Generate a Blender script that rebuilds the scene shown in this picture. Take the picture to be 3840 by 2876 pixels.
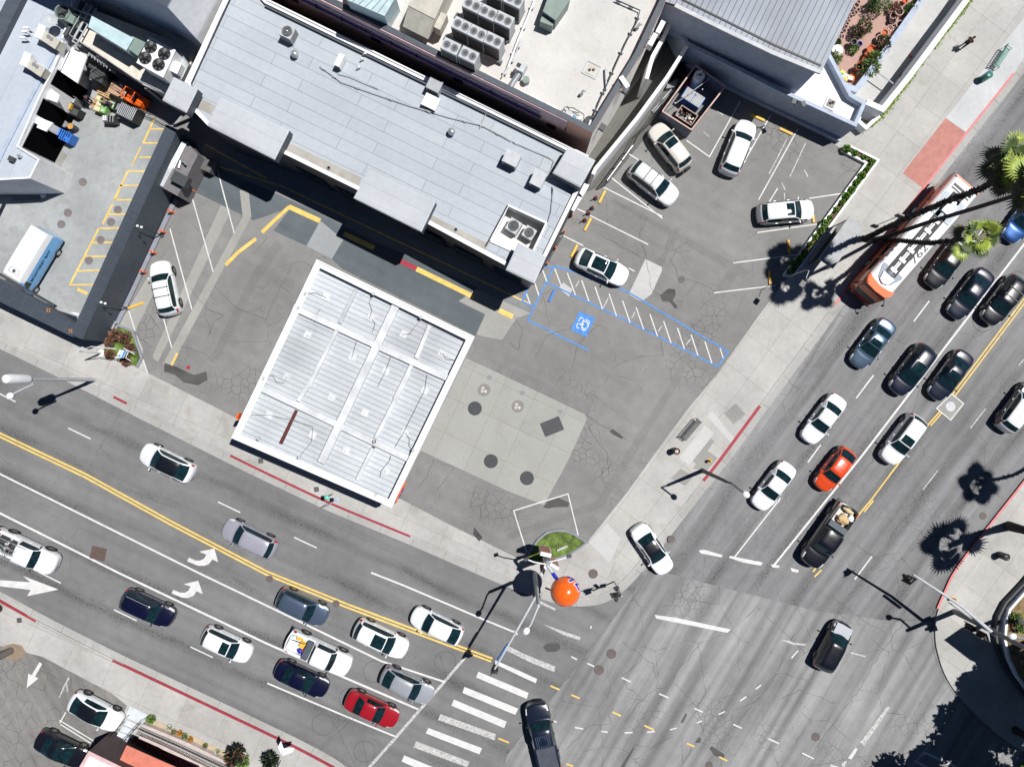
import bpy, bmesh, math, random
from mathutils import Vector, Matrix, geometry
from mathutils import noise as mnoise
R = math.radians
rnd = random.Random(7)
sc = bpy.context.scene
for o in list(bpy.data.objects): bpy.data.objects.remove(o)
# ---------------- camera, sky, sun, exposure ----------------
HC = 62.0; K = 0.023042
cam = bpy.data.cameras.new('camera'); cam.sensor_width = 36; cam.lens = 36*HC/(3840*K)
cam.clip_start = 1; cam.clip_end = 1000
co = bpy.data.objects.new('camera', cam); co.location = (0, 0, HC); sc.collection.objects.link(co); sc.camera = co
SUN = Vector((.4286, .1797, 1)).normalized()
w = bpy.data.worlds.new('World'); sc.world = w; w.use_nodes = True
nt = w.node_tree; nt.nodes.clear()
sky = nt.nodes.new('ShaderNodeTexSky'); sky.sky_type = 'NISHITA'; sky.sun_disc = False
sky.sun_elevation = R(65); sky.sun_rotation = math.atan2(SUN.x, SUN.y); sky.altitude = 100; sky.air_density = .4; sky.dust_density = 0; sky.ozone_density = 5
bg = nt.nodes.new('ShaderNodeBackground'); bg.inputs[1].default_value = 0.05
wo = nt.nodes.new('ShaderNodeOutputWorld'); nt.links.new(sky.outputs[0], bg.inputs[0]); nt.links.new(bg.outputs[0], wo.inputs[0])
sl = bpy.data.lights.new('sun', 'SUN'); sl.energy = 5.0; sl.angle = R(0.5); sl.color = (1, .975, .945)
so = bpy.data.objects.new('sun', sl); so.rotation_euler = SUN.to_track_quat('Z', 'Y').to_euler(); so.location = (20, 8, 50); sc.collection.objects.link(so)
sc.view_settings.view_transform = 'Standard'; sc.view_settings.look = 'None'
sc.view_settings.exposure = 0.16; sc.view_settings.gamma = 1
sc.cycles.max_bounces = 5; sc.cycles.diffuse_bounces = 3; sc.cycles.use_fast_gi = False

# ---------------- pixel to world ----------------
def tl(ox, oy, s=.4527):
    return lambda *p: [(ox+p[i]*s, oy+p[i+1]*s) for i in range(0, len(p), 2)]
tA, tB, tC, tD = tl(0, 0), tl(950, 0), tl(1900, 0), tl(2840, 0)
tE, tF, tG, tH = tl(0, 700), tl(950, 700), tl(1900, 700), tl(2840, 700)
tI, tJ, tK, tL = tl(0, 1400), tl(950, 1400), tl(1900, 1400), tl(2840, 1400)
tM, tN, tO, tP = tl(0, 2126), tl(950, 2126), tl(1900, 2126), tl(2840, 2126)
tV = tl(0, 0, 1.736)      # overview
tQ = tl(1840, 1980, .2354)
S = lambda *p: [(p[i], p[i+1]) for i in range(0, len(p), 2)]
def W(p, z=0.0):
    f = K*(1-z/HC); return Vector(((p[0]-1920)*f, (1438-p[1])*f))
def WW(ps, z=0.0): return [W(p, z) for p in ps]
def W3(p, z=0.0):
    v = W(p, z); return Vector((v.x, v.y, z))

# ---------------- materials ----------------
MC = {}
def mat(name, col, rough=.7, metal=0, var=.12, scale=2.0, bump=0, coat=0, spec=.5, emit=0, fine=0):
    if name in MC: return MC[name]
    m = bpy.data.materials.new(name); m.use_nodes = True; MC[name] = m
    n = m.node_tree.nodes; l = m.node_tree.links; b = n['Principled BSDF']
    b.inputs['Roughness'].default_value = rough; b.inputs['Metallic'].default_value = metal
    b.inputs['Coat Weight'].default_value = coat; b.inputs['Coat Roughness'].default_value = .05
    b.inputs['Specular IOR Level'].default_value = spec
    if emit: b.inputs['Emission Color'].default_value = (*col, 1); b.inputs['Emission Strength'].default_value = emit
    tc = n.new('ShaderNodeTexCoord'); no = n.new('ShaderNodeTexNoise'); no.inputs['Scale'].default_value = scale; no.inputs['Detail'].default_value = 6
    l.new(tc.outputs['Object'], no.inputs['Vector'])
    r = n.new('ShaderNodeMapRange'); r.inputs[1].default_value = .3; r.inputs[2].default_value = .7; r.inputs[3].default_value = 1-var; r.inputs[4].default_value = 1+var
    l.new(no.outputs[0], r.inputs[0])
    mx = n.new('ShaderNodeVectorMath'); mx.operation = 'SCALE'; mx.inputs[0].default_value = col
    l.new(r.outputs[0], mx.inputs['Scale'])
    out = mx.outputs[0]
    if fine:
        n2 = n.new('ShaderNodeTexNoise'); n2.inputs['Scale'].default_value = 14; n2.inputs['Detail'].default_value = 8; n2.inputs['Roughness'].default_value = .8
        l.new(tc.outputs['Object'], n2.inputs['Vector'])
        r2 = n.new('ShaderNodeMapRange'); r2.inputs[1].default_value = .3; r2.inputs[2].default_value = .7; r2.inputs[3].default_value = 1-fine; r2.inputs[4].default_value = 1+fine
        l.new(n2.outputs[0], r2.inputs[0]); mm = n.new('ShaderNodeVectorMath'); mm.operation = 'SCALE'
        l.new(out, mm.inputs[0]); l.new(r2.outputs[0], mm.inputs['Scale']); out = mm.outputs[0]
    l.new(out, b.inputs['Base Color'])
    if bump:
        bp = n.new('ShaderNodeBump'); bp.inputs['Strength'].default_value = bump; bp.inputs['Distance'].default_value = .02
        l.new(no.outputs[0], bp.inputs['Height']); l.new(bp.outputs[0], b.inputs['Normal'])
    return m
class NG:
    """small node helper for the ground materials"""
    def __init__(s, name, rough=.9):
        s.m = bpy.data.materials.new(name); s.m.use_nodes = True; MC[name] = s.m
        s.n = s.m.node_tree.nodes; s.l = s.m.node_tree.links; s.b = s.n['Principled BSDF']; s.b.inputs['Roughness'].default_value = rough
        s.b.inputs['Specular IOR Level'].default_value = .25
        s.tc = s.n.new('ShaderNodeTexCoord').outputs['Object']
    def rot(s, ang, sx=1, sy=1, off=(0, 0)):
        a = s.n.new('ShaderNodeMapping'); a.vector_type = 'TEXTURE'; a.inputs['Rotation'].default_value = (0, 0, R(ang)); s.l.new(s.tc, a.inputs[0])
        b = s.n.new('ShaderNodeMapping'); b.inputs['Scale'].default_value = (sx, sy, 1); b.inputs['Location'].default_value = (off[0], off[1], 0)
        s.l.new(a.outputs[0], b.inputs[0]); return b.outputs[0]
    def noise(s, v, sc_, det=5, rough=.5, dist=0):
        a = s.n.new('ShaderNodeTexNoise'); a.inputs['Scale'].default_value = sc_; a.inputs['Detail'].default_value = det
        a.inputs['Roughness'].default_value = rough; a.inputs['Distortion'].default_value = dist; s.l.new(v, a.inputs['Vector']); return a.outputs[0]
    def rng(s, v, a, b, c, d):
        r = s.n.new('ShaderNodeMapRange'); s.l.new(v, r.inputs[0])
        for i, x in enumerate((a, b, c, d)): r.inputs[i+1].default_value = x
        return r.outputs[0]
    def mth(s, op, a, b=None):
        x = s.n.new('ShaderNodeMath'); x.operation = op
        for i, q in enumerate((a, b)):
            if q is None: continue
            if isinstance(q, (int, float)): x.inputs[i].default_value = q
            else: s.l.new(q, x.inputs[i])
        return x.outputs[0]
    def mix(s, f, a, b):
        x = s.n.new('ShaderNodeMix'); x.data_type = 'RGBA'
        if isinstance(f, (int, float)): x.inputs[0].default_value = f
        else: s.l.new(f, x.inputs[0])
        for i, q in ((6, a), (7, b)):
            if isinstance(q, tuple): x.inputs[i].default_value = (*q, 1)
            else: s.l.new(q, x.inputs[i])
        return x.outputs[2]
    def cracks(s, sc_, wd, dist=.5):
        nz = s.n.new('ShaderNodeTexNoise'); nz.inputs['Scale'].default_value = 1.3; nz.inputs['Detail'].default_value = 6; s.l.new(s.tc, nz.inputs['Vector'])
        a = s.n.new('ShaderNodeVectorMath'); a.operation = 'SCALE'; a.inputs['Scale'].default_value = dist; s.l.new(nz.outputs['Color'], a.inputs[0])
        b = s.n.new('ShaderNodeVectorMath'); b.operation = 'ADD'; s.l.new(s.tc, b.inputs[0]); s.l.new(a.outputs[0], b.inputs[1])
        v = s.n.new('ShaderNodeTexVoronoi'); v.feature = 'DISTANCE_TO_EDGE'; v.voronoi_dimensions = '2D'; v.inputs['Scale'].default_value = sc_; s.l.new(b.outputs[0], v.inputs['Vector'])
        return s.rng(v.outputs['Distance'], 0, wd*sc_, 1, 0)
    def spots(s, v, sc_, size):
        x = s.n.new('ShaderNodeTexVoronoi'); x.voronoi_dimensions = '2D'; x.inputs['Scale'].default_value = sc_; s.l.new(v, x.inputs['Vector'])
        return s.rng(x.outputs['Distance'], size*.6, size, 1, 0)
    def done(s, col, bumpsrc=None):
        s.l.new(col, s.b.inputs['Base Color'])
        if bumpsrc is not None:
            bp = s.n.new('ShaderNodeBump'); bp.inputs['Strength'].default_value = .25; bp.inputs['Distance'].default_value = .01
            s.l.new(bumpsrc, bp.inputs['Height']); s.l.new(bp.outputs[0], s.b.inputs['Normal'])
        return s.m
def asphalt(name, base, ang, crack=.5, crsc=.45, streak=.25, speck=.6, lane=None, mask_lo=.45, cr2=0):
    g = NG(name)
    big = g.noise(g.tc, .12, 4); med = g.noise(g.tc, 1.1, 6); fin = g.noise(g.tc, 30, 4, .7)
    k = g.mth('MULTIPLY', g.rng(big, .3, .7, .86, 1.14), g.rng(med, .3, .7, .93, 1.07))
    k = g.mth('MULTIPLY', k, g.rng(fin, .25, .75, .88, 1.12))
    st = g.noise(g.rot(ang, .035, 1.0), 1.1, 3)
    k = g.mth('MULTIPLY', k, g.rng(st, .3, .7, 1-streak, 1+streak))
    bc = g.n.new('ShaderNodeVectorMath'); bc.operation = 'SCALE'; bc.inputs[0].default_value = base; g.l.new(k, bc.inputs['Scale'])
    c = bc.outputs[0]
    # oil drips down the lane centres
    if lane:
        period, off = lane
        sep = g.n.new('ShaderNodeSeparateXYZ'); g.l.new(g.rot(ang, 1, 1), sep.inputs[0])
        wob = g.mth('ADD', sep.outputs[1], g.rng(g.noise(g.rot(ang, .1, .1), 1, 2), 0, 1, -.5, .5))
        f = g.mth('PINGPONG', g.mth('ADD', wob, off), period/2)
        lm = g.rng(f, 0, .75, 1, 0)
        patch = g.rng(g.noise(g.rot(ang, .12, .5), 1, 3), .38, .6, 0, 1)
        lm = g.mth('MULTIPLY', lm, patch)
        sp = g.mth('MULTIPLY', g.spots(g.tc, 5.5, .36), g.rng(g.noise(g.tc, 3.1, 3), .36, .5, 0, 1))
        c = g.mix(g.mth('MULTIPLY', lm, .52), c, tuple(x*.4 for x in base))
        c = g.mix(g.mth('MULTIPLY', g.mth('MULTIPLY', lm, sp), .75), c, tuple(x*.22 for x in base))
    sp2 = g.mth('MULTIPLY', g.spots(g.tc, 1.3, .07), g.rng(g.noise(g.tc, .5, 2), .45, .6, 0, 1))
    c = g.mix(g.mth('MULTIPLY', sp2, speck), c, tuple(x*.25 for x in base))
    mk = g.rng(g.noise(g.tc, .16, 3), mask_lo, mask_lo+.12, 0, 1)
    cr = g.mth('MULTIPLY', g.mth('MULTIPLY', g.cracks(crsc, .034), g.rng(g.noise(g.tc, .9, 3), .35, .6, 0, 1)), mk)
    c = g.mix(g.mth('MULTIPLY', cr, crack), c, tuple(x*.3 for x in base))
    if cr2:
        mk2 = g.rng(g.noise(g.rot(40, 1, 1, (9, 4)), .13, 3), .56, .64, 0, 1)
        c = g.mix(g.mth('MULTIPLY', g.mth('MULTIPLY', g.cracks(1.5, .03, .3), mk2), cr2), c, tuple(x*.32 for x in base))
    return g.done(c, fin)
def concrete(name, base, ang, jx=0, jy=0, stain=.3, var=.1, jo=(0, 0)):
    g = NG(name)
    big = g.noise(g.tc, .25, 5); med = g.noise(g.tc, 2.2, 7, .6); fin = g.noise(g.tc, 26, 3)
    k = g.mth('MULTIPLY', g.rng(big, .3, .7, 1-var, 1+var), g.rng(med, .3, .7, 1-var*.5, 1+var*.5))
    k = g.mth('MULTIPLY', k, g.rng(fin, .3, .7, .95, 1.05))
    bc = g.n.new('ShaderNodeVectorMath'); bc.operation = 'SCALE'; bc.inputs[0].default_value = base; g.l.new(k, bc.inputs['Scale'])
    c = bc.outputs[0]
    sm = g.rng(g.noise(g.rot(17, 1, 1, (5, 3)), .55, 6, .6, .6), .55, .72, 0, stain)
    c = g.mix(sm, c, (base[0]*.62, base[1]*.58, base[2]*.5))
    sp = g.mth('MULTIPLY', g.spots(g.tc, 1.1, .05), .5)
    c = g.mix(sp, c, tuple(x*.35 for x in base))
    if jx:
        b = g.n.new('ShaderNodeTexBrick'); g.l.new(g.rot(ang, 1, 1, jo), b.inputs['Vector']); b.offset = 0; b.inputs['Scale'].default_value = 1
        b.inputs['Brick Width'].default_value = jx; b.inputs['Row Height'].default_value = jy; b.inputs['Mortar Size'].default_value = .016; b.inputs['Mortar Smooth'].default_value = .3
        b.inputs['Bias'].default_value = 0
        b.inputs[1].default_value = (.955, .955, .95, 1); b.inputs[2].default_value = (1.035, 1.03, 1.03, 1); b.inputs[3].default_value = (.62, .6, .57, 1)
        x = g.n.new('ShaderNodeMix'); x.data_type = 'RGBA'; x.blend_type = 'MULTIPLY'; x.inputs[0].default_value = 1; g.l.new(c, x.inputs[6]); g.l.new(b.outputs[0], x.inputs[7]); c = x.outputs[2]
    return g.done(c, fin)
def seamroof(name, base, ang, bw, rh, line=.45, off=.37, mort=.012, stain=.12, jo=(0, 0), rough=.6):
    g = NG(name, rough)
    k = g.mth('MULTIPLY', g.rng(g.noise(g.tc, .2, 4), .3, .7, 1-stain, 1+stain*.6), g.rng(g.noise(g.tc, 3, 5), .3, .7, .96, 1.04))
    bc = g.n.new('ShaderNodeVectorMath'); bc.operation = 'SCALE'; bc.inputs[0].default_value = base; g.l.new(k, bc.inputs['Scale'])
    b = g.n.new('ShaderNodeTexBrick'); g.l.new(g.rot(ang, 1, 1, jo), b.inputs['Vector']); b.offset = off; b.offset_frequency = 2; b.inputs['Scale'].default_value = 1
    b.inputs['Brick Width'].default_value = bw; b.inputs['Row Height'].default_value = rh; b.inputs['Mortar Size'].default_value = mort; b.inputs['Mortar Smooth'].default_value = .2
    b.inputs['Bias'].default_value = 0
    b.inputs[1].default_value = (.96, .96, .97, 1); b.inputs[2].default_value = (1.04, 1.04, 1.03, 1); b.inputs[3].default_value = (line, line, line, 1)
    x = g.n.new('ShaderNodeMix'); x.data_type = 'RGBA'; x.blend_type = 'MULTIPLY'; x.inputs[0].default_value = 1
    g.l.new(bc.outputs[0], x.inputs[6]); g.l.new(b.outputs[0], x.inputs[7])
    return g.done(x.outputs[2])
# palette
M = dict(
 white=mat('white_paint', (.78, .79, .8), .5, var=.05), offw2=mat('weathered_white', (.55, .57, .59), .6, var=.18, scale=.9, fine=.08), offw=mat('off_white', (.62, .61, .57), .7, var=.1, fine=.05), wallw=mat('white_stucco', (.78, .79, .8), .8, var=.08, fine=.05),
 black=mat('black', (.012, .012, .014), .5), darkg=mat('dark_grey', (.05, .055, .06), .6), grey=mat('mid_grey', (.2, .21, .22), .6), lgrey=mat('light_grey', (.42, .44, .46), .55),
 steel=mat('galvanised_steel', (.5, .53, .55), .35, .6), slate=mat('slate_paint', (.06, .075, .095), .6, fine=.08), blueg=mat('blue_grey_wall', (.36, .42, .52), .7),
 salmon=mat('salmon_stucco', (.8, .44, .31), .8, var=.08, fine=.05), purple=mat('purple_band', (.6, .44, .46), .7), tan=mat('tan_metal', (.46, .44, .38), .55, fine=.04),
 red=mat('red_paint', (.55, .03, .04), .55, fine=.2), yellow=mat('yellow_paint', (.72, .42, .05), .6, fine=.15), blue=mat('blue_paint', (.03, .16, .55), .6, fine=.12),
 wmark=mat('white_marking', (.58, .58, .575), .7, var=.1, fine=.1), ymark=mat('yellow_marking', (.68, .47, .12), .7, var=.15, fine=.16), worn=mat('worn_marking', (.42, .42, .41), .8, var=.35, scale=5, fine=.3),
 bmark=mat('blue_marking', (.06, .22, .56), .75, var=.2, scale=4, fine=.3), rmark=mat('red_curb_paint', (.3, .022, .04), .7, fine=.25), pinkc=mat('faded_red_curb', (.62, .2, .2), .8, fine=.2),
 orange=mat('orange_gloss', (.85, .13, .01), .22, var=.02, coat=.6), oplast=mat('orange_plastic', (.85, .13, .02), .6), glass=mat('window_glass', (.006, .02, .025), .05, var=.5, scale=3, coat=.2),
 cyan=mat('navy_logo_blue', (.01, .02, .35), .4), rubber=mat('tyre_rubber', (.018, .018, .018), .85), rim=mat('alloy_rim', (.45, .46, .48), .3, .8), chrome=mat('chrome', (.7, .7, .72), .15, 1),
 wood=mat('pallet_wood', (.5, .33, .18), .8, fine=.2), card=mat('cardboard', (.42, .27, .18), .85), soil=mat('planter_soil', (.12, .075, .05), .95, fine=.3), kerbg=mat('painted_kerb_grey', (.22, .23, .27), .8, fine=.1),
 terra=mat('terracotta', (.5, .1, .035), .8, fine=.12), clay=mat('pale_clay', (.55, .38, .32), .85, fine=.1), dirt=mat('dark_dirt', (.03, .02, .018), .95), iron=mat('cast_iron', (.11, .1, .1), .6, .3, fine=.2), dkiron=mat('dark_cover', (.03, .035, .042), .6, fine=.15),
 patio=concrete('patio_paving', (.4, .26, .22), 60, 0, 0, .15), greenm=mat('green_metal', (.19, .25, .22), .5), tealm=mat('teal_paint', (.02, .16, .13), .4), bmetal=mat('pale_blue_metal', (.42, .55, .58), .45, fine=.04), fence=mat('dark_metal', (.02, .02, .025), .5),
 coral=mat('coral_canvas', (.62, .2, .14), .8), brown=mat('brown_deck', (.1, .04, .035), .8), bark=mat('palm_bark', (.035, .03, .028), .95, bump=.6, scale=9), frond=mat('palm_frond', (.27, .35, .05), .5, var=.35, scale=3), frond2=mat('palm_frond_dark', (.06, .09, .025), .55, var=.35),
 leafb=mat('leaf_bright', (.13, .3, .03), .55, var=.35, scale=6), leaf=mat('leaf_green', (.09, .2, .03), .6, var=.4, scale=6), leafd=mat('leaf_dark', (.03, .06, .02), .6, var=.4, scale=6), leafr=mat('leaf_bronze', (.2, .085, .06), .7, var=.4, scale=6), leafp=mat('leaf_pale', (.24, .32, .1), .7, var=.3, scale=6), flow=mat('orange_flower', (.8, .25, .02), .6), grass=mat('lawn', (.09, .14, .025), .9, var=.75, scale=1.6, fine=.35),
 skin=mat('skin', (.25, .12, .07), .6), hair=mat('black_hair', (.01, .008, .007), .7), navyc=mat('navy_cloth', (.015, .02, .05), .85), blackc=mat('black_cloth', (.012, .012, .015), .85), greyc=mat('grey_cloth', (.2, .2, .22), .85), denim=mat('denim', (.05, .08, .16), .85),
 lens=mat('lamp_lens', (.7, .72, .72), .2, coat=.5), tail=mat('tail_lamp_red', (.35, .01, .012), .2, coat=.6),
)

# ---------------- meshes ----------------
OFF = {}
class MB:
    def __init__(s): s.v = []; s.f = []; s.mi = []; s.nz = 0
    def add(s, vs, fs, m=0):
        n = len(s.v); s.v += [Vector(v) for v in vs]; s.f += [tuple(n+i for i in f) for f in fs]; s.mi += [m]*len(fs); return s
    def box(s, c, d, rz=0, m=0, taper=1.0, M4=None):
        x, y, z = d[0]/2, d[1]/2, d[2]/2; t = taper
        vs = [(-x, -y, -z), (x, -y, -z), (x, y, -z), (-x, y, -z), (-x*t, -y*t, z), (x*t, -y*t, z), (x*t, y*t, z), (-x*t, y*t, z)]
        q = M4 if M4 is not None else Matrix.Rotation(rz, 3, 'Z')
        return s.add([q @ Vector(v) + Vector(c) for v in vs], [(3, 2, 1, 0), (4, 5, 6, 7), (0, 1, 5, 4), (1, 2, 6, 5), (2, 3, 7, 6), (3, 0, 4, 7)], m)
    def prism(s, poly, z0, z1, m=0, mtop=None, bottom=True, holes=None, top=True):
        poly = [Vector((p[0], p[1])) for p in poly]
        if sum(poly[i-1].x*poly[i].y-poly[i].x*poly[i-1].y for i in range(len(poly))) < 0: poly.reverse()
        n = len(poly); vs = [(p.x, p.y, z0) for p in poly]+[(p.x, p.y, z1) for p in poly]
        s.add(vs, [(i, (i+1) % n, n+(i+1) % n, n+i) for i in range(n)], m)
        ls = [[Vector((p.x, p.y, 0)) for p in poly]]
        for h in (holes or []): ls.append([Vector((p[0], p[1], 0)) for p in h])
        tr = geometry.tessellate_polygon(ls); fl = [p for l in ls for p in l]
        def cap(z, up):
            fs = []
            for t in tr:
                a, b, c = [fl[i] for i in t]
                ccw = (b-a).cross(c-a).z > 0
                fs.append(tuple(t) if ccw == up else tuple(reversed(t)))
            s.add([(p.x, p.y, z) for p in fl], fs, m if mtop is None else mtop)
        if top: cap(z1, True)
        if bottom: cap(z0, False)
        for h in (holes or []):
            h = [Vector((p[0], p[1])) for p in h]
            if sum(h[i-1].x*h[i].y-h[i].x*h[i-1].y for i in range(len(h))) > 0: h.reverse()
            k = len(h); s.add([(p.x, p.y, z0) for p in h]+[(p.x, p.y, z1) for p in h], [(i, (i+1) % k, k+(i+1) % k, k+i) for i in range(k)], m)
        return s
    def sheet(s, poly, z, m=0):
        ls = [Vector((p[0], p[1], 0)) for p in poly]; tr = geometry.tessellate_polygon([ls]); fs = []; s.nz += 1; z += .00022*(s.nz % 9)
        for t in tr:
            a, b, c = [ls[i] for i in t]; fs.append(tuple(t) if (b-a).cross(c-a).z > 0 else tuple(reversed(t)))
        return s.add([(p.x, p.y, z) for p in ls], fs, m)
    def line(s, a, b, wd, z, m=0, h=0):
        a = Vector(a[:2]); b = Vector(b[:2]); d = (b-a).normalized()*0.5*wd; n = Vector((-d.y, d.x))
        p = [a-n, b-n, b+n, a+n]
        return s.sheet(p, z, m) if not h else s.prism(p, z, z+h, m)
    def pline(s, pts, wd, z, m=0, h=0, side=0):
        """ribbon along a polyline with mitred corners; side 0 centred, +1/-1 to the left/right"""
        pts = [Vector(p[:2]) for p in pts]; L = offset(pts, wd/2 if side == 0 else (wd if side > 0 else 0)); Q = offset(pts, -wd/2 if side == 0 else (0 if side > 0 else -wd))
        for i in range(len(pts)-1):
            q = [Q[i], Q[i+1], L[i+1], L[i]]
            s.sheet(q, z, m) if not h else s.prism(q, z, z+h, m)
        return s
    def tube(s, pts, r, n=6, m=0, cap=True):
        pts = [Vector(p) for p in pts]; rs = r if isinstance(r, (list, tuple)) else [r]*len(pts); base = len(s.v); up = None
        for i, p in enumerate(pts):
            d = (pts[min(i+1, len(pts)-1)]-pts[max(i-1, 0)]).normalized()
            if up is None: up = d.orthogonal().normalized()
            x = (up-d*up.dot(d)); x = x.normalized() if x.length > 1e-6 else d.orthogonal().normalized(); up = x; y = d.cross(x)
            for k in range(n):
                a = 2*math.pi*k/n; s.v.append(p+(x*math.cos(a)+y*math.sin(a))*rs[i])
        for i in range(len(pts)-1):
            for k in range(n):
                s.f.append((base+i*n+k, base+i*n+(k+1) % n, base+(i+1)*n+(k+1) % n, base+(i+1)*n+k)); s.mi.append(m)
        if cap:
            s.f.append(tuple(base+k for k in reversed(range(n)))); s.mi.append(m)
            e = base+(len(pts)-1)*n; s.f.append(tuple(e+k for k in range(n))); s.mi.append(m)
        return s
    def lathe(s, c, prof, n=16, m=0, M3=None, a0=0, a1=2*math.pi):
        """prof: list of (r,z)"""
        c = Vector(c); base = len(s.v); M3 = M3 or Matrix.Identity(3)
        for r, z in prof:
            for k in range(n): a = 2*math.pi*k/n; s.v.append(c+M3 @ Vector((r*math.cos(a), r*math.sin(a), z)))
        for i in range(len(prof)-1):
            for k in range(n): s.f.append((base+i*n+k, base+i*n+(k+1) % n, base+(i+1)*n+(k+1) % n, base+(i+1)*n+k)); s.mi.append(m)
        if prof[0][0] > 1e-4: s.f.append(tuple(base+k for k in reversed(range(n)))); s.mi.append(m)
        if prof[-1][0] > 1e-4: e = base+(len(prof)-1)*n; s.f.append(tuple(e+k for k in range(n))); s.mi.append(m)
        return s
    def cyl(s, c, r, h, n=16, m=0, M3=None): return s.lathe(c, [(r, 0), (r, h)], n, m, M3)
    def ball(s, c, rx, ry=None, rz=None, n=10, m=0):
        ry = ry or rx; rz = rz or rx; k = max(4, n//2)
        M3 = Matrix.Diagonal((rx, ry, rz)); return s.lathe(c, [(max(1e-5, math.sin(math.pi*i/k)), -math.cos(math.pi*i/k)) for i in range(k+1)], n, m, M3)
    def build(s, name, mats, parent=None, smooth=0, world=True, origin=None):
        if not isinstance(mats, (list, tuple)): mats = [mats]
        off = Vector((0, 0, 0))
        if parent is not None:
            if world: off = OFF.get(parent.name, off)
        else:
            if origin is None:
                xs = [v.x for v in s.v]; ys = [v.y for v in s.v]; zs = [v.z for v in s.v]
                origin = ((min(xs)+max(xs))/2, (min(ys)+max(ys))/2, min(zs))
            off = Vector(origin)
        me = bpy.data.meshes.new(name); me.from_pydata([v-off for v in s.v], [], s.f)
        for m in mats: me.materials.append(M[m] if isinstance(m, str) else m)
        me.polygons.foreach_set('material_index', s.mi)
        if smooth:
            me.polygons.foreach_set('use_smooth', [True]*len(s.f)); me.update(); me.set_sharp_from_angle(angle=R(smooth))
        me.update(); o = bpy.data.objects.new(name, me); sc.collection.objects.link(o)
        if parent is not None: o.parent = parent; OFF[o.name] = OFF.get(parent.name, Vector((0, 0, 0))) if world else Vector((0, 0, 0))
        else: o.location = off; OFF[o.name] = off
        return o
def offset(pts, d):
    """offset open polyline to its left by d"""
    pts = [Vector(p[:2]) for p in pts]; out = []
    for i, p in enumerate(pts):
        a = (p-pts[i-1]).normalized() if i else None; b = (pts[i+1]-p).normalized() if i < len(pts)-1 else None
        a = a or b; b = b or a; na = Vector((-a.y, a.x)); nb = Vector((-b.y, b.x)); m = na+nb
        m = m.normalized() if m.length > 1e-6 else na; c = max(.35, m.dot(na)); out.append(p+m*(d/c))
    return out
def inset(poly, d):
    poly = [Vector(p[:2]) for p in poly]
    if sum(poly[i-1].x*poly[i].y-poly[i].x*poly[i-1].y for i in range(len(poly))) < 0: poly.reverse()
    n = len(poly); out = []
    for i in range(n):
        a = (poly[i]-poly[i-1]).normalized(); b = (poly[(i+1) % n]-poly[i]).normalized(); na = Vector((-a.y, a.x)); nb = Vector((-b.y, b.x)); m = (na+nb).normalized()
        out.append(poly[i]+m*(d/max(.3, m.dot(na))))
    return out
def tag(o, label=None, cat=None, group=None, kind=None):
    if label: o['label'] = label
    if cat: o['category'] = cat
    if group: o['group'] = group
    if kind: o['kind'] = kind
    return o
def thing(name, loc, label, cat, group=None, rz=0):
    o = bpy.data.objects.new(name, None); sc.collection.objects.link(o); loc = Vector(loc) if len(loc) == 3 else Vector((loc[0], loc[1], 0))
    o.location = loc; o.rotation_euler = (0, 0, rz); o.empty_display_size = .3
    OFF[o.name] = loc; return tag(o, label, cat, group)
def struct(mb, name, mats, **k): return tag(mb.build(name, mats, **k), kind='structure')
def copytree(o, parent=None):
    c = o.copy(); sc.collection.objects.link(c)
    if parent is not None: c.parent = parent
    for ch in list(o.children): copytree(ch, c)
    return c
def text_mesh(txt, size, ext=.004, bold=0):
    cu = bpy.data.curves.new('t', 'FONT'); cu.body = txt; cu.size = size; cu.extrude = ext; cu.align_x = 'CENTER'; cu.align_y = 'CENTER'; cu.offset = bold
    to = bpy.data.objects.new('t', cu); sc.collection.objects.link(to); dg = bpy.context.evaluated_depsgraph_get()
    me = bpy.data.meshes.new_from_object(to.evaluated_get(dg)); bpy.data.objects.remove(to); bpy.data.curves.remove(cu)
    vs = [v.co.copy() for v in me.vertices]; fs = [tuple(p.vertices) for p in me.polygons]; bpy.data.meshes.remove(me); return vs, fs
# ---------------- ground ----------------
AA, AB = -24.8, 53.5          # directions of the two streets
m_roadA = asphalt('asphalt_side_street', (.17, .17, .172), AA, crack=.55, crsc=.3, streak=.1, lane=(3.45, 1.35))
m_roadB = asphalt('asphalt_boulevard', (.188, .188, .192), AB, crack=.75, crsc=.28, streak=.24, lane=(3.4, .3), mask_lo=.42, cr2=.5)
m_inter = asphalt('old_crossing_asphalt', (.225, .225, .228), AB+6, crack=.95, crsc=.26, streak=.34, mask_lo=.33, cr2=.9)
m_lot = asphalt('forecourt_asphalt', (.203, .201, .195), AA, crack=.8, crsc=.34, streak=.05, mask_lo=.44, cr2=.95)
m_swalk = concrete('sidewalk_concrete', (.385, .38, .365), AA+0.6, 3.6, 2.4, .45, .14)
m_swalkB = concrete('sidewalk_concrete_east', (.4, .395, .378), AB, 3.1, 2.3, .35, .12)
m_gut = concrete('gutter_concrete', (.35, .348, .335), AA, 0, 0, .4)
m_pad = concrete('tank_pad_concrete', (.315, .318, .298), -25, 2.9, 2.95, .2, .06, (.6, .4))
m_yard = concrete('yard_concrete', (.3, .315, .318), AA, 0, 0, .45, .16)
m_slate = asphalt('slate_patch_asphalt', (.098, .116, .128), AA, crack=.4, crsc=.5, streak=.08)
m_patchl = concrete('pale_patch', (.3, .298, .28), AA, 0, 0, .25)
m_patchm = asphalt('trench_patch', (.182, .18, .174), AA, crack=.6, crsc=.9, streak=.05)
m_alley = asphalt('alley_asphalt', (.12, .118, .11), AB, crack=.3)
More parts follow.
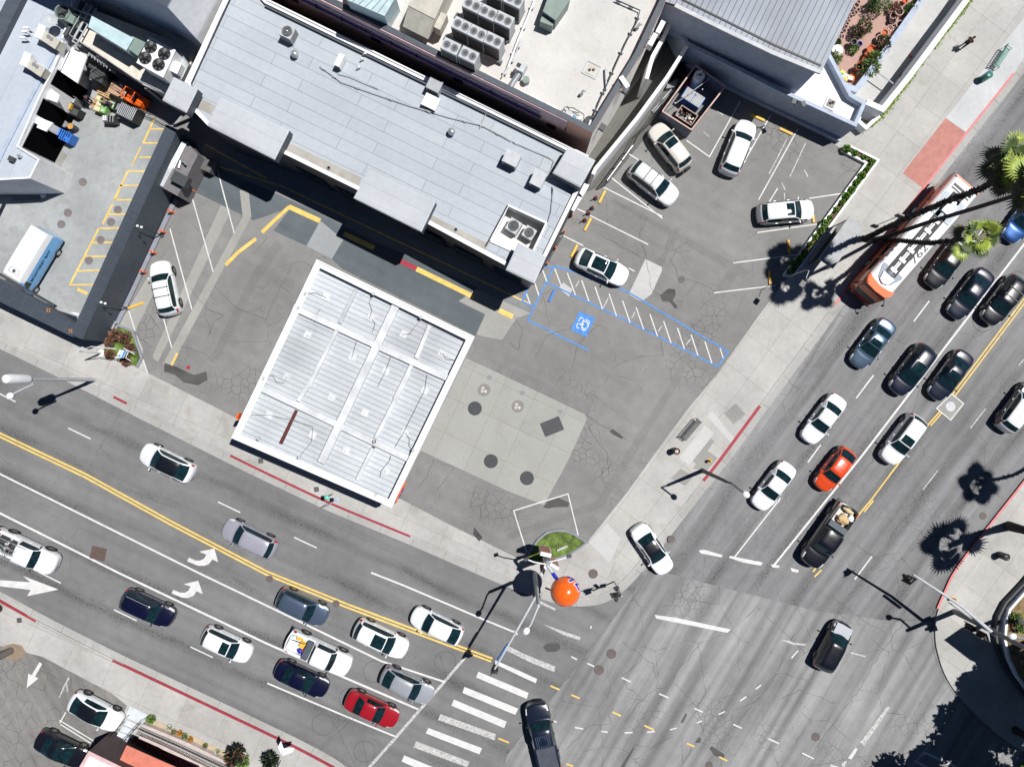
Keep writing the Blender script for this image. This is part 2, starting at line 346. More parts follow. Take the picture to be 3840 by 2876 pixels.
m_bad = asphalt('broken_asphalt', (.185, .18, .172), -60, crack=.9, crsc=.9, streak=.2, mask_lo=.3, cr2=.9)

mb = MB(); mb.sheet([(-160, -160), (160, -160), (160, 160), (-160, 160)], 0); struct(mb, 'ground', m_inter, origin=(0, 0, 0))
# street A sheet (west of the joint across the intersection)
mb = MB(); mb.sheet(WW(S(-1900, 500, 0, 1380-120, 900, 1650, 1500, 1950, 1900, 2130, 2160, 2200, 2330, 2180, 2395, 2130, 2420, 2160, 2280, 2348, 2058, 2628, 1900, 2832, 1860, 3300, -1900, 2500)), .004)
struct(mb, 'side_street', m_roadA, origin=(0, 0, 0))
mb = MB(); mb.sheet(WW(S(2395, 2120, 2575, 1993, 3010, 1400, 4000, 60, 5400, -1900, 6800, -1900, 3500, 2330, 3350, 2330, 3060, 2290, 2700, 2200)), .004)
struct(mb, 'boulevard', m_roadB, origin=(0, 0, 0))

curbN = WW(S(-1900, 465, 0, 1278, 281, 1415, 453, 1504, 864, 1710, 950, 1753, 1240, 1891, 1538, 2013, 1900, 2171, 2013, 2212, 2110, 2243, 2217, 2248, 2294, 2221, 2366, 2153, 2430, 2072, 2511, 1970, 2640, 1805, 2690, 1745, 2900, 1459, 3130, 1148, 3465, 706, 3628, 498, 3800, 281, 3840, 231, 5400, -1850))
curbS = WW(S(-1900, 1360, 0, 2246, 140, 2325, 426, 2470, 665, 2583, 1000, 2742, 1131, 2805, 1262, 2876, 1360, 2960, 1420, 3060, 1420, 3600))
curbE = WW(S(5600, -550, 3840, 1807, 3582, 2133, 3538, 2230, 3516, 2281, 3503, 2335, 3505, 2400, 3510, 2434, 3539, 2533, 3610, 2633, 3745, 2760, 3840, 2819, 4100, 2950, 6000, 3900))
def chaikin(p, n=2):
    for _ in range(n):
        q = [p[0]]
        for i in range(len(p)-1):
            L = (p[i+1]-p[i]).length; t = min(.25, 1.2/L); q += [p[i].lerp(p[i+1], t), p[i].lerp(p[i+1], 1-t)]
        p = q+[p[-1]]
    return p
curbN, curbS, curbE = chaikin(curbN), chaikin(curbS), chaikin(curbE)
mb = MB(); mb.prism(curbN+[Vector((140, 150)), Vector((-150, 150))], -.3, .13, bottom=False); struct(mb, 'block_sidewalk', m_swalk, origin=(0, 0, 0))
mb = MB(); mb.prism(curbS+[Vector((-30, -150)), Vector((-150, -150))], -.3, .13, bottom=False); struct(mb, 'south_sidewalk', m_swalk, origin=(0, 0, 0))
mb = MB(); mb.prism(list(reversed(curbE))+[Vector((150, 90)), Vector((150, -60))], -.3, .13, bottom=False); struct(mb, 'corner_sidewalk', m_swalkB, origin=(0, 0, 0))
# boulevard-side sidewalk has its own paler concrete
mb = MB(); mb.sheet(WW(S(2330, 2120, 2208, 2025, 2353, 1844, 2470, 1681, 2584, 1527, 2688, 1405, 2842, 1189, 2930, 1075, 3250, 620, 3157, 566, 3400, 200, 3900, -500, 4300, -1100, 5300, -1900, 5390, -1850, 3840, 221, 3795, 275, 3460, 702, 3125, 1142, 2895, 1450, 2684, 1738, 2505, 1963, 2424, 2066, 2362, 2147), .13), .134)
struct(mb, 'boulevard_sidewalk', m_swalkB, origin=(0, 0, 0))
# gutters
g = MB()
for c, d in ((curbN, -.62), (curbS, .62), (curbE, .62)):
    q = offset(c, d); 
    for i in range(len(c)-1): g.sheet([c[i], c[i+1], q[i+1], q[i]], .008)
struct(g, 'gutter', m_gut, origin=(0, 0, 0))
# joints across gutter and kerb
j = MB()
for c, d, st in ((curbN, -.62, 3.0), (curbS, .62, 3.0), (curbE, .62, 3.2)):
    acc = 0
    for i in range(1, len(c)-1):
        a, b = c[i], c[i+1]; L = (b-a).length; dr = (b-a)/L; n = Vector((-dr.y, dr.x)); t = st-acc
        while t < L:
            p = a+dr*t; j.line(p, p+n*d, .025, .012); t += st
        acc = (L-(t-st))
    q = offset(c, -d*.28)
    for i in range(len(c)-1): j.line(q[i], q[i+1], .018, .1385)
struct(j, 'pavement_joints', mat('joint_dark', (.1, .095, .085), .95), origin=(0, 0, 0))
# red kerb paint (top and face of the kerb)
def kerbpaint(pts, side, mname, nm='red_kerb_paint', wd=.17):
    mb = MB(); pts = chaikin(WW(pts)); mb.pline(pts, wd, .1425, side=side); q = offset(pts, -side*.006)
    for i in range(len(pts)-1): mb.add([(q[i].x, q[i].y, .01), (q[i+1].x, q[i+1].y, .01), (q[i+1].x, q[i+1].y, .1425), (q[i].x, q[i].y, .1425)], [(0, 1, 2, 3) if side > 0 else (3, 2, 1, 0)])
    struct(mb, nm, mname, origin=(0, 0, 0))
kerbpaint(S(864, 1710, 950, 1753, 1240, 1891, 1538, 2013), 1, 'rmark')
kerbpaint(S(427, 1491, 453, 1504, 477, 1516), 1, 'rmark')
kerbpaint(S(0, 2246, 140, 2325), -1, 'rmark'); kerbpaint(S(426, 2470, 665, 2583, 1000, 2742, 1131, 2805, 1262, 2876), -1, 'rmark')
kerbpaint(S(2640, 1805, 2690, 1745, 2852, 1525), 1, 'rmark', wd=.26)
kerbpaint(S(3130, 1148, 3465, 706, 3628, 498, 3800, 281), 1, 'pinkc')
kerbpaint(S(4000, 1600, 3840, 1807, 3582, 2133, 3538, 2230, 3516, 2281), -1, 'pinkc')
# coloured pavement panels by the bus stop
mb = MB(); mb.sheet(WW(tD(1560, 980, 1728, 1102, 1375, 1562, 1205, 1437), .14), .139); struct(mb, 'red_pavement_panel', mat('red_panel', (.42, .19, .16), .9, fine=.08), origin=(0, 0, 0))
mb = MB(); mb.sheet(WW(tD(2209, 150, 2209, 500, 1735, 1100, 1562, 978), .14), .139); struct(mb, 'pale_pavement_panel', concrete('panel_pale', (.47, .48, .49), AB, 0, 0, .1), origin=(0, 0, 0))
mb = MB(); mb.sheet(WW(tK(680, 1400, 835, 1240, 950, 1370, 850, 1570), .14), .139); mb.sheet(WW(tK(1510, 760, 1720, 500, 1640, 430, 1430, 700), .14), .139); mb.sheet(WW(tK(1700, 310, 1890, 540, 1860, 580, 1660, 360), .14), .139); struct(mb, 'white_pavement_panel', concrete('panel_white', (.46, .46, .45), AB, 0, 0, .1), origin=(0, 0, 0))
mb = MB()
for q in (tK(1620, 480, 1490, 680, 1580, 760, 1720, 560), tK(1660, 640, 1540, 790, 1660, 800, 1750, 700), tK(1440, 790, 1360, 870, 1480, 930, 1550, 850), tK(1900, 250, 1800, 330, 1880, 420, 1980, 340)): mb.sheet(WW(q, .14), .139)
struct(mb, 'grey_pavement_panel', concrete('panel_grey', (.27, .265, .25), AB, 0, 0, .3), origin=(0, 0, 0))

# forecourt / parking lot asphalt
lot = S(650, 500, 740, 330, 1900, 300, 2300, 560, 2560, 160, 3157, 560, 3247, 622, 2930, 1071, 2842, 1189, 2688, 1405, 2584, 1527, 2470, 1681, 2353, 1844, 2208, 2025, 2205, 2040, 2160, 2000, 2090, 1985, 2030, 2005, 1960, 2085, 1950, 2097, 1692, 1970, 1511, 1875, 896, 1572, 557, 1400, 534, 1347, 535, 1310, 515, 1260, 445, 1222, 560, 960)
mb = MB(); mb.sheet(WW(lot, .134), .134); struct(mb, 'parking_lot', m_lot, origin=(0, 0, 0))
mb = MB(); mb.sheet(WW(S(-300, 500, 700, 100, 760, 560, 300, 1290, 250, 1230, -300, 980), .134), .1335); struct(mb, 'yard', m_yard, origin=(0, 0, 0))
mb = MB(); mb.sheet(WW(tA(440, 1180, 560, 1290, 330, 1657, 120, 1657, 0, 1560, 20, 1340), .14), .1375); struct(mb, 'yard_stain', concrete('yard_stain_mat', (.24, .238, .222), AA, 0, 0, .6, .3), origin=(0, 0, 0))
mb = MB(); mb.sheet(WW(S(-1200, 1640+160, 0, 2420, 160, 2462, 420, 2600, 476, 2645, 440, 2740, 400, 2950, -200, 3300, -1200, 3300), .134), .134); struct(mb, 'side_parking_lot', m_bad, origin=(0, 0, 0))
# pavement patches
def patch(nm, m, z, *polys):
    mb = MB()
    for q in polys: mb.sheet(WW(q, z), z+.0004*(len(nm) % 5))
    return struct(mb, nm, m, origin=(0, 0, 0))
patch('pale_concrete_patch', m_patchl, .138, tF(1780, 820, 2300, 1050, 2180, 1090, 2060, 1270, 1900, 1240, 1840, 1220, 1915, 1050, 1690, 950), tE(1500, 0, 1800, -120, 1960, 60, 1830, 155, 1600, 50), tE(1230, 740, 1300, 830, 1120, 1198, 985, 1140), tE(1945, 75, 1830, 155, 1265, 1400, 1272, 1425, 1310, 1450, 1890, 250), tE(1985, 30, 2060, 40, 2082, 250, 1400, 1520, 1350, 1470, 2010, 250))
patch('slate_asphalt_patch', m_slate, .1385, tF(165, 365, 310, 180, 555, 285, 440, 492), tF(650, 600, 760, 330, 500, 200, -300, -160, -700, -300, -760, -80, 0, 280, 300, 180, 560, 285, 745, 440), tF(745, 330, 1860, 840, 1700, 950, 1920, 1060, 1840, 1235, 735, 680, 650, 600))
patch('light_asphalt_patch', concrete('light_patch', (.27, .285, .295), AA, 0, 0, .2), .1425, tF(440, 492, 555, 285, 745, 440, 650, 600))
patch('apron_strip', concrete('apron', (.2, .215, .225), AA, 0, 0, .2), .1425, tF(-560, -330, -500, -420, 2350, 920, 2250, 1020))
patch('tank_pad', m_pad, .138, S(1560, 1720, 1747, 1343, 1900, 1413, 2194, 1554, 2201, 1572, 2126, 1735, 2040, 1893, 1900, 1839, 1579, 1690))
patch('trench_patch', m_patchm, .138, tK(1380, 40, 1440, 60, 790, 1110, 20, 1380, 0, 1330, 740, 1060), tG(1440, 340, 1390, 330, 1180, 770, 1230, 790), tG(860, 120, 870, 90, 2010, 700, 1960, 760), tK(20, 40, 660, 340, 720, 250, 330, 80, 60, -40), tF(0, 700, 180, 450, 250, 480, 20, 820, -300, 1450, -360, 1420), tG(1750, 1010, 1660, 960, 1900, 600, 1960, 640), tG(1340, 1657, 1480, 1380, 1540, 1380, 1400, 1657))
patch('concrete_repair', concrete('repair', (.46, .46, .45), AA, 0, 0, .05), .142, tG(1150, 600, 1287, 668, 1285, 700, 1200, 890, 1120, 952, 1070, 930, 1012, 890), tG(430, 840, 470, 795, 545, 850, 515, 912))
patch('oil_stain', asphalt('oil_dark', (.08, .078, .075), 0, crack=.2), .1425, tG(1270, 900, 1340, 845, 1395, 852, 1400, 900, 1375, 945, 1415, 990, 1400, 1012, 1385, 1000, 1350, 955, 1290, 950), tK(300, 1110, 340, 1060, 430, 1030, 520, 1070, 510, 1105, 400, 1108, 340, 1118), tK(850, 480, 880, 460, 970, 530, 950, 540, 880, 505), tE(1360, 1460, 1460, 1490, 1560, 1540, 1610, 1560, 1710, 1530, 1720, 1600, 1640, 1645, 1520, 1620, 1450, 1560, 1360, 1530), tJ(1830, 1270, 1900, 1360, 1870, 1390, 1820, 1330))
def roadstain(nm, m, *polys): return patch(nm, m, .0085, *polys)
roadstain('road_patch', asphalt('dark_repair', (.09, .09, .09), 0, crack=.3), tO(1560, 1450, 1590, 1405, 1615, 1420, 1600, 1455), tO(1680, 1500, 1700, 1480, 1805, 1550, 1800, 1580, 1720, 1560), tO(940, 1657, 1050, 1490, 1055, 1500, 980, 1640, 975, 1657), tO(1440, 1285, 1485, 1205, 1495, 1225, 1460, 1290), tO(300, 660, 330, 630, 430, 625, 450, 670, 410, 700, 330, 700))
# traced cracks / joints in the crossing (thin dark ribbons)
ck = MB()
def crackline(pts, z=.0065, wd=.03, jit=.1):
    p = WW(pts); out = []
    for i in range(len(p)-1):
        n = max(2, int((p[i+1]-p[i]).length/.35))
        for k in range(n): out.append(p[i].lerp(p[i+1], k/n)+Vector((rnd.uniform(-jit, jit), rnd.uniform(-jit, jit))))
    out.append(p[-1])
    for i in range(len(out)-1): ck.line(out[i], out[i+1], wd*rnd.uniform(.6, 1.3), z)
for q in (tO(840, 490, 350, 1110, 0, 1560), tO(950, 620, 1080, 690, 1210, 800, 1245, 920, 1240, 1000, 1120, 1100, 1050, 1180, 970, 1290), tO(1130, 745, 1100, 780, 1030, 850, 950, 900), tO(950, 910, 1010, 1000, 1110, 1080), tO(1580, 660, 1500, 760, 1420, 850, 1370, 970, 1320, 1040), tO(1240, 1000, 1300, 1000, 1330, 980), tO(2209, 940, 2060, 1110, 1900, 1300, 1830, 1400), tO(1690, 980, 1600, 1110, 1570, 1150, 1490, 1060, 1400, 960), tO(1530, 1490, 1520, 1540, 1450, 1640), tO(1590, 1180, 1640, 1400), tO(2060, 1110, 1880, 1180, 1860, 1250), tP(450, 960, 350, 920, 190, 870, 100, 940, 0, 1060), tP(440, 940, 480, 850), tP(620, 230, 740, 340, 880, 440, 1060, 540), tP(370, 490, 290, 600, 200, 760, 180, 860), tP(1390, 130, 1300, 330, 1130, 560, 980, 780, 860, 990, 700, 1200, 560, 1390, 380, 1657), tP(650, 1130, 480, 1060, 350, 1020, 200, 1090), tO(500, 1500, 700, 1310, 860, 1290, 850, 1220, 920, 1100), tO(1060, 1470, 1200, 1500, 1380, 1400), tI(720, 830, 860, 560, 1010, 300), tI(0, 680, 100, 760), tK(1970, 1480, 1990, 1520), tL(230, 10, 290, 90, 345, 140), tL(850, 850, 1100, 540, 1200, 400), tL(760, 1380, 860, 1440, 970, 1530, 1180, 1480, 1210, 1560), tL(860, 1100, 760, 1000), tH(1580, 1260, 1690, 1100, 1800, 1040)): crackline(q)
for q in (tG(30, 1290, 100, 1360, 130, 1190, 50, 1060), tG(240, 1400, 340, 1230, 520, 1170, 640, 1100), tG(540, 1500, 580, 1330, 660, 1230, 760, 1150), tG(870, 1500, 1000, 1440, 1140, 1400, 1290, 1400, 1270, 1240, 1100, 1160), tG(1260, 900, 1200, 860, 1150, 560, 1100, 440, 1100, 380, 1160, 260), tG(1430, 820, 1410, 700, 1350, 610, 1400, 520, 1500, 460), tG(1490, 770, 1600, 800, 1740, 870), tG(1400, 1010, 1460, 960, 1380, 950), tG(800, 420, 900, 470, 960, 510, 1100, 580), tK(670, 360, 760, 420, 880, 470, 1000, 560), tK(650, 400, 720, 520, 830, 650, 840, 780, 760, 860), tE(1850, 1070, 1750, 1030, 1620, 900, 1590, 840), tE(1850, 1070, 1780, 1120, 1720, 1250), tE(2209, 1100, 1970, 1010, 1780, 830), tE(1500, 1320, 1700, 1380, 1780, 1460), tJ(1500, 710, 1440, 850, 1380, 930), tJ(1480, 710, 1660, 780, 1520, 980), tJ(1840, 930, 1800, 1110), tJ(1940, 970, 1890, 1100, 1870, 1220), tF(480, 670, 430, 620, 330, 640, 250, 800, 170, 960, 110, 1100), tF(0, 560, 80, 480, 120, 420), tG(0, 130-90, 90, 180), tJ(960+100, 0-60, 990, -10)):
    crackline([(x, y) for x, y in q], z=.1445, wd=.03, jit=.07)
struct(ck, 'pavement_cracks', mat('crack_dark', (.085, .08, .072), .95), origin=(0, 0, 0))

# ---------------- road markings ----------------
mk = MB(); Z = .0125
def ln(m, wd, *p, z=Z):
    q = WW(p[0], z) if isinstance(p[0], list) else WW(S(*p), z)
    mk.pline(q, wd, z, m)
# solid white lines street A
ln(0, .16, S(-1600, 1020, 0, 1777, 758, 2154)); ln(0, .16, S(758, 2154, 1004, 2272, 1430, 2478, 1668, 2556))
ln(0, .18, S(-1600, 1165, 0, 1924, 450, 2150, 1000, 2412, 1200, 2500, 1574, 2661))
ln(0, .15, tN(115, 960, 780, 1240, 1185, 1405)); ln(0, .15, tN(975, 45, 1230, 145, 1620, 310, 1900, 430, 2180, 545)); ln(0, .15, tN(2170, 520, 2185, 560))
ln(2, .24, tN(1760, 740, 1590, 940, 1380, 1180, 1180, 1410, 960, 1657, 700, 1950))
for q in (tI(-100, 120, 128, 235), tI(565, 453, 750, 542), tI(1805, 1063, 1990, 1152), tJ(338, 1357, 525, 1444), tM(320, 40, 505, 133), tM(943, 352, 1133, 443), tM(1578, 660, 1765, 748), tI(-700, -170, -515, -80)): ln(0, .11, q)
# double yellow street A
for d in (-.14, .14):
    q = WW(S(-1600, 880, 0, 1631, 320, 1783, 640, 1960, 1000, 2148, 1300, 2270, 1844, 2474), Z); q = offset(q, d); mk.pline(q, .16, Z, 1)
# yellow line boulevard
q = WW(S(4600, 110, 3840, 1130, 3600, 1450, 3541, 1530), Z)
for d in (-.13, .13): mk.pline(offset(q, d), .12, Z, 1)
q = WW(S(3530, 1540, 3484, 1592, 3378, 1730, 3265, 1880, 3235, 1915, 3050, 2145), Z)
mk.pline(offset(q, -.05), .13, Z, 1); mk.pline(offset(WW(S(3270, 1872, 3235, 1915), Z), .16), .12, Z, 1); mk.pline(offset(WW(S(3530, 1540, 3484, 1592), Z), .16), .12, Z, 1)
mk.pline(offset(WW(S(3075, 2130, 3048, 2156), Z), .2), .14, Z, 1)
# white lines boulevard
ln(0, .17, S(4700, -210, 3840, 917, 3515, 1340, 3230, 1712, 2900, 2122)); ln(0, .12, S(2927, 1867, 2755, 2088))
for q in (tH(1425, 947, 1295, 1118), tH(963, 1563, 890, 1655), tL(963, 15, 820, 205), tL(525, 590, 418, 738), tH(1750, 510, 1880, 340), tH(2200, -110, 2110, 15)): ln(0, .12, q)
for q in (tL(1890, 293, 1765, 455), tL(1495, 803, 1370, 965), tH(2209, 1430, 2165, 1480)): ln(2, .1, q)
ln(0, .12, S(3270, 2085, 3205, 2172))
# stop bars and crosswalk remnants
def q4(m, *p, z=Z): mk.sheet(WW(p[0], z), z, m)
for q in (tK(1590, 1465, 1640, 1460, 1790, 1505, 1780, 1522, 1610, 1490), tK(1840, 1525, 1850, 1510, 2120, 1565, 2100, 1590, 1960, 1565), tL(0, 1550, 45, 1570, 30, 1590, 0, 1585), tL(110, 1580, 185, 1590, 180, 1610, 125, 1605), tP(275, 5, 345, 25, 335, 45, 285, 35)): q4(0, q)
q4(0, tO(1225, 395, 1400, 418, 1855, 515, 1830, 543, 1240, 425)); q4(2, tP(195, 603, 260, 605, 300, 625, 405, 635, 400, 650, 290, 640)); q4(2, tP(770, 700, 900, 735, 890, 745, 780, 715))
# ladder crosswalk
for q in (tN(2005, 770, 2209, 860, 2350, 925, 2340, 960, 2209, 900, 2000, 800), tN(1865, 865, 2280, 1040, 2265, 1090, 1845, 912), tN(1750, 990, 2195, 1170, 2170, 1222, 1732, 1040), tN(1662, 1095, 2098, 1278, 2078, 1332, 1640, 1145), tN(1450, 1330, 1895, 1498, 1872, 1548, 1428, 1375), tN(1250, 1557, 1600, 1700, 1570, 1760, 1228, 1607), tN(1160, 1690, 1500, 1830, 1480, 1870, 1140, 1735)): q4(0, q)
for q in (tN(1548, 1215, 2010, 1382, 2000, 1432, 1532, 1265), tN(1348, 1440, 1792, 1610, 1770, 1655, 1328, 1492), tO(10, 660, 200, 740, 405, 822, 395, 868, 200, 790, 0, 690), tN(2085, 640, 2209, 700, 2209, 740, 2080, 680), tO(280, 280, 410, 345, 400, 358, 270, 300), tO(300, 472, 612, 578, 605, 606, 470, 560)): q4(2, q)
for q in (tO(535, 740, 583, 765), tO(668, 796, 725, 822), tO(952, 915, 1030, 950), tO(1263, 1047, 1343, 1082), tO(1553, 1168, 1625, 1200), tO(1876, 1300, 1950, 1333), tO(2170, 1422, 2230, 1447), tP(93, 1420, 178, 1459), tP(372, 1538, 468, 1586), tP(605, 1640, 670, 1657), tO(566, 1326, 633, 1338), tO(783, 1358, 837, 1366), tO(977, 1371, 1043, 1368), tO(1162, 1366, 1228, 1359), tO(1352, 1346, 1407, 1331), tO(1575, 1290, 1617, 1272), tO(1756, 1219, 1808, 1194), tO(1933, 1108, 1985, 1071), tO(2064, 1010, 2107, 975), tP(283, 752, 338, 690), tO(384, 1275, 414, 1280), tO(694, 508, 702, 488)): ln(0, .12, q)
for q in (tO(363, 982, 437, 1014), tO(536, 1057, 605, 1086), tO(875, 1198, 946, 1231), tO(1140, 1310, 1220, 1347), tO(1493, 1458, 1555, 1485), tO(1760, 1570, 1828, 1602), tO(495, 1628, 550, 1647), tN(2030, 1417, 2118, 1452), tO(-10, 1440, 20, 1452), tO(180, 1505, 200, 1520)): ln(1, .14, q)
q4(2, tP(1075, 1150, 1100, 1160, 885, 1480, 850, 1450)); q4(0, tP(810, 1497, 832, 1505, 780, 1590, 750, 1580)); q4(2, tP(700, 1620, 745, 1600, 720, 1657, 700, 1657))
q4(0, tP(1385, 1520, 1400, 1540, 1385, 1560, 1340, 1550)); ln(0, .22, tP(1390, 1535, 1700, 1680, 1900, 1780)); ln(0, .22, tP(1300, 1600, 1420, 1665, 1600, 1750)); ln(2, .2, tP(1430, 1460, 1290, 1640))
# arrows
def arrow(tf, *p): q4(0, tf(*p))
arrow(tI, 1565, 1525, 1620, 1548, 1655, 1550, 1690, 1535, 1710, 1500, 1650, 1475, 1775, 1450, 1808, 1563, 1760, 1540, 1730, 1578, 1690, 1592, 1640, 1592, 1550, 1555)
arrow(tM, 1435, 187, 1490, 210, 1530, 212, 1560, 195, 1580, 160, 1522, 140, 1642, 112, 1680, 222, 1627, 200, 1605, 235, 1560, 255, 1510, 252, 1422, 217)
arrow(tM, -200, 78, 0, 107, 250, 125, 190, 72, 485, 185, 225, 240, 255, 188, 0, 158, -200, 140)
struct(mk, 'road_markings', ['wmark', 'ymark', 'worn'], origin=(0, 0, 0))
# lot markings
mk = MB(); Z2 = .1485
def lz(m, wd, q): mk.pline(WW(q, Z2), wd, Z2, m)
for q in (tA(1785, 1340, 1865, 1657), tE(1835, -10, 1940, 385), tE(1585, 70, 1765, 705), tE(1408, 350, 1590, 1018), tE(1355, 1095, 1423, 1335), tE(1065, 1025, 1120, 1195), tE(1185, 1430, 1222, 1545), tK(55, 1137, 508, 997, 593, 1340), tK(58, 1137, 165, 1478), tC(1490, 1165, 1680, 1300, 1935, 840), tC(2185, 960, 1962, 1350), tD(335, 1070, 10, 1657), tC(2245, 1560, 2080, 1830), tD(430, 1645, 710, 1603), tH(0, 382, 505, 310), tH(0, 607, 320, 566), tG(1877, 633, 2209, 590), tG(1717, 880, 2209, 822), tH(0, 838, 150, 818), tG(800, 5, 1288, 247), tC(870, 1475, 1290, 1810), tC(1015, 1280, 1100, 1330), tG(585, 185, 650, 215), tG(690, 240, 1172, 480), tG(465, 405, 635, 490), tG(1010, 675, 1060, 702)): lz(0, .1, q)
for q in (tC(1740, 922, 1795, 955), tC(1632, 1098, 1683, 1135), tD(388, 1407, 418, 1465), tD(203, 1515, 230, 1575), tG(600, 780, 570, 835), tG(845, 915, 800, 1005), tG(1065, 1035, 1035, 1090), tG(1290, 1145, 1255, 1200), tG(1525, 1260, 1485, 1310), tD(245, 1155, 95, 1445), tD(400, 1185, 270, 1465), tD(225, 1600, 225, 1655)): lz(2, .1, q)
# accessible bay
lz(3, .13, tG(393, 658, 560, 705, 830, 800, 1000, 870, 1835, 1368, 1748, 1490)); lz(3, .13, tG(1748, 1490, 1000, 1113, 660, 950, 335, 795)); lz(3, .13, tG(395, 655, 175, 1105, 680, 1357)); lz(3, .13, tG(300, 648, 380, 680)); lz(3, .13, tG(195, 800, 130, 950, 225, 995))
for q in (tG(398, 680, 455, 830), tG(502, 716, 570, 900), tG(622, 776, 685, 962), tG(732, 830, 795, 1015), tG(848, 888, 910, 1072), tG(960, 945, 1022, 1127), tG(1072, 1000, 1135, 1182), tG(1187, 1057, 1250, 1240), tG(1300, 1113, 1362, 1296), tG(1415, 1170, 1475, 1352), tG(1528, 1226, 1587, 1406), tG(1642, 1282, 1700, 1463), tG(1768, 1340, 1793, 1420), tG(232, 795, 268, 905), tG(292, 675, 332, 785), tG(163, 885, 195, 972)): lz(0, .1, q)
mk.sheet(WW(tG(603, 1033, 733, 1085, 660, 1247, 530, 1185), Z2), Z2, 3)
Zs = .1525
def ls_(q, wd=.075): mk.pline(WW(q, Zs), wd, Zs, 0)
for q in (tG(612, 1083, 635, 1094), tG(650, 1101, 686, 1117), tG(688, 1120, 672, 1150), tG(665, 1163, 650, 1192), tG(645, 1194, 620, 1183), tG(600, 1173, 578, 1162), tG(577, 1158, 590, 1130), tG(597, 1115, 610, 1086)): ls_(q, .08)
c0 = WW(tG(645, 1148), Zs)[0]; ring = [c0+Vector((math.cos(a), math.sin(a)))*.32 for a in [R(-150+i*22) for i in range(13)]]
mk.pline(ring, .08, Zs, 0); ls_(tG(600, 1135, 622, 1143, 640, 1140), .1); ls_(tG(640, 1105, 630, 1125, 622, 1143), .1); ls_(tG(622, 1143, 628, 1165, 632, 1178), .1)
# yellow / red kerb lines of the forecourt
lz(1, .42, tF(295, 168, 553, 285)); lz(1, .3, tF(300, 165, 75, 375)); lz(1, .3, tE(2209, 345, 2170, 380)); lz(1, .3, tE(2120, 432, 1960, 555, 1870, 650)); lz(4, .42, tF(1213, 615, 1352, 680)); lz(1, .42, tF(1352, 682, 1830, 915)); lz(1, .42, tF(2035, 1025, 2150, 1078)); lz(1, .42, tF(750, 390, 1000, 510)); lz(1, .14, tF(-400, -200, 240, 0, 2120, 890, 2280, 968)); lz(1, .2, tE(1470, 1380, 1420, 1480)); lz(1, .14, tA(1700, 1200, 2209, 1480))
lz(4, .3, tE(1545, 1495, 1575, 1500))
# yard bay lines
for q in (tA(1285, 970, 1185, 1190), tA(1060, 1420, 945, 1657), tE(1000, 0, 950, 110), tE(935, 145, 850, 310), tE(820, 345, 575, 820)): lz(1, .16, q)
for q in (tA(1245, 1070, 1410, 1070), tA(1185, 1187, 1350, 1187), tA(1155, 1305, 1290, 1305), tA(1060, 1420, 1235, 1420), tA(1020, 1538, 1175, 1538), tE(990, -8, 1170, -8), tE(945, 112, 1115, 110), tE(895, 232, 1060, 228), tE(820, 348, 1000, 345), tE(765, 465, 940, 463), tE(710, 580, 885, 578), tE(645, 700, 830, 692), tE(575, 815, 770, 812)): lz(1, .13, q)
lz(1, .12, tA(1165, 1220, 1090, 1380)); lz(1, .25, tE(640, 848, 725, 888))
# side parking lot
for q in (tM(490, 1265, 780, 1440), tM(500, 1300, 750, 1455), tM(545, 1200, 495, 1290)): lz(0, .1, q)
mk.sheet(WW(tM(327, 785, 350, 800, 290, 905, 318, 920, 220, 1002, 235, 880, 262, 893), Z2), Z2, 0)
for q in (tM(570, 915, 520, 1010), tM(560, 1035, 550, 950, 490, 1080)): lz(2, .12, q)
struct(mk, 'parking_markings', ['wmark', 'ymark', 'worn', 'bmark', 'rmark'], origin=(0, 0, 0))
# ---------------- buildings ----------------
m_roofblue = seamroof('membrane_roof', (.385, .42, .46), AA-1.2, 7.4, .93, line=.28, mort=.014, stain=.05)
m_roofcov = seamroof('canopy_membrane', (.44, .465, .495), AA-1.2, 40, 1.15, line=.45, mort=.009)
m_roofleft = seamroof('left_roof', (.43, .475, .54), 63, 60, 3.4, line=.5, mort=.01)
m_gravel = concrete('white_coated_roof', (.53, .52, .5), AA, 0, 0, .22, .08)
m_seam = seamroof('standing_seam_metal', (.28, .31, .36), 64, 90, .46, line=.25, mort=.03, off=0, jo=(45, 0), stain=.2, rough=.4)
m_tile = seamroof('dark_wall_tiles', (.05, .062, .08), 65, 1.0, 1.0, line=1.6, mort=.012)
m_deckroof = seamroof('ribbed_canopy_deck', (.47, .5, .53), AA, 90, .42, line=.5, mort=.028, off=0, jo=(45, 0), stain=.2)
def bldg(name, label, foot, z, wall, roofm, par=.35, pt=.25, capm=None, holes=None, cat='building', roofz=None):
    """foot: world footprint; walls up to z, roof sheet at z-par inside a parapet ring"""
    c = sum((Vector(p[:2]) for p in foot), Vector((0, 0)))/len(foot); t = thing(name, (c.x, c.y, .13), label, cat)
    inn = inset(foot, pt)
    mb = MB(); mb.prism(foot, .1, z, 0, mtop=1, holes=[inn], bottom=False); mb.build('wall', [wall, capm or wall], t)
    mb = MB(); mb.prism(inn, z-par-.3, z-par, 0, holes=holes, bottom=False); mb.build('roof', roofm, t)
    return t
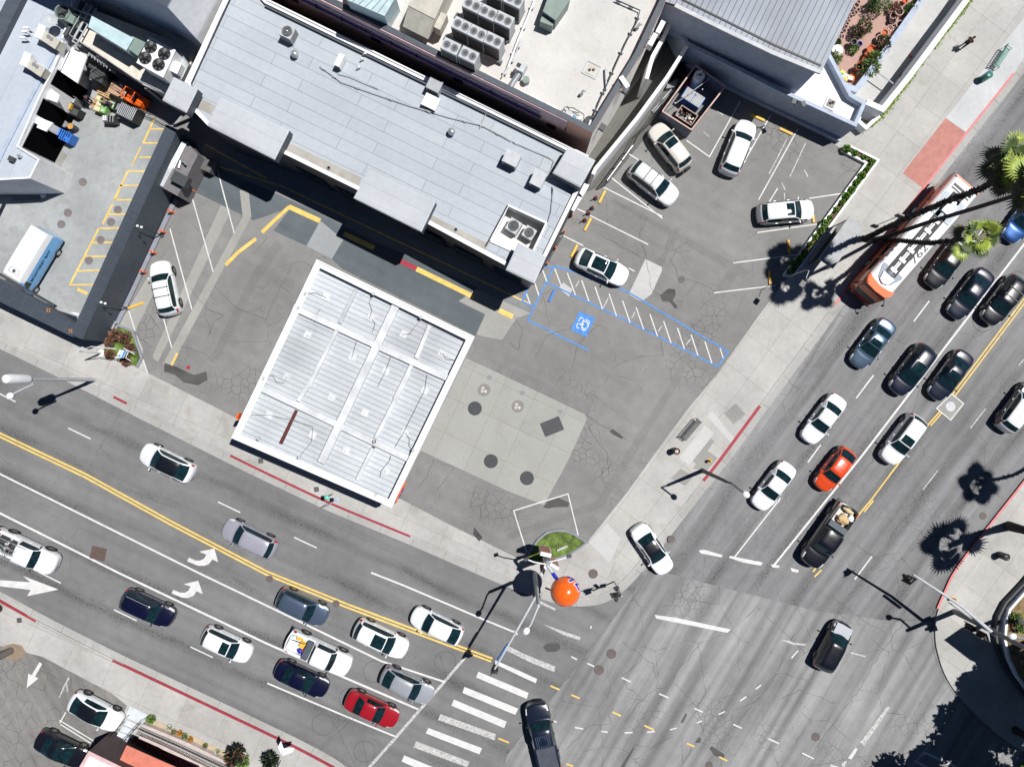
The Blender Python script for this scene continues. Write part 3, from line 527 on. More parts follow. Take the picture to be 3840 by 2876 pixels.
# --- long station building with the blue grey membrane roof ---
zr = 6.6
foot = [W(p, zr) for p in S(440, 250, 842-80, -260, 1300, 130, 1950, 462, 2228, 598, 2200, 665, 2049, 963, 1901, 999, 1597, 836, 1344, 715, 1056, 573, 777, 470, 720, 407, 640, 330)]
foot = [W(p, zr) for p in S(700, 310, 842, 0, 900, -120, 1000, 0, 1950, 462, 2228, 600, 2172, 712, 2049, 963, 1990, 1043, 1901, 999, 1597, 836, 1344, 715, 1056, 573, 777, 470, 718, 408)]
wellp = [W(p, 6.3) for p in S(1906, 772, 2049, 838, 1985, 972, 1838, 905)]
stn = bldg('service_station_building', 'long low building with pale blue grey membrane roof and stepped overhangs beside the forecourt', foot, zr, mat('shaded_shopfront', (.03, .04, .06), .5), m_roofblue, par=.28, pt=.3, capm='white', holes=[wellp])  # near black wall colour carries the front's shade along with its dark glazing
mb = MB(); q = inset(wellp, .0)
mb.prism(wellp, 4.9, 5.0, 1); 
for i in range(4):
    a, b = q[i], q[(i+1) % 4]; mb.add([(a.x, a.y, 5), (b.x, b.y, 5), (b.x, b.y, 6.42), (a.x, a.y, 6.42)], [(0, 1, 2, 3)], 0)
mb.pline(list(q)+[q[0]], .14, 6.32, 0, h=.14)
mb.build('equipment_well', ['white', 'offw'], stn)
zb = 7.6
def cover(pts, nm='roof_canopy', z=zb, th=.9, parent=None):
    mb = MB(); p = [W(a, z) for a in pts]; mb.prism(p, z-th, z, 0, mtop=1); mb.prism(inset(p, .08), z-.002, z+.05, 2, mtop=1, bottom=False); return mb.build(nm, ['slate', m_roofcov, 'white'], parent)
cover(tA(1440, 640, 1640, 742, 1545, 938, 1345, 832), parent=stn)
cover(S(776, 471, 828, 367, 1086, 491, 1031, 600), parent=stn)
cover(S(1326, 743, 1385, 636, 1634, 759, 1581, 870), parent=stn)
cover(S(1897, 1012, 1943, 911, 2049, 963, 2004, 1064), parent=stn)
cover(S(2131, 552, 2233, 602, 2176, 704, 2072, 650), parent=stn)
# tan ponding strips inside the front parapet and drains
m_rst = concrete('roof_stain', (.36, .345, .315), AA, 0, 0, .5, .2)
for q in (tB(280, 1180, 900, 1475, 870, 1545, 245, 1262), tF(1480, 240, 1960, 480, 1900, 540, 1440, 300), tA(1650, 810, 1790, 880, 1745, 950, 1610, 890)): mb = MB(); mb.sheet([W(a, 6.33) for a in q], 6.326); mb.build('stained_roof_edge', m_rst, stn)
mb = MB()
for q in (tB(625, 1393), tF(1677, 357)): mb = MB(); mb.lathe(W3(q[0], 6.34), [(.16, 0), (.16, .05), (.1, .05), (.1, 0)], 12); mb.build('roof_drain', 'grey', stn)
# gutter line on the long edge and parapet flashing
mb = MB(); q = [W(a, 6.66) for a in S(1000, 0, 1950, 462, 2206, 588)]; mb.pline(q, .12, 6.62, 0, h=.1); q = offset(q, -.42); mb.pline(q, .14, 6.5, 1, h=.06); mb.build('gutter', ['white', 'slate'], stn)
mb = MB(); q = [W(a, 6.7) for a in tA(1870, 0, 1545, 690)]; mb.pline(q, .35, 6.605, 0, h=.1); mb.build('parapet_flashing', 'white', stn)
# fascia doors on the forecourt front (shaded)
mb = MB(); a = W(S(1056, 573)[0], zr); b = W(S(1901, 999)[0], zr); d = (b-a).normalized(); n = Vector((-d.y, d.x))*-1
for k in range(6):
    p = a+d*(1.5+k*3.6)+n*.02; mb.box((p.x, p.y, 1.9), (2.6, .06, 3.4), math.atan2(d.y, d.x)); mb.build('garage_door', 'glass', stn); mb = MB()

# --- tall salmon building ---
zt = 9.2; q = S(2221, 498, 560, -340, 860, -1100, 2600, -420, 2490, -10, 2440, 130, 2330, 290, 2250, 440)
q = S(2221, 498, 1300, 42, 400, -400, 700, -1100, 2620, -300, 2497, 0, 2400, 205)
foot = [W(p, zt) for p in q]
sal = bldg('flat_roofed_building', 'tall salmon walled building with white coated flat roof crowded with cooling units', foot, zt, 'salmon', m_gravel, par=.75, pt=.4, capm='slate')
a, b = foot[0], foot[2]; d = (b-a).normalized(); n = Vector((d.y, -d.x)); n = n if n.y < 0 else -n; ang = math.atan2(d.y, d.x)
mid = lambda t, off, z: (a.x+d.x*t+n.x*off, a.y+d.y*t+n.y*off, z)
L = (b-a).length
mb = MB(); mb.box(mid(L/2+1, .035, 8.35), (L-2, .06, 1.5), ang, 0); mb.box(mid(L/2+2.2, .13, 7.6), (L-4, .2, .14), ang, 1); mb.box(mid(L/2+2.2, .12, 8.0), (L-4, .05, .05), ang, 1); mb.box(mid(L/2+2.2, .12, 8.45), (L-4, .05, .05), ang, 1)
mb.build('cornice_band', ['purple', mat('violet_tray', (.1, .06, .22), .6)], sal)
for t in (3.2, 11.2, 18.3, 25.4, 32.2): mb = MB(); mb.box(mid(t, .03, 6.6), (.75, .08, .6), ang); mb.build('wall_opening', 'black', sal)
for i in range(18): mb = MB(); mb.box(mid(2+i*2.1, .2, 7.75), (.05, .2, .45), ang); mb.build('bracket', 'fence', sal)
# white side wall facing the alley
a2, b2 = foot[0], foot[-1]; dd = (foot[-2]-foot[0]); 
mb = MB(); pts = [foot[0], foot[-1], foot[-2]]
o2 = offset(pts, -.03)
for i in range(2): mb.add([(o2[i].x, o2[i].y, .14), (o2[i+1].x, o2[i+1].y, .14), (o2[i+1].x, o2[i+1].y, zt-.25), (o2[i].x, o2[i].y, zt-.25)], [(0, 1, 2, 3)])
mb.build('side_wall', mat('cream_wall', (.8, .78, .73), .85, fine=.05), sal)
mb = MB()
for qq in (tC(1043, 790), tC(820, 1075)):
    p = W(qq[0], 7); 
    i = 0; A_, B_ = foot[0], foot[-1]; e = (B_-A_).normalized(); t = (p-A_).dot(e); pp = A_+e*t; nn = Vector((e.y, -e.x)); mb.box((pp.x+nn.x*.25, pp.y+nn.y*.25, 7), (.5, .5, .3), math.atan2(e.y, e.x)); mb.build('wall_light', 'darkg', sal); mb = MB()
# --- alley walls ---
def wall(name, label, pts, z, th, m, capm=None, z0=.1, cat='wall'):
    mb = MB(); q = [W(p, z) for p in pts]; mb.pline(q, th, z0, 0, h=z-z0); 
    t = mb.build(name, [m], None); return tag(t, label, cat)
wall('boundary_wall', 'tall white rendered wall running down the alley beside the salmon building', tC(1493, 385, 1330, 640, 1080, 980, 735, 1400, 715, 1445), 3.6, .28, 'wallw')
t = wall('alley_wall', 'slate topped pale wall joining the alley to the blue walled building', tC(1375, 160, 1290, 330, 1210, 470, 1160, 655), 4.0, .3, 'wallw')
patch('alley', m_alley, .1385, S(2180, 600, 2430, 250, 2560, 60, 2640, 100, 2560, 300, 2450, 480, 2280, 690, 2200, 720))
# ornamental black fence between alley and lot
fe = thing('metal_fence', W3(tC(1000, 1280)[0], .13), 'thin black metal fence with white top rail between alley and parking lot', 'fence')
q = [W(p, 1.6) for p in tC(1370, 755, 1215, 980, 1110, 1085)]+[W(p, 1.8) for p in tC(1050, 1200, 955, 1330, 830, 1500)]
mb = MB()
for i in range(len(q)-1):
    for z in (.4, 1.0, 1.7): mb.tube([(q[i].x, q[i].y, z), (q[i+1].x, q[i+1].y, z)], .03, 5)
    n_ = int((q[i+1]-q[i]).length/.16)
    for k in range(n_): p = q[i].lerp(q[i+1], k/n_); mb.tube([(p.x, p.y, .14), (p.x, p.y, 1.75)], .014, 4)
mb.build('railing', 'fence', fe)
mb = MB(); mb.pline(q[3:], .09, 1.75, 0, h=.06); mb.build('top_rail', 'white', fe)
for p in (q[3], q[4], q[5]): mb = MB(); mb.tube([(p.x, p.y, .13), (p.x, p.y, 1.9)], .05, 6); mb.build('post', 'fence', fe)

# --- metal roofed building, top right ---
zm = 7.2; low = 3.3
foot = [W(p, low) for p in S(2573, 172, 3013, 370, 3211, 475, 3240, 388, 3160, 350, 3110, 420-110, 2700, 60, 2640, 20)]
foot = [W(p, low) for p in S(2573, 168, 2783, 272, 2900, 333, 3211, 477, 3250, 385, 3195, 352, 2900, -200, 2700, -300, 2480, -20)]
mrb = bldg('metal_roofed_building', 'blue grey rendered building with standing seam metal roof above the parking lot', foot, low, 'blueg', mat('terrace_roof', (.75, .75, .74), .7), par=.7, pt=.3, capm='blueg')
up = [W(p, zm) for p in S(2529, 18, 3078, 276, 3215, -10, 3500, -600, 2900, -900, 2500, -300, 2470, 0)]
mb = MB(); mb.prism([p for p in inset(up, .25)], 2.5, zm-.25, 0); mb.build('upper_wall', 'blueg', mrb)
mb = MB(); mb.prism(up, zm-.25, zm, 0, mtop=1); mb.build('metal_roof', ['slate', m_seam], mrb)
mb = MB(); mb.pline([W(p, zm+.05) for p in tC(1440, -10, 2209, 370)+tD(530, 545)], .14, zm+.004, 0, h=.06); mb.build('ridge_vent', 'black', mrb)
mb = MB(); mb.pline([W(p, zm+.05) for p in tC(1395, 45, 1800, 245, 2209, 440)+tD(520, 598)], .3, zm-.1, 0, h=.18); mb.build('eave_trim', 'lgrey', mrb)
mb = MB()
for qa in (tC(1490, 365, 1500, 400), tC(1950, 600, 1885, 710), tD(330, 850, 235, 945)):
    a_, b_ = W(qa[0], low), W(qa[1], 1.5)
a_, b_ = foot[0], foot[3]; d = (b_-a_).normalized(); n = Vector((d.y, -d.x)); ang = math.atan2(d.y, d.x); L = (b_-a_).length
for t in (5.1, 12.1): p = a_+d*t+n*.012; mb.box((p.x, p.y, 1.7), (.06, .03, 3.1), ang)
mb.build('wall_joint', 'slate', mrb)
mb = MB(); p = a_+d*(L/2)+n*.15; mb.box((p.x, p.y, .4), (L, .3, .5), ang); mb.build('plinth', 'blueg', mrb)
p = W3(tD(610, 860)[0], 2.7); mb = MB(); mb.box((p.x, p.y, 2.65), (.95, .95, .12), ang, 0); mb.box((p.x, p.y, 2.74), (.6, .6, .06), ang, 1); mb.ball((p.x-.1, p.y, 2.8), .12, m=2); mb.ball((p.x+.12, p.y+.05, 2.8), .12, m=2)
tag(mb.build('roof_hatch', ['offw', 'grey', 'brown']), 'dark stained roof drain box on the white terrace roof', 'roof drain')
# lot floodlight fixed to this wall
p = W(tD(330, 850)[0], 3.9); fl = thing('wall_floodlight', (p.x, p.y, 3.3), 'twin floodlight on the parapet of the blue grey wall above the parking lot', 'floodlight')
mb = MB(); mb.tube([(p.x, p.y, 3.2), (p.x, p.y, 4.2)], .05, 6); mb.tube([(p.x-.35, p.y+.1, 4.2), (p.x+.35, p.y-.1, 4.2)], .035, 5); mb.build('bracket', 'fence', fl)
for s in (-1, 1): mb = MB(); mb.box((p.x+s*.38, p.y-s*.1-.15, 4.25), (.34, .42, .1), .4*s); mb.build('lamp_head', 'fence', fl)

# --- planting patio and ramp walls ---
pat = [W(p, .2) for p in S(3080, 275, 3214, -20, 3400, -330, 3560, -160, 3450, 20, 3280, 255, 3213, 335)]
mb = MB(); mb.sheet(pat, .2); struct(mb, 'patio', 'patio', origin=(0, 0, 0))
t = thing('patio_wall', W3(S(3280, 255)[0], .13), 'low slate capped wall around the potted plant patio', 'wall')
mb = MB(); q = [W(p, 1.1) for p in S(3640, -230, 3450, 10, 3285, 240, 3210, 338, 3062, 282)]; mb.pline(q, .42, .13, 0, h=.97); mb.build('wall_body', 'wallw', t); mb = MB(); mb.pline(q, .5, 1.1, 0, h=.06); mb.build('coping', 'blueg', t)
patch('ledge_paving', concrete('ledge', (.44, .44, .43), AB, 0, 0, .12), .139, tD(1380, 0, 1700, 0, 2100, -600, 1800, -600), tD(1380, 0, 1720, 0, 1030, 900, 800, 790, 980, 560))
t = wall('ramp_wall', 'white topped wall with ivy at its foot beside the boulevard pavement', tD(2300, -800, 1735, 0, 1255, 640, 1040, 905, 905, 845), 2.4, .45, 'wallw')
mb = MB(); mb.pline([W(p, 1.1) for p in tD(900, 845, 835, 1000, 900, 1060, 1010, 960)], .3, .13, 0, h=1.0); tag(mb.build('return_wall', 'wallw'), 'short pale wall closing the ramp near the blue walled building', 'wall')
mb = MB(); mb.tube([W3(tD(980, 590)[0], 1.2), W3(tD(1140, 705)[0], 1.2)], .05, 6); tag(mb.build('handrail_bar', 'lgrey'), 'single pale bar spanning the ramp between its two walls', 'handrail')

# --- left building with loading docks ---
zl = 4.6
q = S(-300, -900, 330, -900, 270, 30, 228, 175, 204, 253, 150, 362, 68, 548, 148, 598, 112, 670, 0, 676, -300, 676)
foot = [W(p, zl) for p in q]
lb = bldg('warehouse_building', 'white roofed building with loading docks opening onto the yard', foot, zl, 'wallw', m_roofleft, par=.2, pt=.12, capm='white')
mb = MB(); mb.pline([W(p, zl) for p in tA(620, 120, 300, 700, 40, 1200, -150, 1600)], .3, zl-.19, 0, h=.1); mb.build('gutter', 'blueg', lb)
mb = MB(); mb.pline([W(p, zl+.3) for p in tA(170, -100, 0, 240, -200, 640)], 1.1, zl-.15, 0, h=.5); mb.build('roof_step', 'slate', lb)
def dock(p1, p2, zh, ext, nm='dock_opening_shade'):
    a, b = W(p1, zl), W(p2, zl); d = (b-a).normalized(); n = Vector((-d.y, d.x)); n = n if n.x > 0 else -n
    mb = MB(); mb.prism([a+n*.01, b+n*.01, b+n*ext, a+n*ext], .15, zh); mb.build(nm, mat('dock_shade_black', (.004, .004, .005), 1, spec=0), lb)  # flat black slab stands in for the deep shade inside the open dock
dock((204, 253), (168, 318), 4.2, .06); dock((150, 362), (120, 423), 4.2, .06); dock((118, 455), (70, 545), 4.2, .06)
mb = MB(); q = [W(p, 4.4) for p in tA(190, 975, 268, 1010, 152, 1250, 80, 1215)]; mb.prism(q, 4.1, 4.25, 0); mb.build('dock_awning', 'lgrey', lb)
q = [W(p, 3.4) for p in tA(455, 565, 640, 690, 560, 760, 400, 690)]
for q in (tA(735, 500, 900, 590, 800, 760, 640, 640),): pass
# dock canopies that throw the deep shade
for nm, q in (('dock_hood', tA(600, 395, 725, 455, 640, 690, 450, 560)), ('dock_hood', tA(370, 700, 495, 790, 470, 850, 330, 800)), ('dock_hood', tA(290, 960, 440, 1020, 380, 1090, 262, 1040))):
    mb = MB(); mb.prism([W(p, 3.9) for p in q], 3.75, 3.9); mb.build(nm, 'white', lb)
mb = MB(); q = [W(p, .2) for p in tA(500, 600, 690, 640, 560, 740, 520, 800, 330, 700)]; 
# --- equipment platform ---
zp = 4.3
pf = thing('equipment_platform', W3(tA(1000, 500)[0], .13), 'cream raised deck behind the yard carrying chillers, ducts and railings', 'platform')
q = [W(p, zp) for p in tA(640, 340, 790, 90, 1180, 240, 1620, 420, 1540, 640, 1400, 810, 1180, 700, 780, 430)]
mb = MB(); mb.prism(q, zp-.35, zp); mb.build('deck', concrete('deck_cream', (.6, .56, .49), AA, 0, 0, .6, .2), pf)
for p in q: mb = MB(); mb.box((p.x*.995, p.y*.995, 2.05), (.25, .25, 3.9)); mb.build('column', 'grey', pf)
def rail(pts, z, parent, h=1.05, m='lgrey', closed=False, nm='railing'):
    mb = MB(); w_ = [W(p, z) for p in pts]
    for i in range(len(w_)-1):
        for k in (.5, 1): mb.tube([(w_[i].x, w_[i].y, z+h*k), (w_[i+1].x, w_[i+1].y, z+h*k)], .028, 5)
        n_ = max(1, int((w_[i+1]-w_[i]).length/1.4))
        for k in range(n_+1): p = w_[i].lerp(w_[i+1], k/n_); mb.tube([(p.x, p.y, z), (p.x, p.y, z+h)], .025, 5)
    return mb.build(nm, m, parent)
rail(tA(645, 345, 780, 430, 1180, 700, 1390, 800), zp, pf); rail(tA(830, 40, 1230, 200, 1640, 400), zp, pf, m='grey'); rail(tA(640, 340, 780, 90), zp, pf)
mb = MB(); mb.prism([W(p, .2) for p in tA(600, 300, 1400, 700, 1560, 820, 1480, 900, 1400, 860, 900, 560, 640, 420)], .15, 3.0); mb.build('back_room', 'grey', pf)
# tall building behind the platform
g0 = W((866, 288)); d1 = Vector((-.899, .438)); d2 = Vector((.47, .883)); zt2 = 11.5
foot = [g0, g0+d2*26, g0+d2*26+d1*26, g0+d1*26]
bldg('tall_rear_building', 'tall plain grey walled building rising behind the equipment platform', foot, zt2, 'blueg', mat('dark_roof', (.05, .055, .06), .8), par=.5, pt=.5, capm='slate')
a, b = foot[0], foot[1]; o2 = offset([a, b], -.03); mb = MB(); mb.add([(o2[0].x, o2[0].y, .14), (o2[1].x, o2[1].y, .14), (o2[1].x, o2[1].y, zt2-.1), (o2[0].x, o2[0].y, zt2-.1)], [(0, 1, 2, 3)])  # sunlit side coloured white, shaded walls blue grey: the light is in the colours
trb = [o for o in sc.objects if o.name.startswith('tall_rear_building')][0]; mb.build('side_wall', 'wallw', trb)

# --- black yard wall and gate canopy ---
yw = thing('yard_wall', W3(S(540, 900)[0], .13), 'high dark slate wall with tiled black top between the yard and the forecourt', 'wall')
zw = 3.8; q1 = tA(1440, 1065, 1250, 1450)+tE(1225, 60, 660, 1180, 620, 1245)
q = [W(p, zw) for p in tA(1425, 1055)+tE(635, 1245)]
mb = MB(); mb.pline(q, .95, .13, 0, h=zw-.13); mb.build('wall_body', 'slate', yw)
mb = MB(); d = (q[1]-q[0]).normalized(); n = Vector((-d.y, d.x)); mb.prism([q[0]-n*.5, q[1]-n*.5, q[1]+n*.42, q[0]+n*.42], zw, zw+.05, 0); mb.build('tiled_coping', m_tile, yw)
gc = thing('gate_canopy', W3(tE(300, 1050)[0], .13), 'wide dark tiled canopy over the yard gate at the pavement', 'canopy')
q = [W(p, zw) for p in tE(0, 755, 610, 1000+70, 600, 1240, 0, 955)]
q = [W(p, zw) for p in tE(-600, 480, 0, 770, 430, 1010, 620, 1140, 600, 1245, 0, 955, -600, 660)]
mb = MB(); mb.prism(q, zw-.7, zw, 0, mtop=1); mb.build('canopy_slab', ['slate', m_tile], gc)
for p in (tE(200, 960), tE(-250, 740), tE(560, 1130)):
    mb = MB(); p = W3(p[0], zw); mb.box((p.x, p.y, 1.6), (.4, .4, 3.0), R(AA)); mb.build('column', 'slate', gc)
mb = MB(); mb.pline([W(p, zw) for p in tE(-600, 430, 0, 728, 455, 990)], .16, zw-.25, 0, h=.4); mb.build('gutter', 'darkg', gc)
for p in (tE(405, 1025), tE(588, 1197)):
    mb = MB(); c = W3(p[0], zw); 
    for k in range(4): mb.box((c.x+.13*math.cos(k*R(90)+.8), c.y+.13*math.sin(k*R(90)+.8), zw+.04), (.1, .1, .07), .8)
    mb.build('anchor_bolt_plate', mat('rust_orange', (.5, .2, .05), .8), gc)
wg = thing('sliding_gate', W3(tE(540, 1080)[0], .13), 'white panel gate closing the yard entrance beneath the dark canopy', 'gate')
mb = MB(); a_, b_ = W(tE(415, 1010)[0], 1.9), W(tE(650, 1090)[0], 1.9); mb.line(a_, b_, .12, .2, 0, h=1.9); mb.build('gate_panel', 'white', wg); mb = MB(); mb.line(a_, b_, .2, 2.1, 0, h=.06); mb.build('chain_track', 'fence', wg)
patch('gate_threshold', 'white', .139, tE(415, 1015, 650, 1050, 640, 1140, 590, 1130))
# kerb strip along the wall
mb = MB(); mb.pline([W(p, .3) for p in tE(1460, 100, 1400, 220, 985, 1100, 945, 1180)], .35, .13, 0, h=.17); tag(mb.build('kerb_block', 'kerbg'), 'long grey kerb running along the foot of the slate wall', 'kerb')
# grey equipment box at the wall end
gb = thing('equipment_cabinet', W3(tA(1460, 1400)[0], .13), 'flat topped dark grey enclosure with pipes at the end of the slate wall', 'cabinet')
q = [W(p, 2.6) for p in tA(1545, 1180, 1640, 1280, 1470, 1625, 1315, 1540)]
mb = MB(); mb.prism(q, .13, 2.6); mb.build('enclosure', mat('cabinet_top', (.16, .15, .16), .7), gb)
mb = MB(); mb.box((*W(tA(1500, 1490)[0], 3), 2.95), (1.3, .9, .7), R(-28)); mb.build('fan_box', 'darkg', gb)
mb = MB()
for k in range(4): mb.tube([W3((tA(1545-k*12, 1180)[0]), 2.75), W3(tA(1440-k*16, 1400+0)[0], 2.75)], .045, 6)
mb.tube([W3(tA(1480, 1390)[0], 2.8), W3(tA(1500, 1330)[0], 2.8), W3(tA(1540, 1360)[0], 3.1)], .1, 8); mb.build('pipe', 'steel', gb)
mb = MB(); q = [W(p, 2.75) for p in tA(1510, 1165, 1550, 1185, 1350, 1550, 1310, 1530)]; mb.prism(q, .13, 2.75); mb.build('side_panel', 'lgrey', gb)
mb = MB(); q = [W(p, 1.3) for p in tA(1645, 1275, 1775, 1340, 1735, 1430, 1600, 1375)]; mb.prism(q, .13, 1.3); tag(mb.build('storage_box', mat('box_dark', (.1, .1, .1), .7)), 'square dark flat topped box beside the grey enclosure', 'storage box')

# --- white fuel canopy ---
zc = 5.4
fc = thing('fuel_canopy', W3(S(1330, 1440)[0], .13), 'large white fuel pump canopy with ribbed deck and raised beams', 'canopy')
q = [W(p, zc) for p in S(1186, 974, 1779, 1258, 1472, 1904, 866, 1643)]
q = [W(p, zc) for p in tF(525, 602, 1832, 1243)+tJ(1145, 1112, -183, 535)]
cen = sum(q, Vector((0, 0)))/4
mb = MB(); mb.prism(q, 4.5, zc, 0, holes=[inset(q, .12)]); mb.prism(inset(q, .12), zc-.16, zc-.1, 0, holes=[inset(q, .5)]); mb.build('fascia', 'white', fc)
mb = MB(); mb.prism(inset(q, .12), 4.62, 4.72, 0); mb.build('deck', m_deckroof, fc)
BN = [0]
def beam(m_, p1, p2, wd, z0, z1, nm='beam'):
    BN[0] += 1; z1 += .004*BN[0]; z0 += .003*BN[0]; mb = MB(); mb.line(W(p1, z1), W(p2, z1), wd, z0, 0, h=z1-z0); mb.build(nm, m_, fc)
zbm = 5.0
beam('offw2', tF(1180, 985)[0], tJ(560, 740)[0], .62, 4.7, zbm+.05)
beam('offw2', tF(330, 1000)[0], tF(1640, 1600)[0], .5, 4.7, zbm); beam('offw2', tJ(60, 120)[0], tJ(1300, 715)[0], .5, 4.7, zbm)
for a_, b_, mm in ((tF(850, 850)[0], tF(715, 1130)[0], 'lgrey'), (tF(1460, 1150)[0], tF(1350, 1420)[0], 'offw2'), (tF(695, 1180)[0], tF(460, 1657)[0], 'offw2'), (tF(1310, 1480)[0], tF(1170, 1760)[0], 'offw2'), (tJ(520, 0)[0], tJ(370, 230)[0], 'offw2'), (tJ(1290, 0)[0], tJ(1010, 540)[0], 'offw2'), (tJ(990, 620)[0], tJ(860, 880)[0], 'offw2')): beam(mm, a_, b_, .3, 4.7, 4.9, 'channel')
mb = MB(); mb.sheet([W(p, 4.78) for p in tJ(345, 300, 372, 310, 240, 590, 210, 578)], 4.775); mb.build('rusty_channel', mat('rust', (.09, .025, .02), .9, fine=.3), fc)
mb = MB(); mb.sheet([W(p, 4.78) for p in tJ(985, 600, 1010, 612, 960, 700, 935, 690)], 4.775); mb.lathe(W3(tJ(1003, 565)[0], 5.02), [(.14, -.02), (.14, .16), (.1, .16), (.1, -.02)], 10); mb.build('drain_gap', 'darkg', fc)
for p in (tF(600, 915), tF(450, 1230), tF(970, 1085), tF(1245, 1222), tF(1560, 1380), tF(820, 1410), tF(1095, 1530), tJ(280, 30), tJ(130, 345), tJ(650, 200), tJ(490, 510), tJ(765, 640), tJ(925, 325), tJ(1420, 140), tJ(1255, 490), tJ(1095, 810)):
    mb = MB(); c = W3(p[0], 4.75); mb.box((c.x, c.y, 4.745), (.55, .55, .05), R(AA)); mb.cyl((c.x, c.y, 4.77), .07, .1, 8); mb.build('light_box', 'offw2', fc)
def wire(pts, z, parent, m='lgrey', r=.018, nm='conduit'):
    mb = MB(); mb.tube([W3(p, z) for p in pts], r, 5); return mb.build(nm, m, parent)
for q_ in (tF(430, 885, 520, 880, 600, 915), tF(995, 880, 960, 960, 985, 1020, 965, 1085), tF(1400, 1090, 1330, 1170, 1300, 1220, 1245, 1222), tF(1565, 1380, 1600, 1430, 1670, 1437), tF(860, 1260, 820, 1410), tF(1145, 1390, 1095, 1530, 1030, 1657), tJ(90, 20, 160, 20, 190, 70, 250, 80, 275, 30), tJ(1440, 10, 1420, 140, 1250, 480, 1175, 610), tJ(1255, 490, 1295, 540, 1290, 600, 1325, 635), tJ(490, 510, 480, 570, 420, 640, 380, 695), tJ(-20, 345, 130, 345, 330, 390, 490, 440, 490, 510), tJ(1140, 680, 1130, 720, 1060, 810, 1050, 855), tF(555, 1015, 515, 1060, 505, 1130), tF(985, 1100, 1010, 1130, 990, 1200)): wire(q_, 4.86, fc, 'grey')
for p in (tF(430, 885), tF(372, 1003), tJ(82, 42), tJ(40, 538), tJ(380, 697), tJ(1013, 1008), tF(995, 885), tF(1390, 1080), tJ(1325, 638)):
    mb = MB(); c = W3(p[0], 5.35); mb.box((c.x, c.y, 5.33), (.2, .26, .16), R(AA)); mb.build('junction_box', 'lgrey', fc)
mb = MB()
ca = W(tF(525, 602)[0], zc); 
for u, v in ((.2, .22), (.8, .22), (.2, .78), (.8, .78)):
    p = (q[0].lerp(q[1], u)).lerp(q[3].lerp(q[2], u), v); mb = MB(); mb.box((p.x, p.y, 2.3), (.4, .4, 4.4), R(AA)); mb.build('column', 'white', fc)
# round logo disc on the east fascia and a small orange panel on the west one
ed = (q[2]-q[1]).normalized(); nn = Vector((-ed.y, ed.x)); nn = nn if nn.x > 0 else -nn
pc = W(tJ(1212, 985)[0], 4.7); t_ = (pc-q[1]).dot(ed); pc = q[1]+ed*t_; ex = Vector((ed.x, ed.y, 0)); ez = Vector((0, 0, 1)); en = Vector((nn.x, nn.y, 0))
M3 = Matrix((ex, ez, en)).transposed(); ctr = Vector((pc.x, pc.y, 4.55))+en*.02
mb = MB(); mb.lathe(ctr, [(.95, 0), (.95, .1), (.001, .1)], 28, 0, M3); mb.build('round_logo_disc', 'orange', fc)
vs, fs = text_mesh('76', .95, .01, .03); mb = MB(); mb.add([ctr+en*.12+M3 @ Vector((-v.x, v.y, v.z)) for v in vs], [tuple(reversed(f)) for f in fs]); mb.build('logo_numerals', 'cyan', fc)
mb = MB(); a_ = W(tI(1985, 330)[0], 5); b_ = W(tI(1965, 378)[0], 5); mb.line(a_, b_, .14, 4.6, 0, h=.6); mb.build('orange_panel', 'orange', fc)

# --- coral awning building bottom left ---
cb = thing('restaurant_building', W3(tM(1200, 1657)[0], .13), 'low building with white roof and coral awning at the bottom left corner', 'building')
q = [W(p, 3.6) for p in tM(650, 1657, 715, 1565, 790, 1530, 1030, 1657, 1500, 1900, 900, 1950, 600, 1800)]
q = [W(p, 3.6) for p in tM(640, 1680, 735, 1520, 1290, 1790, 1150, 2100, 560, 1850)]
mb = MB(); mb.prism(q, .13, 3.6, 0, mtop=1); mb.build('wall', [mat('shade_dark_wall', (.06, .04, .04), .8), mat('pink_wall', (.55, .38, .38), .8)], cb); mb = MB(); mb.prism(inset(q, .3), 3.61, 3.68, 0); mb.build('roof', 'white', cb)  # wall sides coloured near black for the shadow on them, top edge left pink
mb = MB(); e = [W(p, 3.0) for p in tM(1045, 1475, 1320, 1590, 1500, 1657, 1640, 1740, 1500, 2000, 985, 1657-40)]; 
A1 = tM(1048, 1475)[0]; A2 = tM(1310, 1592)[0]; A3 = tM(1650, 1740)[0]; B1 = tM(985, 1610)[0]; B2 = tM(1250, 1730)[0]; B3 = tM(1600, 1900)[0]
P_ = [W3(A1, 3.3), W3(A2, 3.3), W3(B2, 2.9), W3(B1, 2.9)]; mb.add(P_+[p-Vector((0, 0, .06)) for p in P_], [(3, 2, 1, 0), (4, 5, 6, 7), (0, 1, 5, 4), (1, 2, 6, 5), (2, 3, 7, 6), (3, 0, 4, 7)])
mb.build('awning', 'coral', cb)
mb = MB(); P_ = [W3(A2, 3.15), W3(A3, 3.15), W3(B3, 2.8), W3(B2, 2.8)]; mb.add(P_+[p-Vector((0, 0, .06)) for p in P_], [(3, 2, 1, 0), (4, 5, 6, 7), (0, 1, 5, 4), (1, 2, 6, 5), (2, 3, 7, 6), (3, 0, 4, 7)]); mb.build('awning', 'coral', cb)
patch('terrace_deck', 'brown', .32, tM(1110, 1400, 1330, 1500, 1640, 1657, 1800, 1740, 1600, 1900, 1000, 1640))
mb = MB(); mb.pline([W(p, .6) for p in tM(1185, 1310, 1550, 1460, 1950, 1657, 2100, 1740)], .22, .13, 0, h=.5); mb.pline([W(p, .5) for p in tM(1150, 1410, 1300, 1470, 1640, 1640, 1750, 1700)], .3, .13, 0, h=.35); tag(mb.build('terrace_wall', mat('pale_pink_wall', (.5, .42, .4), .85)), 'low pale pink wall under the black terrace railing', 'wall')
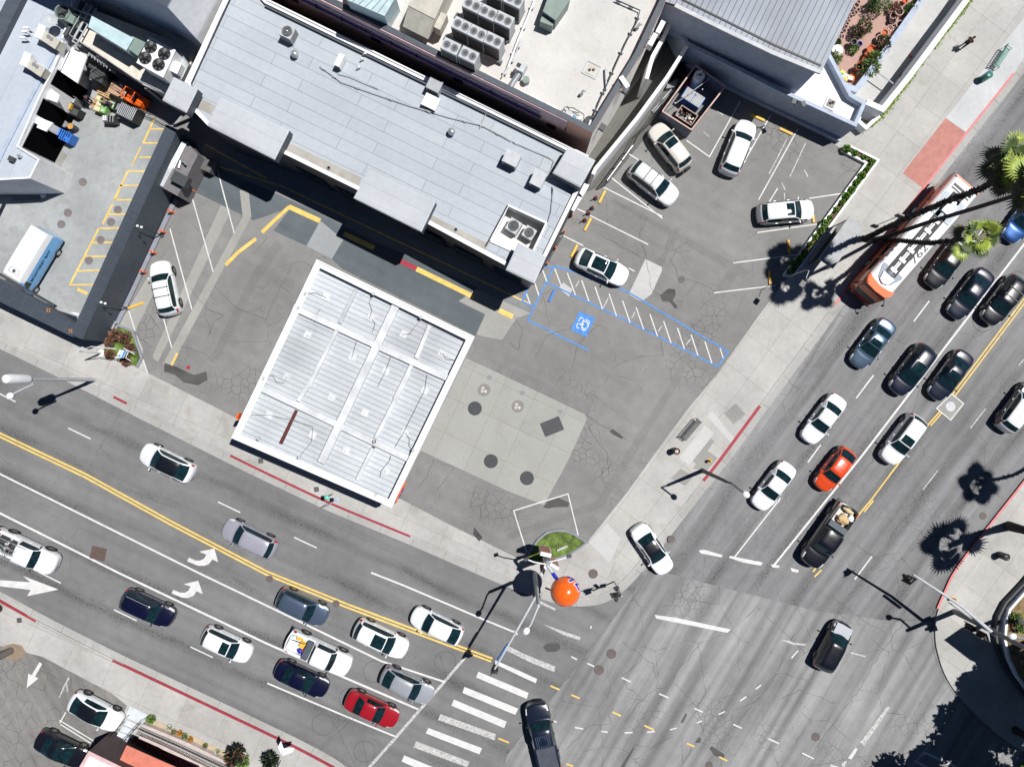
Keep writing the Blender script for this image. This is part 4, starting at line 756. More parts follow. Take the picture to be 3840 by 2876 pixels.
patch('planting_strip', mat('dusty_brown', (.22, .16, .14), .95, fine=.2), .139, tM(1185, 1300, 1215, 1290, 1900, 1600, 2050, 1657, 1900, 1657, 1500, 1440)); patch('planting_bed', 'soil' if False else mat('sandy_soil', (.42, .34, .23), .95, fine=.2), .142, tM(1270, 1265, 1600, 1400, 1940, 1560, 2060, 1657, 2000, 1657, 1840, 1590, 1240, 1310))
tr_ = thing('terrace_railing', W3(tM(1500, 1450)[0], .6), 'ornate black iron railing along the terrace by the pavement', 'railing')
q = [W(p, .6) for p in tM(1170, 1335, 1500, 1480, 1860, 1650, 2000, 1720)]
mb = MB()
for i in range(len(q)-1):
    L = (q[i+1]-q[i]).length; n_ = int(L/.14)
    for z in (.75, 1.15, 1.5): mb.tube([(q[i].x, q[i].y, z), (q[i+1].x, q[i+1].y, z)], .022, 5)
    for k in range(n_): p = q[i].lerp(q[i+1], k/n_); mb.tube([(p.x, p.y, .6), (p.x, p.y, 1.5)], .014, 4)
    for k in range(int(L/.3)):
        p = q[i].lerp(q[i+1], (k+.5)/max(1, int(L/.3))); dd = (q[i+1]-q[i]).normalized(); mb.tube([(p.x+dd.x*.1*math.cos(a), p.y+dd.y*.1*math.cos(a), 1.33+.12*math.sin(a)) for a in [R(45*t) for t in range(9)]], .012, 4)
mb.build('iron_bars', 'fence', tr_)
# steps
stp = thing('entrance_steps', W3(tM(1010, 1430)[0], .13), 'pale blue stone steps with black metal handrails beside the parked white car', 'steps')
for k in range(6):
    a_ = tM(1075, 1290)[0]; t = k*.2; ax = (a_[0]-t*75, a_[1]+t*110); 
    p0 = W(tM(1062-k*25, 1255+k*42)[0]); p1 = W(tM(1140-k*16, 1290+k*40)[0]); p2 = W(tM(1140-(k+1)*16, 1290+(k+1)*40)[0]); p3 = W(tM(1062-(k+1)*25, 1255+(k+1)*42)[0])
    mb = MB(); mb.prism([p0, p1, p2, p3], .13, .2+.16*k); mb.build('step', mat('pale_step', (.5, .54, .57), .7), stp)
for q_ in (tM(1080, 1215, 890, 1500), tM(1215, 1240, 1040, 1440)):
    mb = MB(); a_, b_ = W(q_[0]), W(q_[1]); mb.tube([(a_.x, a_.y, 1.0), (b_.x, b_.y, 1.9)], .03, 6)
    for k in range(6): p = a_.lerp(b_, k/5); mb.tube([(p.x, p.y, .13), (p.x, p.y, 1.0+.9*k/5)], .02, 5)
    mb.build('handrail', 'fence', stp)
patch('steps_landing', mat('landing', (.52, .56, .6), .7), .139, tM(1075, 1150, 1230, 1225, 1170, 1300, 1040, 1240))
# --- planter wall at the right (curved) ---
pw = thing('curved_planter_wall', W3(tP(2000, 500)[0], .13), 'curved white topped planter wall at the right hand corner', 'planter')
q = [W(p, .9) for p in tP(2209+300, -150, 2209, 100, 2200, 240, 2110, 330, 2070, 420, 2055, 560, 2060, 700, 2110, 860, 2209, 1010, 2400, 1150)][1:]
q = [W(p, .9) for p in tP(2500, -60, 2209, 215, 2090, 350, 2060, 460, 2050, 600, 2085, 760, 2150, 900, 2260, 1050, 2500, 1200)]
mb = MB(); mb.pline(q, .2, .13, 0, h=.85); mb.build('planter_rim', 'white', pw)
q2 = offset(q, .75)
mb = MB(); mb.pline(offset(q, -.55) if False else q, .05, .1, 0, h=.1); 
pts = [W(p, .3) for p in tP(2500, -240, 2209, 110, 2040, 290, 1985, 400, 1960, 530, 1975, 660, 2050, 850, 2209, 1060, 2480, 1280)]
mb = MB(); mb.pline(pts, .16, .13, 0, h=.5); mb.build('outer_kerb', 'darkg', pw)
mb = MB(); k = [Vector(p) for p in q]+[W(S(4400, 2800)[0]), W(S(4400, 2000)[0])]; mb.prism(k, .13, .8); struct(mb, 'planting_soil', mat('dry_lawn', (.2, .14, .07), .95, var=.4, fine=.3), origin=(0, 0, 0))
mb = MB(); a_ = pts; b_ = q
mb.sheet(list(pts)+list(reversed([Vector(p) for p in q])), .145); struct(mb, 'gutter_ledge', mat('ledge_grey', (.19, .2, .2), .8), origin=(0, 0, 0))
# ---------------- vehicles ----------------
def paint(name, col, metal=.0, rough=.28):
    return mat('paint_'+name, col, rough, metal, var=.03, coat=1.0)
PT = dict(white=paint('white', (.72, .74, .76)), pearl=paint('pearl', (.62, .64, .66)), silver=paint('silver', (.38, .4, .44), .3), lilac=paint('lilac_silver', (.36, .36, .42), .2),
 navy=paint('navy', (.003, .004, .022)), black=paint('black', (.006, .007, .011)), dkblue=paint('dark_blue', (.006, .01, .025)), steelb=paint('steel_blue', (.09, .14, .2), .5), greyblue=paint('grey_blue', (.1, .14, .21), .5),
 red=paint('red', (.3, .008, .015)), ored=paint('orange_red', (.62, .06, .01)), beige=paint('beige', (.6, .575, .53)), blue=paint('blue', (.02, .08, .26), .4), grey=paint('graphite', (.04, .042, .05), .4), skyb=paint('sky_blue', (.14, .44, .85)))
def catmull(keys, sub):
    out = []
    n = len(keys)
    for i in range(n-1):
        p0 = keys[max(i-1, 0)]; p1 = keys[i]; p2 = keys[i+1]; p3 = keys[min(i+2, n-1)]
        for k in range(sub):
            t = k/sub; r = []
            for a, b, c, d in zip(p0[:-1], p1[:-1], p2[:-1], p3[:-1]):
                v = .5*((2*b)+(-a+c)*t+(2*a-5*b+4*c-d)*t*t+(-a+3*b-3*c+d)*t**3); lo, hi = min(b, c), max(b, c); r.append(min(max(v, lo-.004), hi+.004) if k else b)
            out.append(tuple(r)+(p1[-1],))
    out.append(keys[-1]); return out
# keys: u (0 nose .. 1 tail), top height factor, belt height factor, half width factor, cabin narrowing, region
PROF = {
 'sedan': [(0, .36, .34, .60, 0, 'b'), (.012, .47, .44, .78, 0, 'b'), (.05, .52, .49, .90, 0, 'b'), (.11, .56, .54, .965, 0, 'b'), (.19, .61, .59, 1, 0, 'b'), (.265, .66, .64, 1, 0, 'w'), (.425, .955, .655, 1, 1, 'r'), (.52, 1, .665, 1, 1, 'r'), (.655, .975, .675, 1, 1, 'g'), (.81, .735, .69, .985, 0, 'b'), (.90, .715, .68, .95, 0, 'b'), (.965, .69, .65, .88, 0, 'b'), (.99, .6, .56, .8, 0, 'b'), (1, .42, .4, .7, 0, 'b')],
 'suv': [(0, .38, .36, .64, 0, 'b'), (.012, .5, .47, .8, 0, 'b'), (.05, .55, .52, .91, 0, 'b'), (.11, .585, .56, .97, 0, 'b'), (.19, .62, .60, 1, 0, 'b'), (.245, .655, .635, 1, 0, 'w'), (.395, .955, .645, 1, 1, 'r'), (.5, 1, .65, 1, 1, 'r'), (.7, .995, .66, 1, 1, 'r'), (.875, .955, .67, .985, 1, 'g'), (.96, .71, .66, .93, 0, 'b'), (.985, .6, .57, .88, 0, 'b'), (1, .42, .4, .76, 0, 'b')],
 'hatch': [(0, .38, .36, .6, 0, 'b'), (.012, .48, .45, .78, 0, 'b'), (.05, .53, .5, .9, 0, 'b'), (.11, .57, .55, .97, 0, 'b'), (.18, .62, .60, 1, 0, 'b'), (.245, .66, .64, 1, 0, 'w'), (.405, .96, .65, 1, 1, 'r'), (.5, 1, .655, 1, 1, 'r'), (.64, .985, .665, 1, 1, 'r'), (.76, .93, .675, .99, 1, 'g'), (.945, .72, .67, .93, 0, 'b'), (.985, .6, .57, .86, 0, 'b'), (1, .42, .4, .74, 0, 'b')],
 'coupe': [(0, .36, .34, .58, 0, 'b'), (.012, .46, .43, .76, 0, 'b'), (.05, .52, .49, .9, 0, 'b'), (.11, .56, .54, .965, 0, 'b'), (.19, .62, .6, 1, 0, 'b'), (.255, .66, .64, 1, 0, 'w'), (.42, .96, .65, 1, 1, 'r'), (.5, 1, .66, 1, 1, 'r'), (.62, .985, .67, 1, 1, 'r'), (.74, .93, .68, .99, 1, 'g'), (.92, .76, .69, .95, 0, 'b'), (.97, .68, .64, .88, 0, 'b'), (.99, .58, .55, .82, 0, 'b'), (1, .42, .4, .72, 0, 'b')],
 'pickup': [(0, .42, .4, .7, 0, 'b'), (.01, .54, .52, .86, 0, 'b'), (.045, .585, .57, .94, 0, 'b'), (.1, .61, .6, .99, 0, 'b'), (.18, .63, .62, 1, 0, 'b'), (.235, .65, .635, 1, 0, 'w'), (.315, .95, .64, 1, 1, 'r'), (.42, 1, .645, 1, 1, 'r'), (.555, .985, .65, 1, 1, 'g'), (.6, .66, .65, 1, 0, 'd'), (.61, .645, .64, 1, 0, 'd'), (.8, .645, .64, 1, 0, 'd'), (.975, .645, .64, .98, 0, 'b'), (1, .6, .59, .95, 0, 'b')],
}
def car(kind, pc, length, width, height, px, head, label, cat, colour, roof='plain', cam_off=.7, rails=False, name=None, wheelr=None, z0=.0, bars=False, group=None, lower=None, roofcol=None, tailc='tail', rearglass=True, notint=None, rack=None):
    """px: source pixel of the outline centre; head: heading in picture degrees clockwise from right"""
    pc = PT[pc]; g = W(px, cam_off); nm = name or {'sedan': 'parked_car', 'suv': 'suv', 'hatch': 'hatchback', 'coupe': 'coupe_car', 'pickup': 'pickup_truck'}[kind]
    t = thing(nm, (g.x, g.y, z0), label, cat, group, rz=R(-head)); OFF[t.name] = Vector((0, 0, 0))
    st = catmull(PROF[kind], 3); L = length; Wd = width/2; H = height; pk = kind == 'pickup'
    length *= .97; L = length; bm = bmesh.new(); rows = []; sill = .17*H if pk else .15*H
    for s in st:
        u, top, belt, wf, cab, reg = s; x = L/2-u*L; zt = top*H; zb = belt*H; w_ = Wd*wf
        cabf = max(0, min(1, cab)); cn = .72 if kind != 'pickup' else .78
        y5 = w_*(.86-(.86-cn)*cabf) ; y6 = y5*.84
        endf = 0 if .02 < u < .98 else 1
        prof = [(0, sill+.02), (w_*.8, sill), (w_*.955, sill+.07*H*.6), (w_*1.0, sill+.28*H*.6+.02*H), (w_*.985, (zb-.09*H)), (w_*(.945), zb-.012*H)]
        if cab > .01 and zt > zb+.06*H: prof += [(y5, zt-.045*H*cabf-.004), (y6, zt-.008*H), (y6*.5, zt+.006*H), (0, zt+.012*H)]
        else: prof += [(w_*.86, zt-.012*H), (w_*.72, zt-.001*H), (w_*.36, zt+.012*H), (0, zt+.016*H)]
        if u < .001 or u > .999: prof = [(a, min(b, zt)) for a, b in prof]
        row = [bm.verts.new((x, -a, b)) for a, b in reversed(prof)][:-1]+[bm.verts.new((x, a, b)) for a, b in prof[:]]
        # order: right roof .. down right .. bottom .. left up -> build closed loop
        
        for v in row: 
            yy = min(1, abs(v.co.y)/Wd); v.co.x += (.26*max(0, 1-u/.5)*(1-yy*yy)-.17*max(0, (u-.5)/.5)*(1-yy*yy)) - .13*max(0, 1-u/.5)+.085*max(0, (u-.5)/.5)
        rows.append(row)
    N = len(rows[0]); NP = len(prof)
    # rebuild ordering: start centre-bottom, left side up to the roof centre, right side down
    def idx(row): left = row[NP-1:]; right = row[:NP-1]; return left, right
    loops = []
    for s, row in zip(st, rows):
        left = row[NP-1:]          # bottom centre .. roof centre on +y
        right = row[1:NP-1] if False else row[:NP-1]
        # row[0] is roof centre duplicated on -y side (a=0): merge with left[-1]
        loops.append(left+[v for v in right[1:]])   # right[0] is the duplicate roof centre
        bm.verts.remove(right[0])
    n = len(loops[0]); faces = {}
    # segment ids around the loop: 0..NP-2 left upwards, then right downwards
    for i in range(len(loops)-1):
        reg = st[i][5]
        for k in range(n):
            a, b, c, d = loops[i][k], loops[i][(k+1) % n], loops[i+1][(k+1) % n], loops[i+1][k]
            f = bm.faces.new((a, b, c, d)); f.smooth = True
            kk = k if k < NP-1 else n-1-k     # symmetric strip index: 0 bottom .. NP-2 roof centre
            faces[f] = (i, reg, kk, k < NP-1)
    f0 = bm.faces.new(list(reversed(loops[0]))); f1 = bm.faces.new(loops[-1])
    bm.normal_update()
    if sum((f.calc_center_median()-Vector((0, 0, H*.5))).dot(f.normal) for f in faces) < 0: bmesh.ops.reverse_faces(bm, faces=bm.faces[:])
    grp = {'windshield': [], 'rear_window': [], 'left_windows': [], 'right_windows': [], 'headlight_l': [], 'headlight_r': [], 'taillight_l': [], 'taillight_r': [], 'roofpanel': [], 'bedhole': [], 'sunroof': []}
    for f, (i, reg, kk, left) in faces.items():
        u = st[i][0]; un = st[i+1][0]; um = (u+un)/2; c = f.calc_center_median()
        tops = kk >= NP-4     # strips from roof edge to the centre
        if reg == 'w' and kk >= NP-4: grp['windshield'].append(f)
        elif reg == 'g' and kk >= NP-4 and rearglass: grp['rear_window'].append(f)
        elif kk == NP-5 and reg in 'wrg' and f.calc_area() > .004 and (st[i][1]-st[i][2] > .05 or st[i+1][1]-st[i+1][2] > .05) and (reg != 'g' or kind in ('suv', 'hatch') and um < .9):
            if not (reg == 'w' and um < PROF[kind][5][0]+.03): grp['left_windows' if left else 'right_windows'].append(f)
        elif u < .1 and u >= .012 and kk in (4, 5): grp['headlight_l' if left else 'headlight_r'].append(f)
        elif (un > .955) and un <= .992 and kk in (4, 5): grp['taillight_l' if left else 'taillight_r'].append(f)
        elif reg == 'd' and kk >= NP-3: grp['bedhole'].append(f)
        elif reg == 'r' and kk >= NP-4:
            if roof in ('glass', 'sunroof') and kk >= NP-3: pass
            grp['roofpanel'].append(f)
    rp = grp.pop('roofpanel'); sunf = []
    if roof == 'glass': sunf = [f for f in rp if faces[f][2] >= NP-3]; rest = [f for f in rp if f not in sunf]
    elif roof == 'sunroof':
        lo, hi = (.40, .55) if kind != 'suv' else (.39, .5); lo = PROF[kind][6][0]+.015; hi = lo+.13
        sunf = [f for f in rp if faces[f][2] >= NP-3 and lo-.03 < (st[faces[f][0]][0]+st[faces[f][0]+1][0])/2 < hi]; 
    elif roof == 'bigsun':
        lo = PROF[kind][6][0]; sunf = [f for f in rp if faces[f][2] >= NP-3 and lo < (st[faces[f][0]][0]+st[faces[f][0]+1][0])/2 < lo+.27]
    grp['sunroof'] = sunf
    if roof == 'glass':
        sunf = list(rp); grp['sunroof'] = sunf; allg = grp['windshield']+rp+grp['rear_window']
        bmesh.ops.inset_region(bm, faces=allg, thickness=.07, use_boundary=True, use_even_offset=True)
    sunset_ = set(sunf); roof_left = [f for f in rp if f not in sunset_]
    parts = {}
    for g_ in list(grp):
        fl = grp[g_]
        if not fl: continue
        if g_ in ('left_windows', 'right_windows') or (roof != 'glass' and g_ in ('windshield', 'rear_window', 'sunroof')):
            res = bmesh.ops.inset_region(bm, faces=fl, thickness=.035 if g_ != 'sunroof' else .05, use_boundary=True, use_even_offset=True)
        parts[g_] = fl
    def split(fl):
        m2 = {}; vs = []; fs = []
        for f in fl:
            r_ = []
            for v in f.verts:
                if v not in m2: m2[v] = len(vs); vs.append(v.co.copy())
                r_.append(m2[v])
            fs.append(tuple(r_))
        return vs, fs
    used = set(); jobs = []
    nice = {'windshield': ('windshield', 'glass'), 'rear_window': ('rear_window', 'glass'), 'left_windows': ('side_window', 'glass'), 'right_windows': ('side_window', 'glass'), 'headlight_l': ('headlight', 'lens'), 'headlight_r': ('headlight', 'lens'), 'taillight_l': ('taillight', tailc), 'taillight_r': ('taillight', tailc), 'sunroof': ('sunroof' if roof != 'glass' else 'glass_roof', 'black' if roof == 'glass' else 'glass')}
    for g_, fl in parts.items():
        used |= set(fl)
        if g_ == 'bedhole': continue
        jobs.append((nice[g_], split(fl)))
    if roofcol:
        used |= set(roof_left); jobs.append((('roof', roofcol), split(roof_left)))
    low = []
    if lower: low = [f for f in bm.faces if f not in used and f in faces and faces[f][2] <= 4+(kind == 'suv')]; used |= set(low); jobs.append((('lower_body', lower), split(low)))
    bodyf = [f for f in bm.faces if f not in used]
    jobs.insert(0, (('body', pc), split(bodyf)))
    bm.free()
    for (pn, pm), (vs, fs) in jobs:
        mb = MB(); mb.add(vs, fs); mb.build(pn, PT.get(pm, M.get(pm)) if isinstance(pm, str) else pm, t, smooth=38, world=False)
    # wheels
    wr = wheelr or (.36 if kind != 'pickup' else .42)
    for wx in ((L/2-.19*L), -(L/2-.2*L)):
        for sy in (-1, 1):
            yo = sy*(Wd+.012); Mx = Matrix.Rotation(R(90)*-sy, 3, 'X')
            mb = MB(); mb.lathe((wx, yo-sy*.23, wr), [(wr*.6, 0), (wr*.93, .0), (wr, .03), (wr, .2), (wr*.93, .235), (wr*.64, .24), (wr*.6, .2)], 20, 0, Mx); wo_ = mb.build('wheel', 'rubber', t, world=False)
            mb = MB(); mb.lathe((wx, yo-sy*.23, wr), [(wr*.62, .2), (wr*.64, .236), (wr*.56, .225), (wr*.5, .2), (.001, .2)], 20, 1, Mx)
            for k in range(5):
                a = k*2*math.pi/5; q = Mx @ Vector((math.cos(a)*wr*.32, math.sin(a)*wr*.32, .218)); M4 = Mx @ Matrix.Rotation(a, 3, 'Z'); mb.box((wx+q.x, yo-sy*.23+q.y, wr+q.z), (wr*.6, .05, .035), m=0, M4=M4)
            mb.build('rim', ['rim', 'darkg'], wo_, world=False)
            mb = MB(); mb.lathe((wx, yo-sy*.028, wr+.02), [(wr*1.0, -.02), (wr*1.17, -.02), (wr*1.17, .016), (wr*1.0, .02)], 22, 0, Mx); mb.build('wheel_arch', lower and PT.get(lower, M.get(lower)) or 'black', t, world=False)
    # mirrors
    cx = L/2-(PROF[kind][5][0]+.035)*L; hz = PROF[kind][5][2]*H+.07
    for sy in (-1, 1):
        mb = MB(); mb.ball((cx, sy*(Wd+.1), hz), .075, .11, .07, 8); mb.box((cx, sy*(Wd-.0), hz-.03), (.06, .12, .04)); mb.build('side_mirror', pc if kind != 'pickup' else 'black', t, world=False, smooth=50)
    # grille, plates, handles, wipers
    mb = MB(); mb.box((L/2-.006, 0, H*.33), (.05, Wd*.95, H*.11), m=0); mb.build('grille', 'black', t, world=False)
    mb = MB(); mb.box((-L/2-.004, 0, H*.37), (.03, .32, .16)); mb.build('licence_plate', 'lgrey', t, world=False)
    for sy in (-1, 1):
        for fx in ((.05, .3) if kind != 'coupe' else (.12,)):
            mb = MB(); mb.box((L/2-(.42+fx)*L+.1, sy*(Wd+.0), H*.56), (.2, .035, .03)); mb.build('door_handle', pc, t, world=False)
    if rails or bars:
        for sy in (-1, 1):
            mb = MB(); x0 = L/2-PROF[kind][7][0]*L+.25; x1 = L/2-PROF[kind][9 if kind == 'suv' else 8][0]*L; yy = sy*Wd*.66; mb.tube([(x0, yy, H*.98), (x0-.08, yy, H*1.03), (x1+.08, yy, H*1.03), (x1, yy, H*.97)], .022, 5); mb.build('roof_rail', 'steel' if rails else 'black', t, world=False)
    if bars:
        for fx in (.52, .68):
            mb = MB(); mb.box((L/2-fx*L, 0, H*1.035), (.06, Wd*1.5, .03)); mb.build('roof_bar', 'black', t, world=False)
    if not rails and kind in ('sedan', 'suv', 'hatch') and roof != 'glass':
        mb = MB(); mb.box((L/2-(PROF[kind][8][0]-.01)*L, 0, H*1.0+.03), (.16, .05, .07), taper=.4); mb.build('antenna_fin', pc, t, world=False)
    if pk:
        x0 = L/2-.608*L; x1 = -L/2+.03*L; bw = Wd*.78; fz = .42*H; rz_ = .648*H
        mb = MB(); mb.box(((x0+x1)/2, 0, fz), (x0-x1, bw*2, .03)); mb.build('bed_floor', pc if rack == 'whitebed' else ('offw' if rack == 'cargo' else 'darkg'), t, world=False)
        mb = MB()
        for c_, d_ in ((((x0+x1)/2, bw, (fz+rz_)/2), (x0-x1, .03, rz_-fz)), (((x0+x1)/2, -bw, (fz+rz_)/2), (x0-x1, .03, rz_-fz)), ((x0, 0, (fz+rz_)/2), (.03, bw*2, rz_-fz)), ((x1, 0, (fz+rz_)/2), (.05, bw*2, rz_-fz+.02))): mb.box(c_, d_)
        mb.build('bed_wall', pc, t, world=False)
        mb = MB(); mb.box((-L/2-.06, 0, .28*H), (.18, Wd*1.9, .16)); mb.build('rear_bumper', 'black', t, world=False)
        if rack in ('whitebed', 'cargo', 'ladder'):
            if rack != 'ladder': mb = MB(); mb.box((x0-.3, 0, rz_+.03), (.55, Wd*1.72, .34), taper=.96); mb.build('tool_chest', 'slate', t, world=False)
    return t
D_ = lambda x, y: (x*1.736, y*1.736)
CG = 'cars waiting in the side street lanes'
A_ = 25
car('suv', 'navy', 4.75, 1.9, 1.72, (554, 2278), A_, 'dark navy SUV with plain roof, left of the white car with square sunroof', 'SUV', None, rails=True)
car('suv', 'white', 4.5, 1.85, 1.6, (850, 2416), A_, 'white crossover with square black sunroof between the navy SUV and black sedan', 'SUV', None, roof='sunroof')
car('suv', 'greyblue', 4.6, 1.95, 1.7, (1133, 2275), A_, 'metallic blue grey SUV beside the double yellow line', 'SUV', None)
car('suv', 'white', 4.9, 1.95, 1.68, (1428, 2394), A_, 'white SUV with long black panoramic roof, ahead of the blue grey SUV', 'SUV', None, roof='bigsun')
car('sedan', 'navy', 4.8, 1.85, 1.45, (1130, 2545), A_, 'near black navy sedan behind the red sedan', 'car', None)
car('hatch', 'silver', 4.75, 1.85, 1.62, (1526, 2568), A_, 'silver wagon with black rear roof section stopped at the white stop line', 'car', None)
car('sedan', 'red', 4.8, 1.85, 1.45, (1394, 2658), A_, 'deep red sedan waiting behind the stop line', 'car', None)
car('hatch', 'white', 4.85, 1.95, 1.6, (628, 1736), A_+181, 'white car with full black glass roof driving left, nearest the gas station', 'car', None, roof='glass')
car('suv', 'lilac', 4.9, 1.93, 1.6, D_(540, 1163), A_+181, 'pale lilac silver SUV driving left beside the yellow line', 'SUV', None)
car('hatch', 'white', 4.7, 1.88, 1.58, (1639, 2346), A_+181, 'plain white hatchback driving left across the double yellow line', 'car', None)
tp1 = car('pickup', 'white', 5.9, 2.0, 1.85, (1197, 2446), A_, 'white pickup truck with tool chest and colourful tools in its bed', 'pickup truck', None, rack='whitebed')
tp2 = car('pickup', 'white', 5.9, 2.0, 1.85, (96, 2066), A_, 'white pickup truck with ladder rack at the left edge', 'pickup truck', None, rack='ladder')
car('suv', 'white', 4.7, 1.88, 1.66, (622, 1083), -102, 'white SUV with two roof bars parked beside the slate wall', 'SUV', None, bars=True, z0=.15)
car('coupe', 'white', 4.75, 1.9, 1.55, (2255, 1003), 25, 'white coupe SUV with black glass roof beside the blue accessible bay', 'car', None, roof='bigsun', z0=.15)
car('suv', 'pearl', 4.75, 1.88, 1.7, (2448, 690), 38, 'white SUV with two black roof bars next to the black fence', 'SUV', None, bars=True, z0=.15)
bt = car('suv', 'beige', 4.5, 1.8, 1.75, (2510, 556), 232, 'old beige SUV with sunroof and spare wheel on its tail, by the dumpster enclosure', 'SUV', None, roof='sunroof', z0=.15)
mb = MB(); mb.lathe((-2.3, .1, .95), [(.3, 0), (.36, .03), (.36, .2), (.3, .22), (.001, .22)], 20, 0, Matrix.Rotation(R(-90), 3, 'Y')); mb.build('spare_wheel', 'rubber', bt, world=False)
car('suv', 'white', 4.85, 1.9, 1.62, (2765, 558), -68, 'white SUV with plain roof facing the yellow wheel stops', 'SUV', None, z0=.15)
car('suv', 'white', 4.75, 1.9, 1.62, (2943, 797), -5, 'two tone car with white roof and bonnet over dark sides beside the planter hedge', 'SUV', None, roof='sunroof', z0=.15, lower='grey')
car('sedan', 'white', 4.75, 1.85, 1.45, (3088, 1570), 127, 'white sedan behind the orange red hatchback, in the lane nearer the kerb', 'car', None)
car('sedan', 'white', 4.65, 1.85, 1.45, D_(1671, 1049), 127, 'white sedan beneath the curbside street lamp head', 'car', None)
car('hatch', 'ored', 4.15, 1.8, 1.6, (3130, 1758), 128, 'boxy orange red hatchback on the boulevard', 'car', None)
car('suv', 'white', 4.75, 1.9, 1.7, (3385, 1646), 127, 'white SUV with small sunroof on the boulevard centre line', 'SUV', None, roof='sunroof')
tp3 = car('pickup', 'black', 6.1, 2.05, 1.95, (3104, 2004), 125, 'black crew cab pickup truck carrying sacks and cloths', 'pickup truck', None, rack='cargo')
car('sedan', 'steelb', 4.75, 1.85, 1.45, (3273, 1287), 127, 'metallic steel blue sedan with small sunroof just ahead of the bus', 'car', None, roof='sunroof')
car('suv', 'dkblue', 4.85, 1.95, 1.7, D_(1970, 798), 127, 'dark navy SUV directly left of the small navy sedan', 'SUV', None, roof='bigsun')
car('sedan', 'dkblue', 4.75, 1.85, 1.45, D_(2053, 810), 126, 'dark navy sedan with small sunroof touching the yellow line', 'car', None, roof='sunroof')
car('sedan', 'dkblue', 4.85, 1.87, 1.47, D_(2096, 634), 127, 'shiny dark sedan in the lane beside the bus front', 'car', None)
car('suv', 'black', 4.7, 1.9, 1.68, D_(2167, 648), 127, 'black SUV with roof bars next to the yellow line, near the right edge', 'SUV', None, bars=True)
car('sedan', 'black', 4.8, 1.87, 1.47, D_(2046, 568), 127, 'black sedan half hidden under the lower palm crown', 'car', None)
car('sedan', 'blue', 4.7, 1.85, 1.45, D_(2214, 470), 127, 'bright blue sedan cut by the right edge', 'car', None)
car('suv', 'white', 4.7, 1.88, 1.65, D_(2200, 880), 306, 'dark graphite car, roof painted white for its reflection, on the right edge heading up the boulevard', 'SUV', None, lower='grey')  # white upper body paints in the reflection on a grey car
car('suv', 'black', 4.5, 1.85, 1.65, (3122, 2424), -62, 'black compact SUV with pale silver bonnet crossing the junction', 'SUV', None)
car('sedan', 'white', 4.8, 1.85, 1.45, (2445, 2058), 56, 'white sedan with dark roof panel pulling out over the pavement', 'car', None, roof='glass')
tp4 = car('pickup', 'dkblue', 6.1, 2.05, 1.95, (2036, 2762), 257, 'dark blue pickup truck with ribbed bed cover entering at the bottom', 'pickup truck', None)
car('coupe', 'white', 4.75, 1.92, 1.5, (361, 2665), 28, 'white car with full black glass roof parked beside the stone steps', 'car', None, roof='glass', z0=.14)
car('sedan', 'black', 4.75, 1.86, 1.46, (236, 2806), 26, 'black sedan with sunroof parked at the bottom left', 'car', None, roof='sunroof', z0=.14)
hd = [o for o in sc.objects if o.get('label', '').startswith('black compact SUV with pale')][0]
mb = MB(); mb.add([(2.1, -.7, 1.02), (2.1, .7, 1.02), (1.2, .78, 1.09), (1.2, -.78, 1.09)], [(0, 1, 2, 3)]); mb.add([(2.1, -.7, 1.0), (2.1, .7, 1.0), (1.2, .78, 1.0), (1.2, -.78, 1.0)], [(3, 2, 1, 0)]); 
hm = MB(); hm.box((1.62, 0, 1.005), (.95, 1.45, .06), M4=Matrix.Rotation(R(5), 3, 'Y')); hm.build('bonnet_panel', PT['silver'], hd, world=False, smooth=40)
# pickup cargo
def local(t, mb, nm, m, **k): return mb.build(nm, m, t, world=False, **k)
H_ = 1.85
def inpick(t, nm, label, cat, mb, m, z0=0, group=None, smooth=0):
    """cargo is a thing of its own, placed in the truck's frame"""
    Mt = Matrix.Translation(t.location) @ Matrix.Rotation(t.rotation_euler.z, 4, 'Z'); mb.v = [Mt @ v for v in mb.v]; return tag(mb.build(nm, m, smooth=smooth), label, cat, group)
mb = MB(); mb.box((-2.0, .55, .95), (.55, .45, .3), .3, taper=.8); inpick(tp1, 'plastic_bin', 'yellow bin lying among tools in the white pickup bed', 'bin', mb, 'yellow')
mb = MB(); mb.box((-1.55, .1, .95), (.55, .6, .35), -.2, taper=.8); inpick(tp1, 'tarpaulin', 'crumpled yellow tarpaulin in the middle of the white pickup bed', 'tarpaulin', mb, 'yellow')
mb = MB(); mb.ball((-1.5, -.45, .98), .3, .24, .16, 8); inpick(tp1, 'cloth_bundle', 'blue cloth bundle in the white pickup bed', 'cloth', mb, 'cyan')
mb = MB(); mb.ball((-1.2, -.3, .98), .2, .2, .16, 8); inpick(tp1, 'paint_bucket', 'red and white bucket against the dark tool chest', 'bucket', mb, 'red')
mb = MB(); mb.ball((-2.35, .72, 1.0), .3, .14, .16, 8); inpick(tp1, 'leaf_blower', 'red power tool behind the yellow bin in the pickup bed', 'tool', mb, 'red')
mb = MB(); mb.ball((-2.65, .62, .95), .22, .25, .14, 8); inpick(tp1, 'garden_hose', 'pale green coil near the pickup tailgate', 'hose', mb, mat('pale_green', (.2, .5, .3), .6))
mb = MB(); mb.tube([(-2.6, .1, .95), (-1.4, .35, 1.25)], .03, 5); inpick(tp1, 'rake', 'dark long handled rake across the white pickup bed', 'rake', mb, 'darkg')
mb = MB(); mb.tube([(-1.05, .66, 1.0), (-1.7, .72, 1.05)], .04, 5); 
for k in range(16): x = rnd.uniform(-2.7, -1.6); y = rnd.uniform(-.75, -.05); a = rnd.uniform(0, 3); mb.tube([(x, y, .83), (x+.2*math.cos(a), y+.2*math.sin(a), .86)], .025, 4)
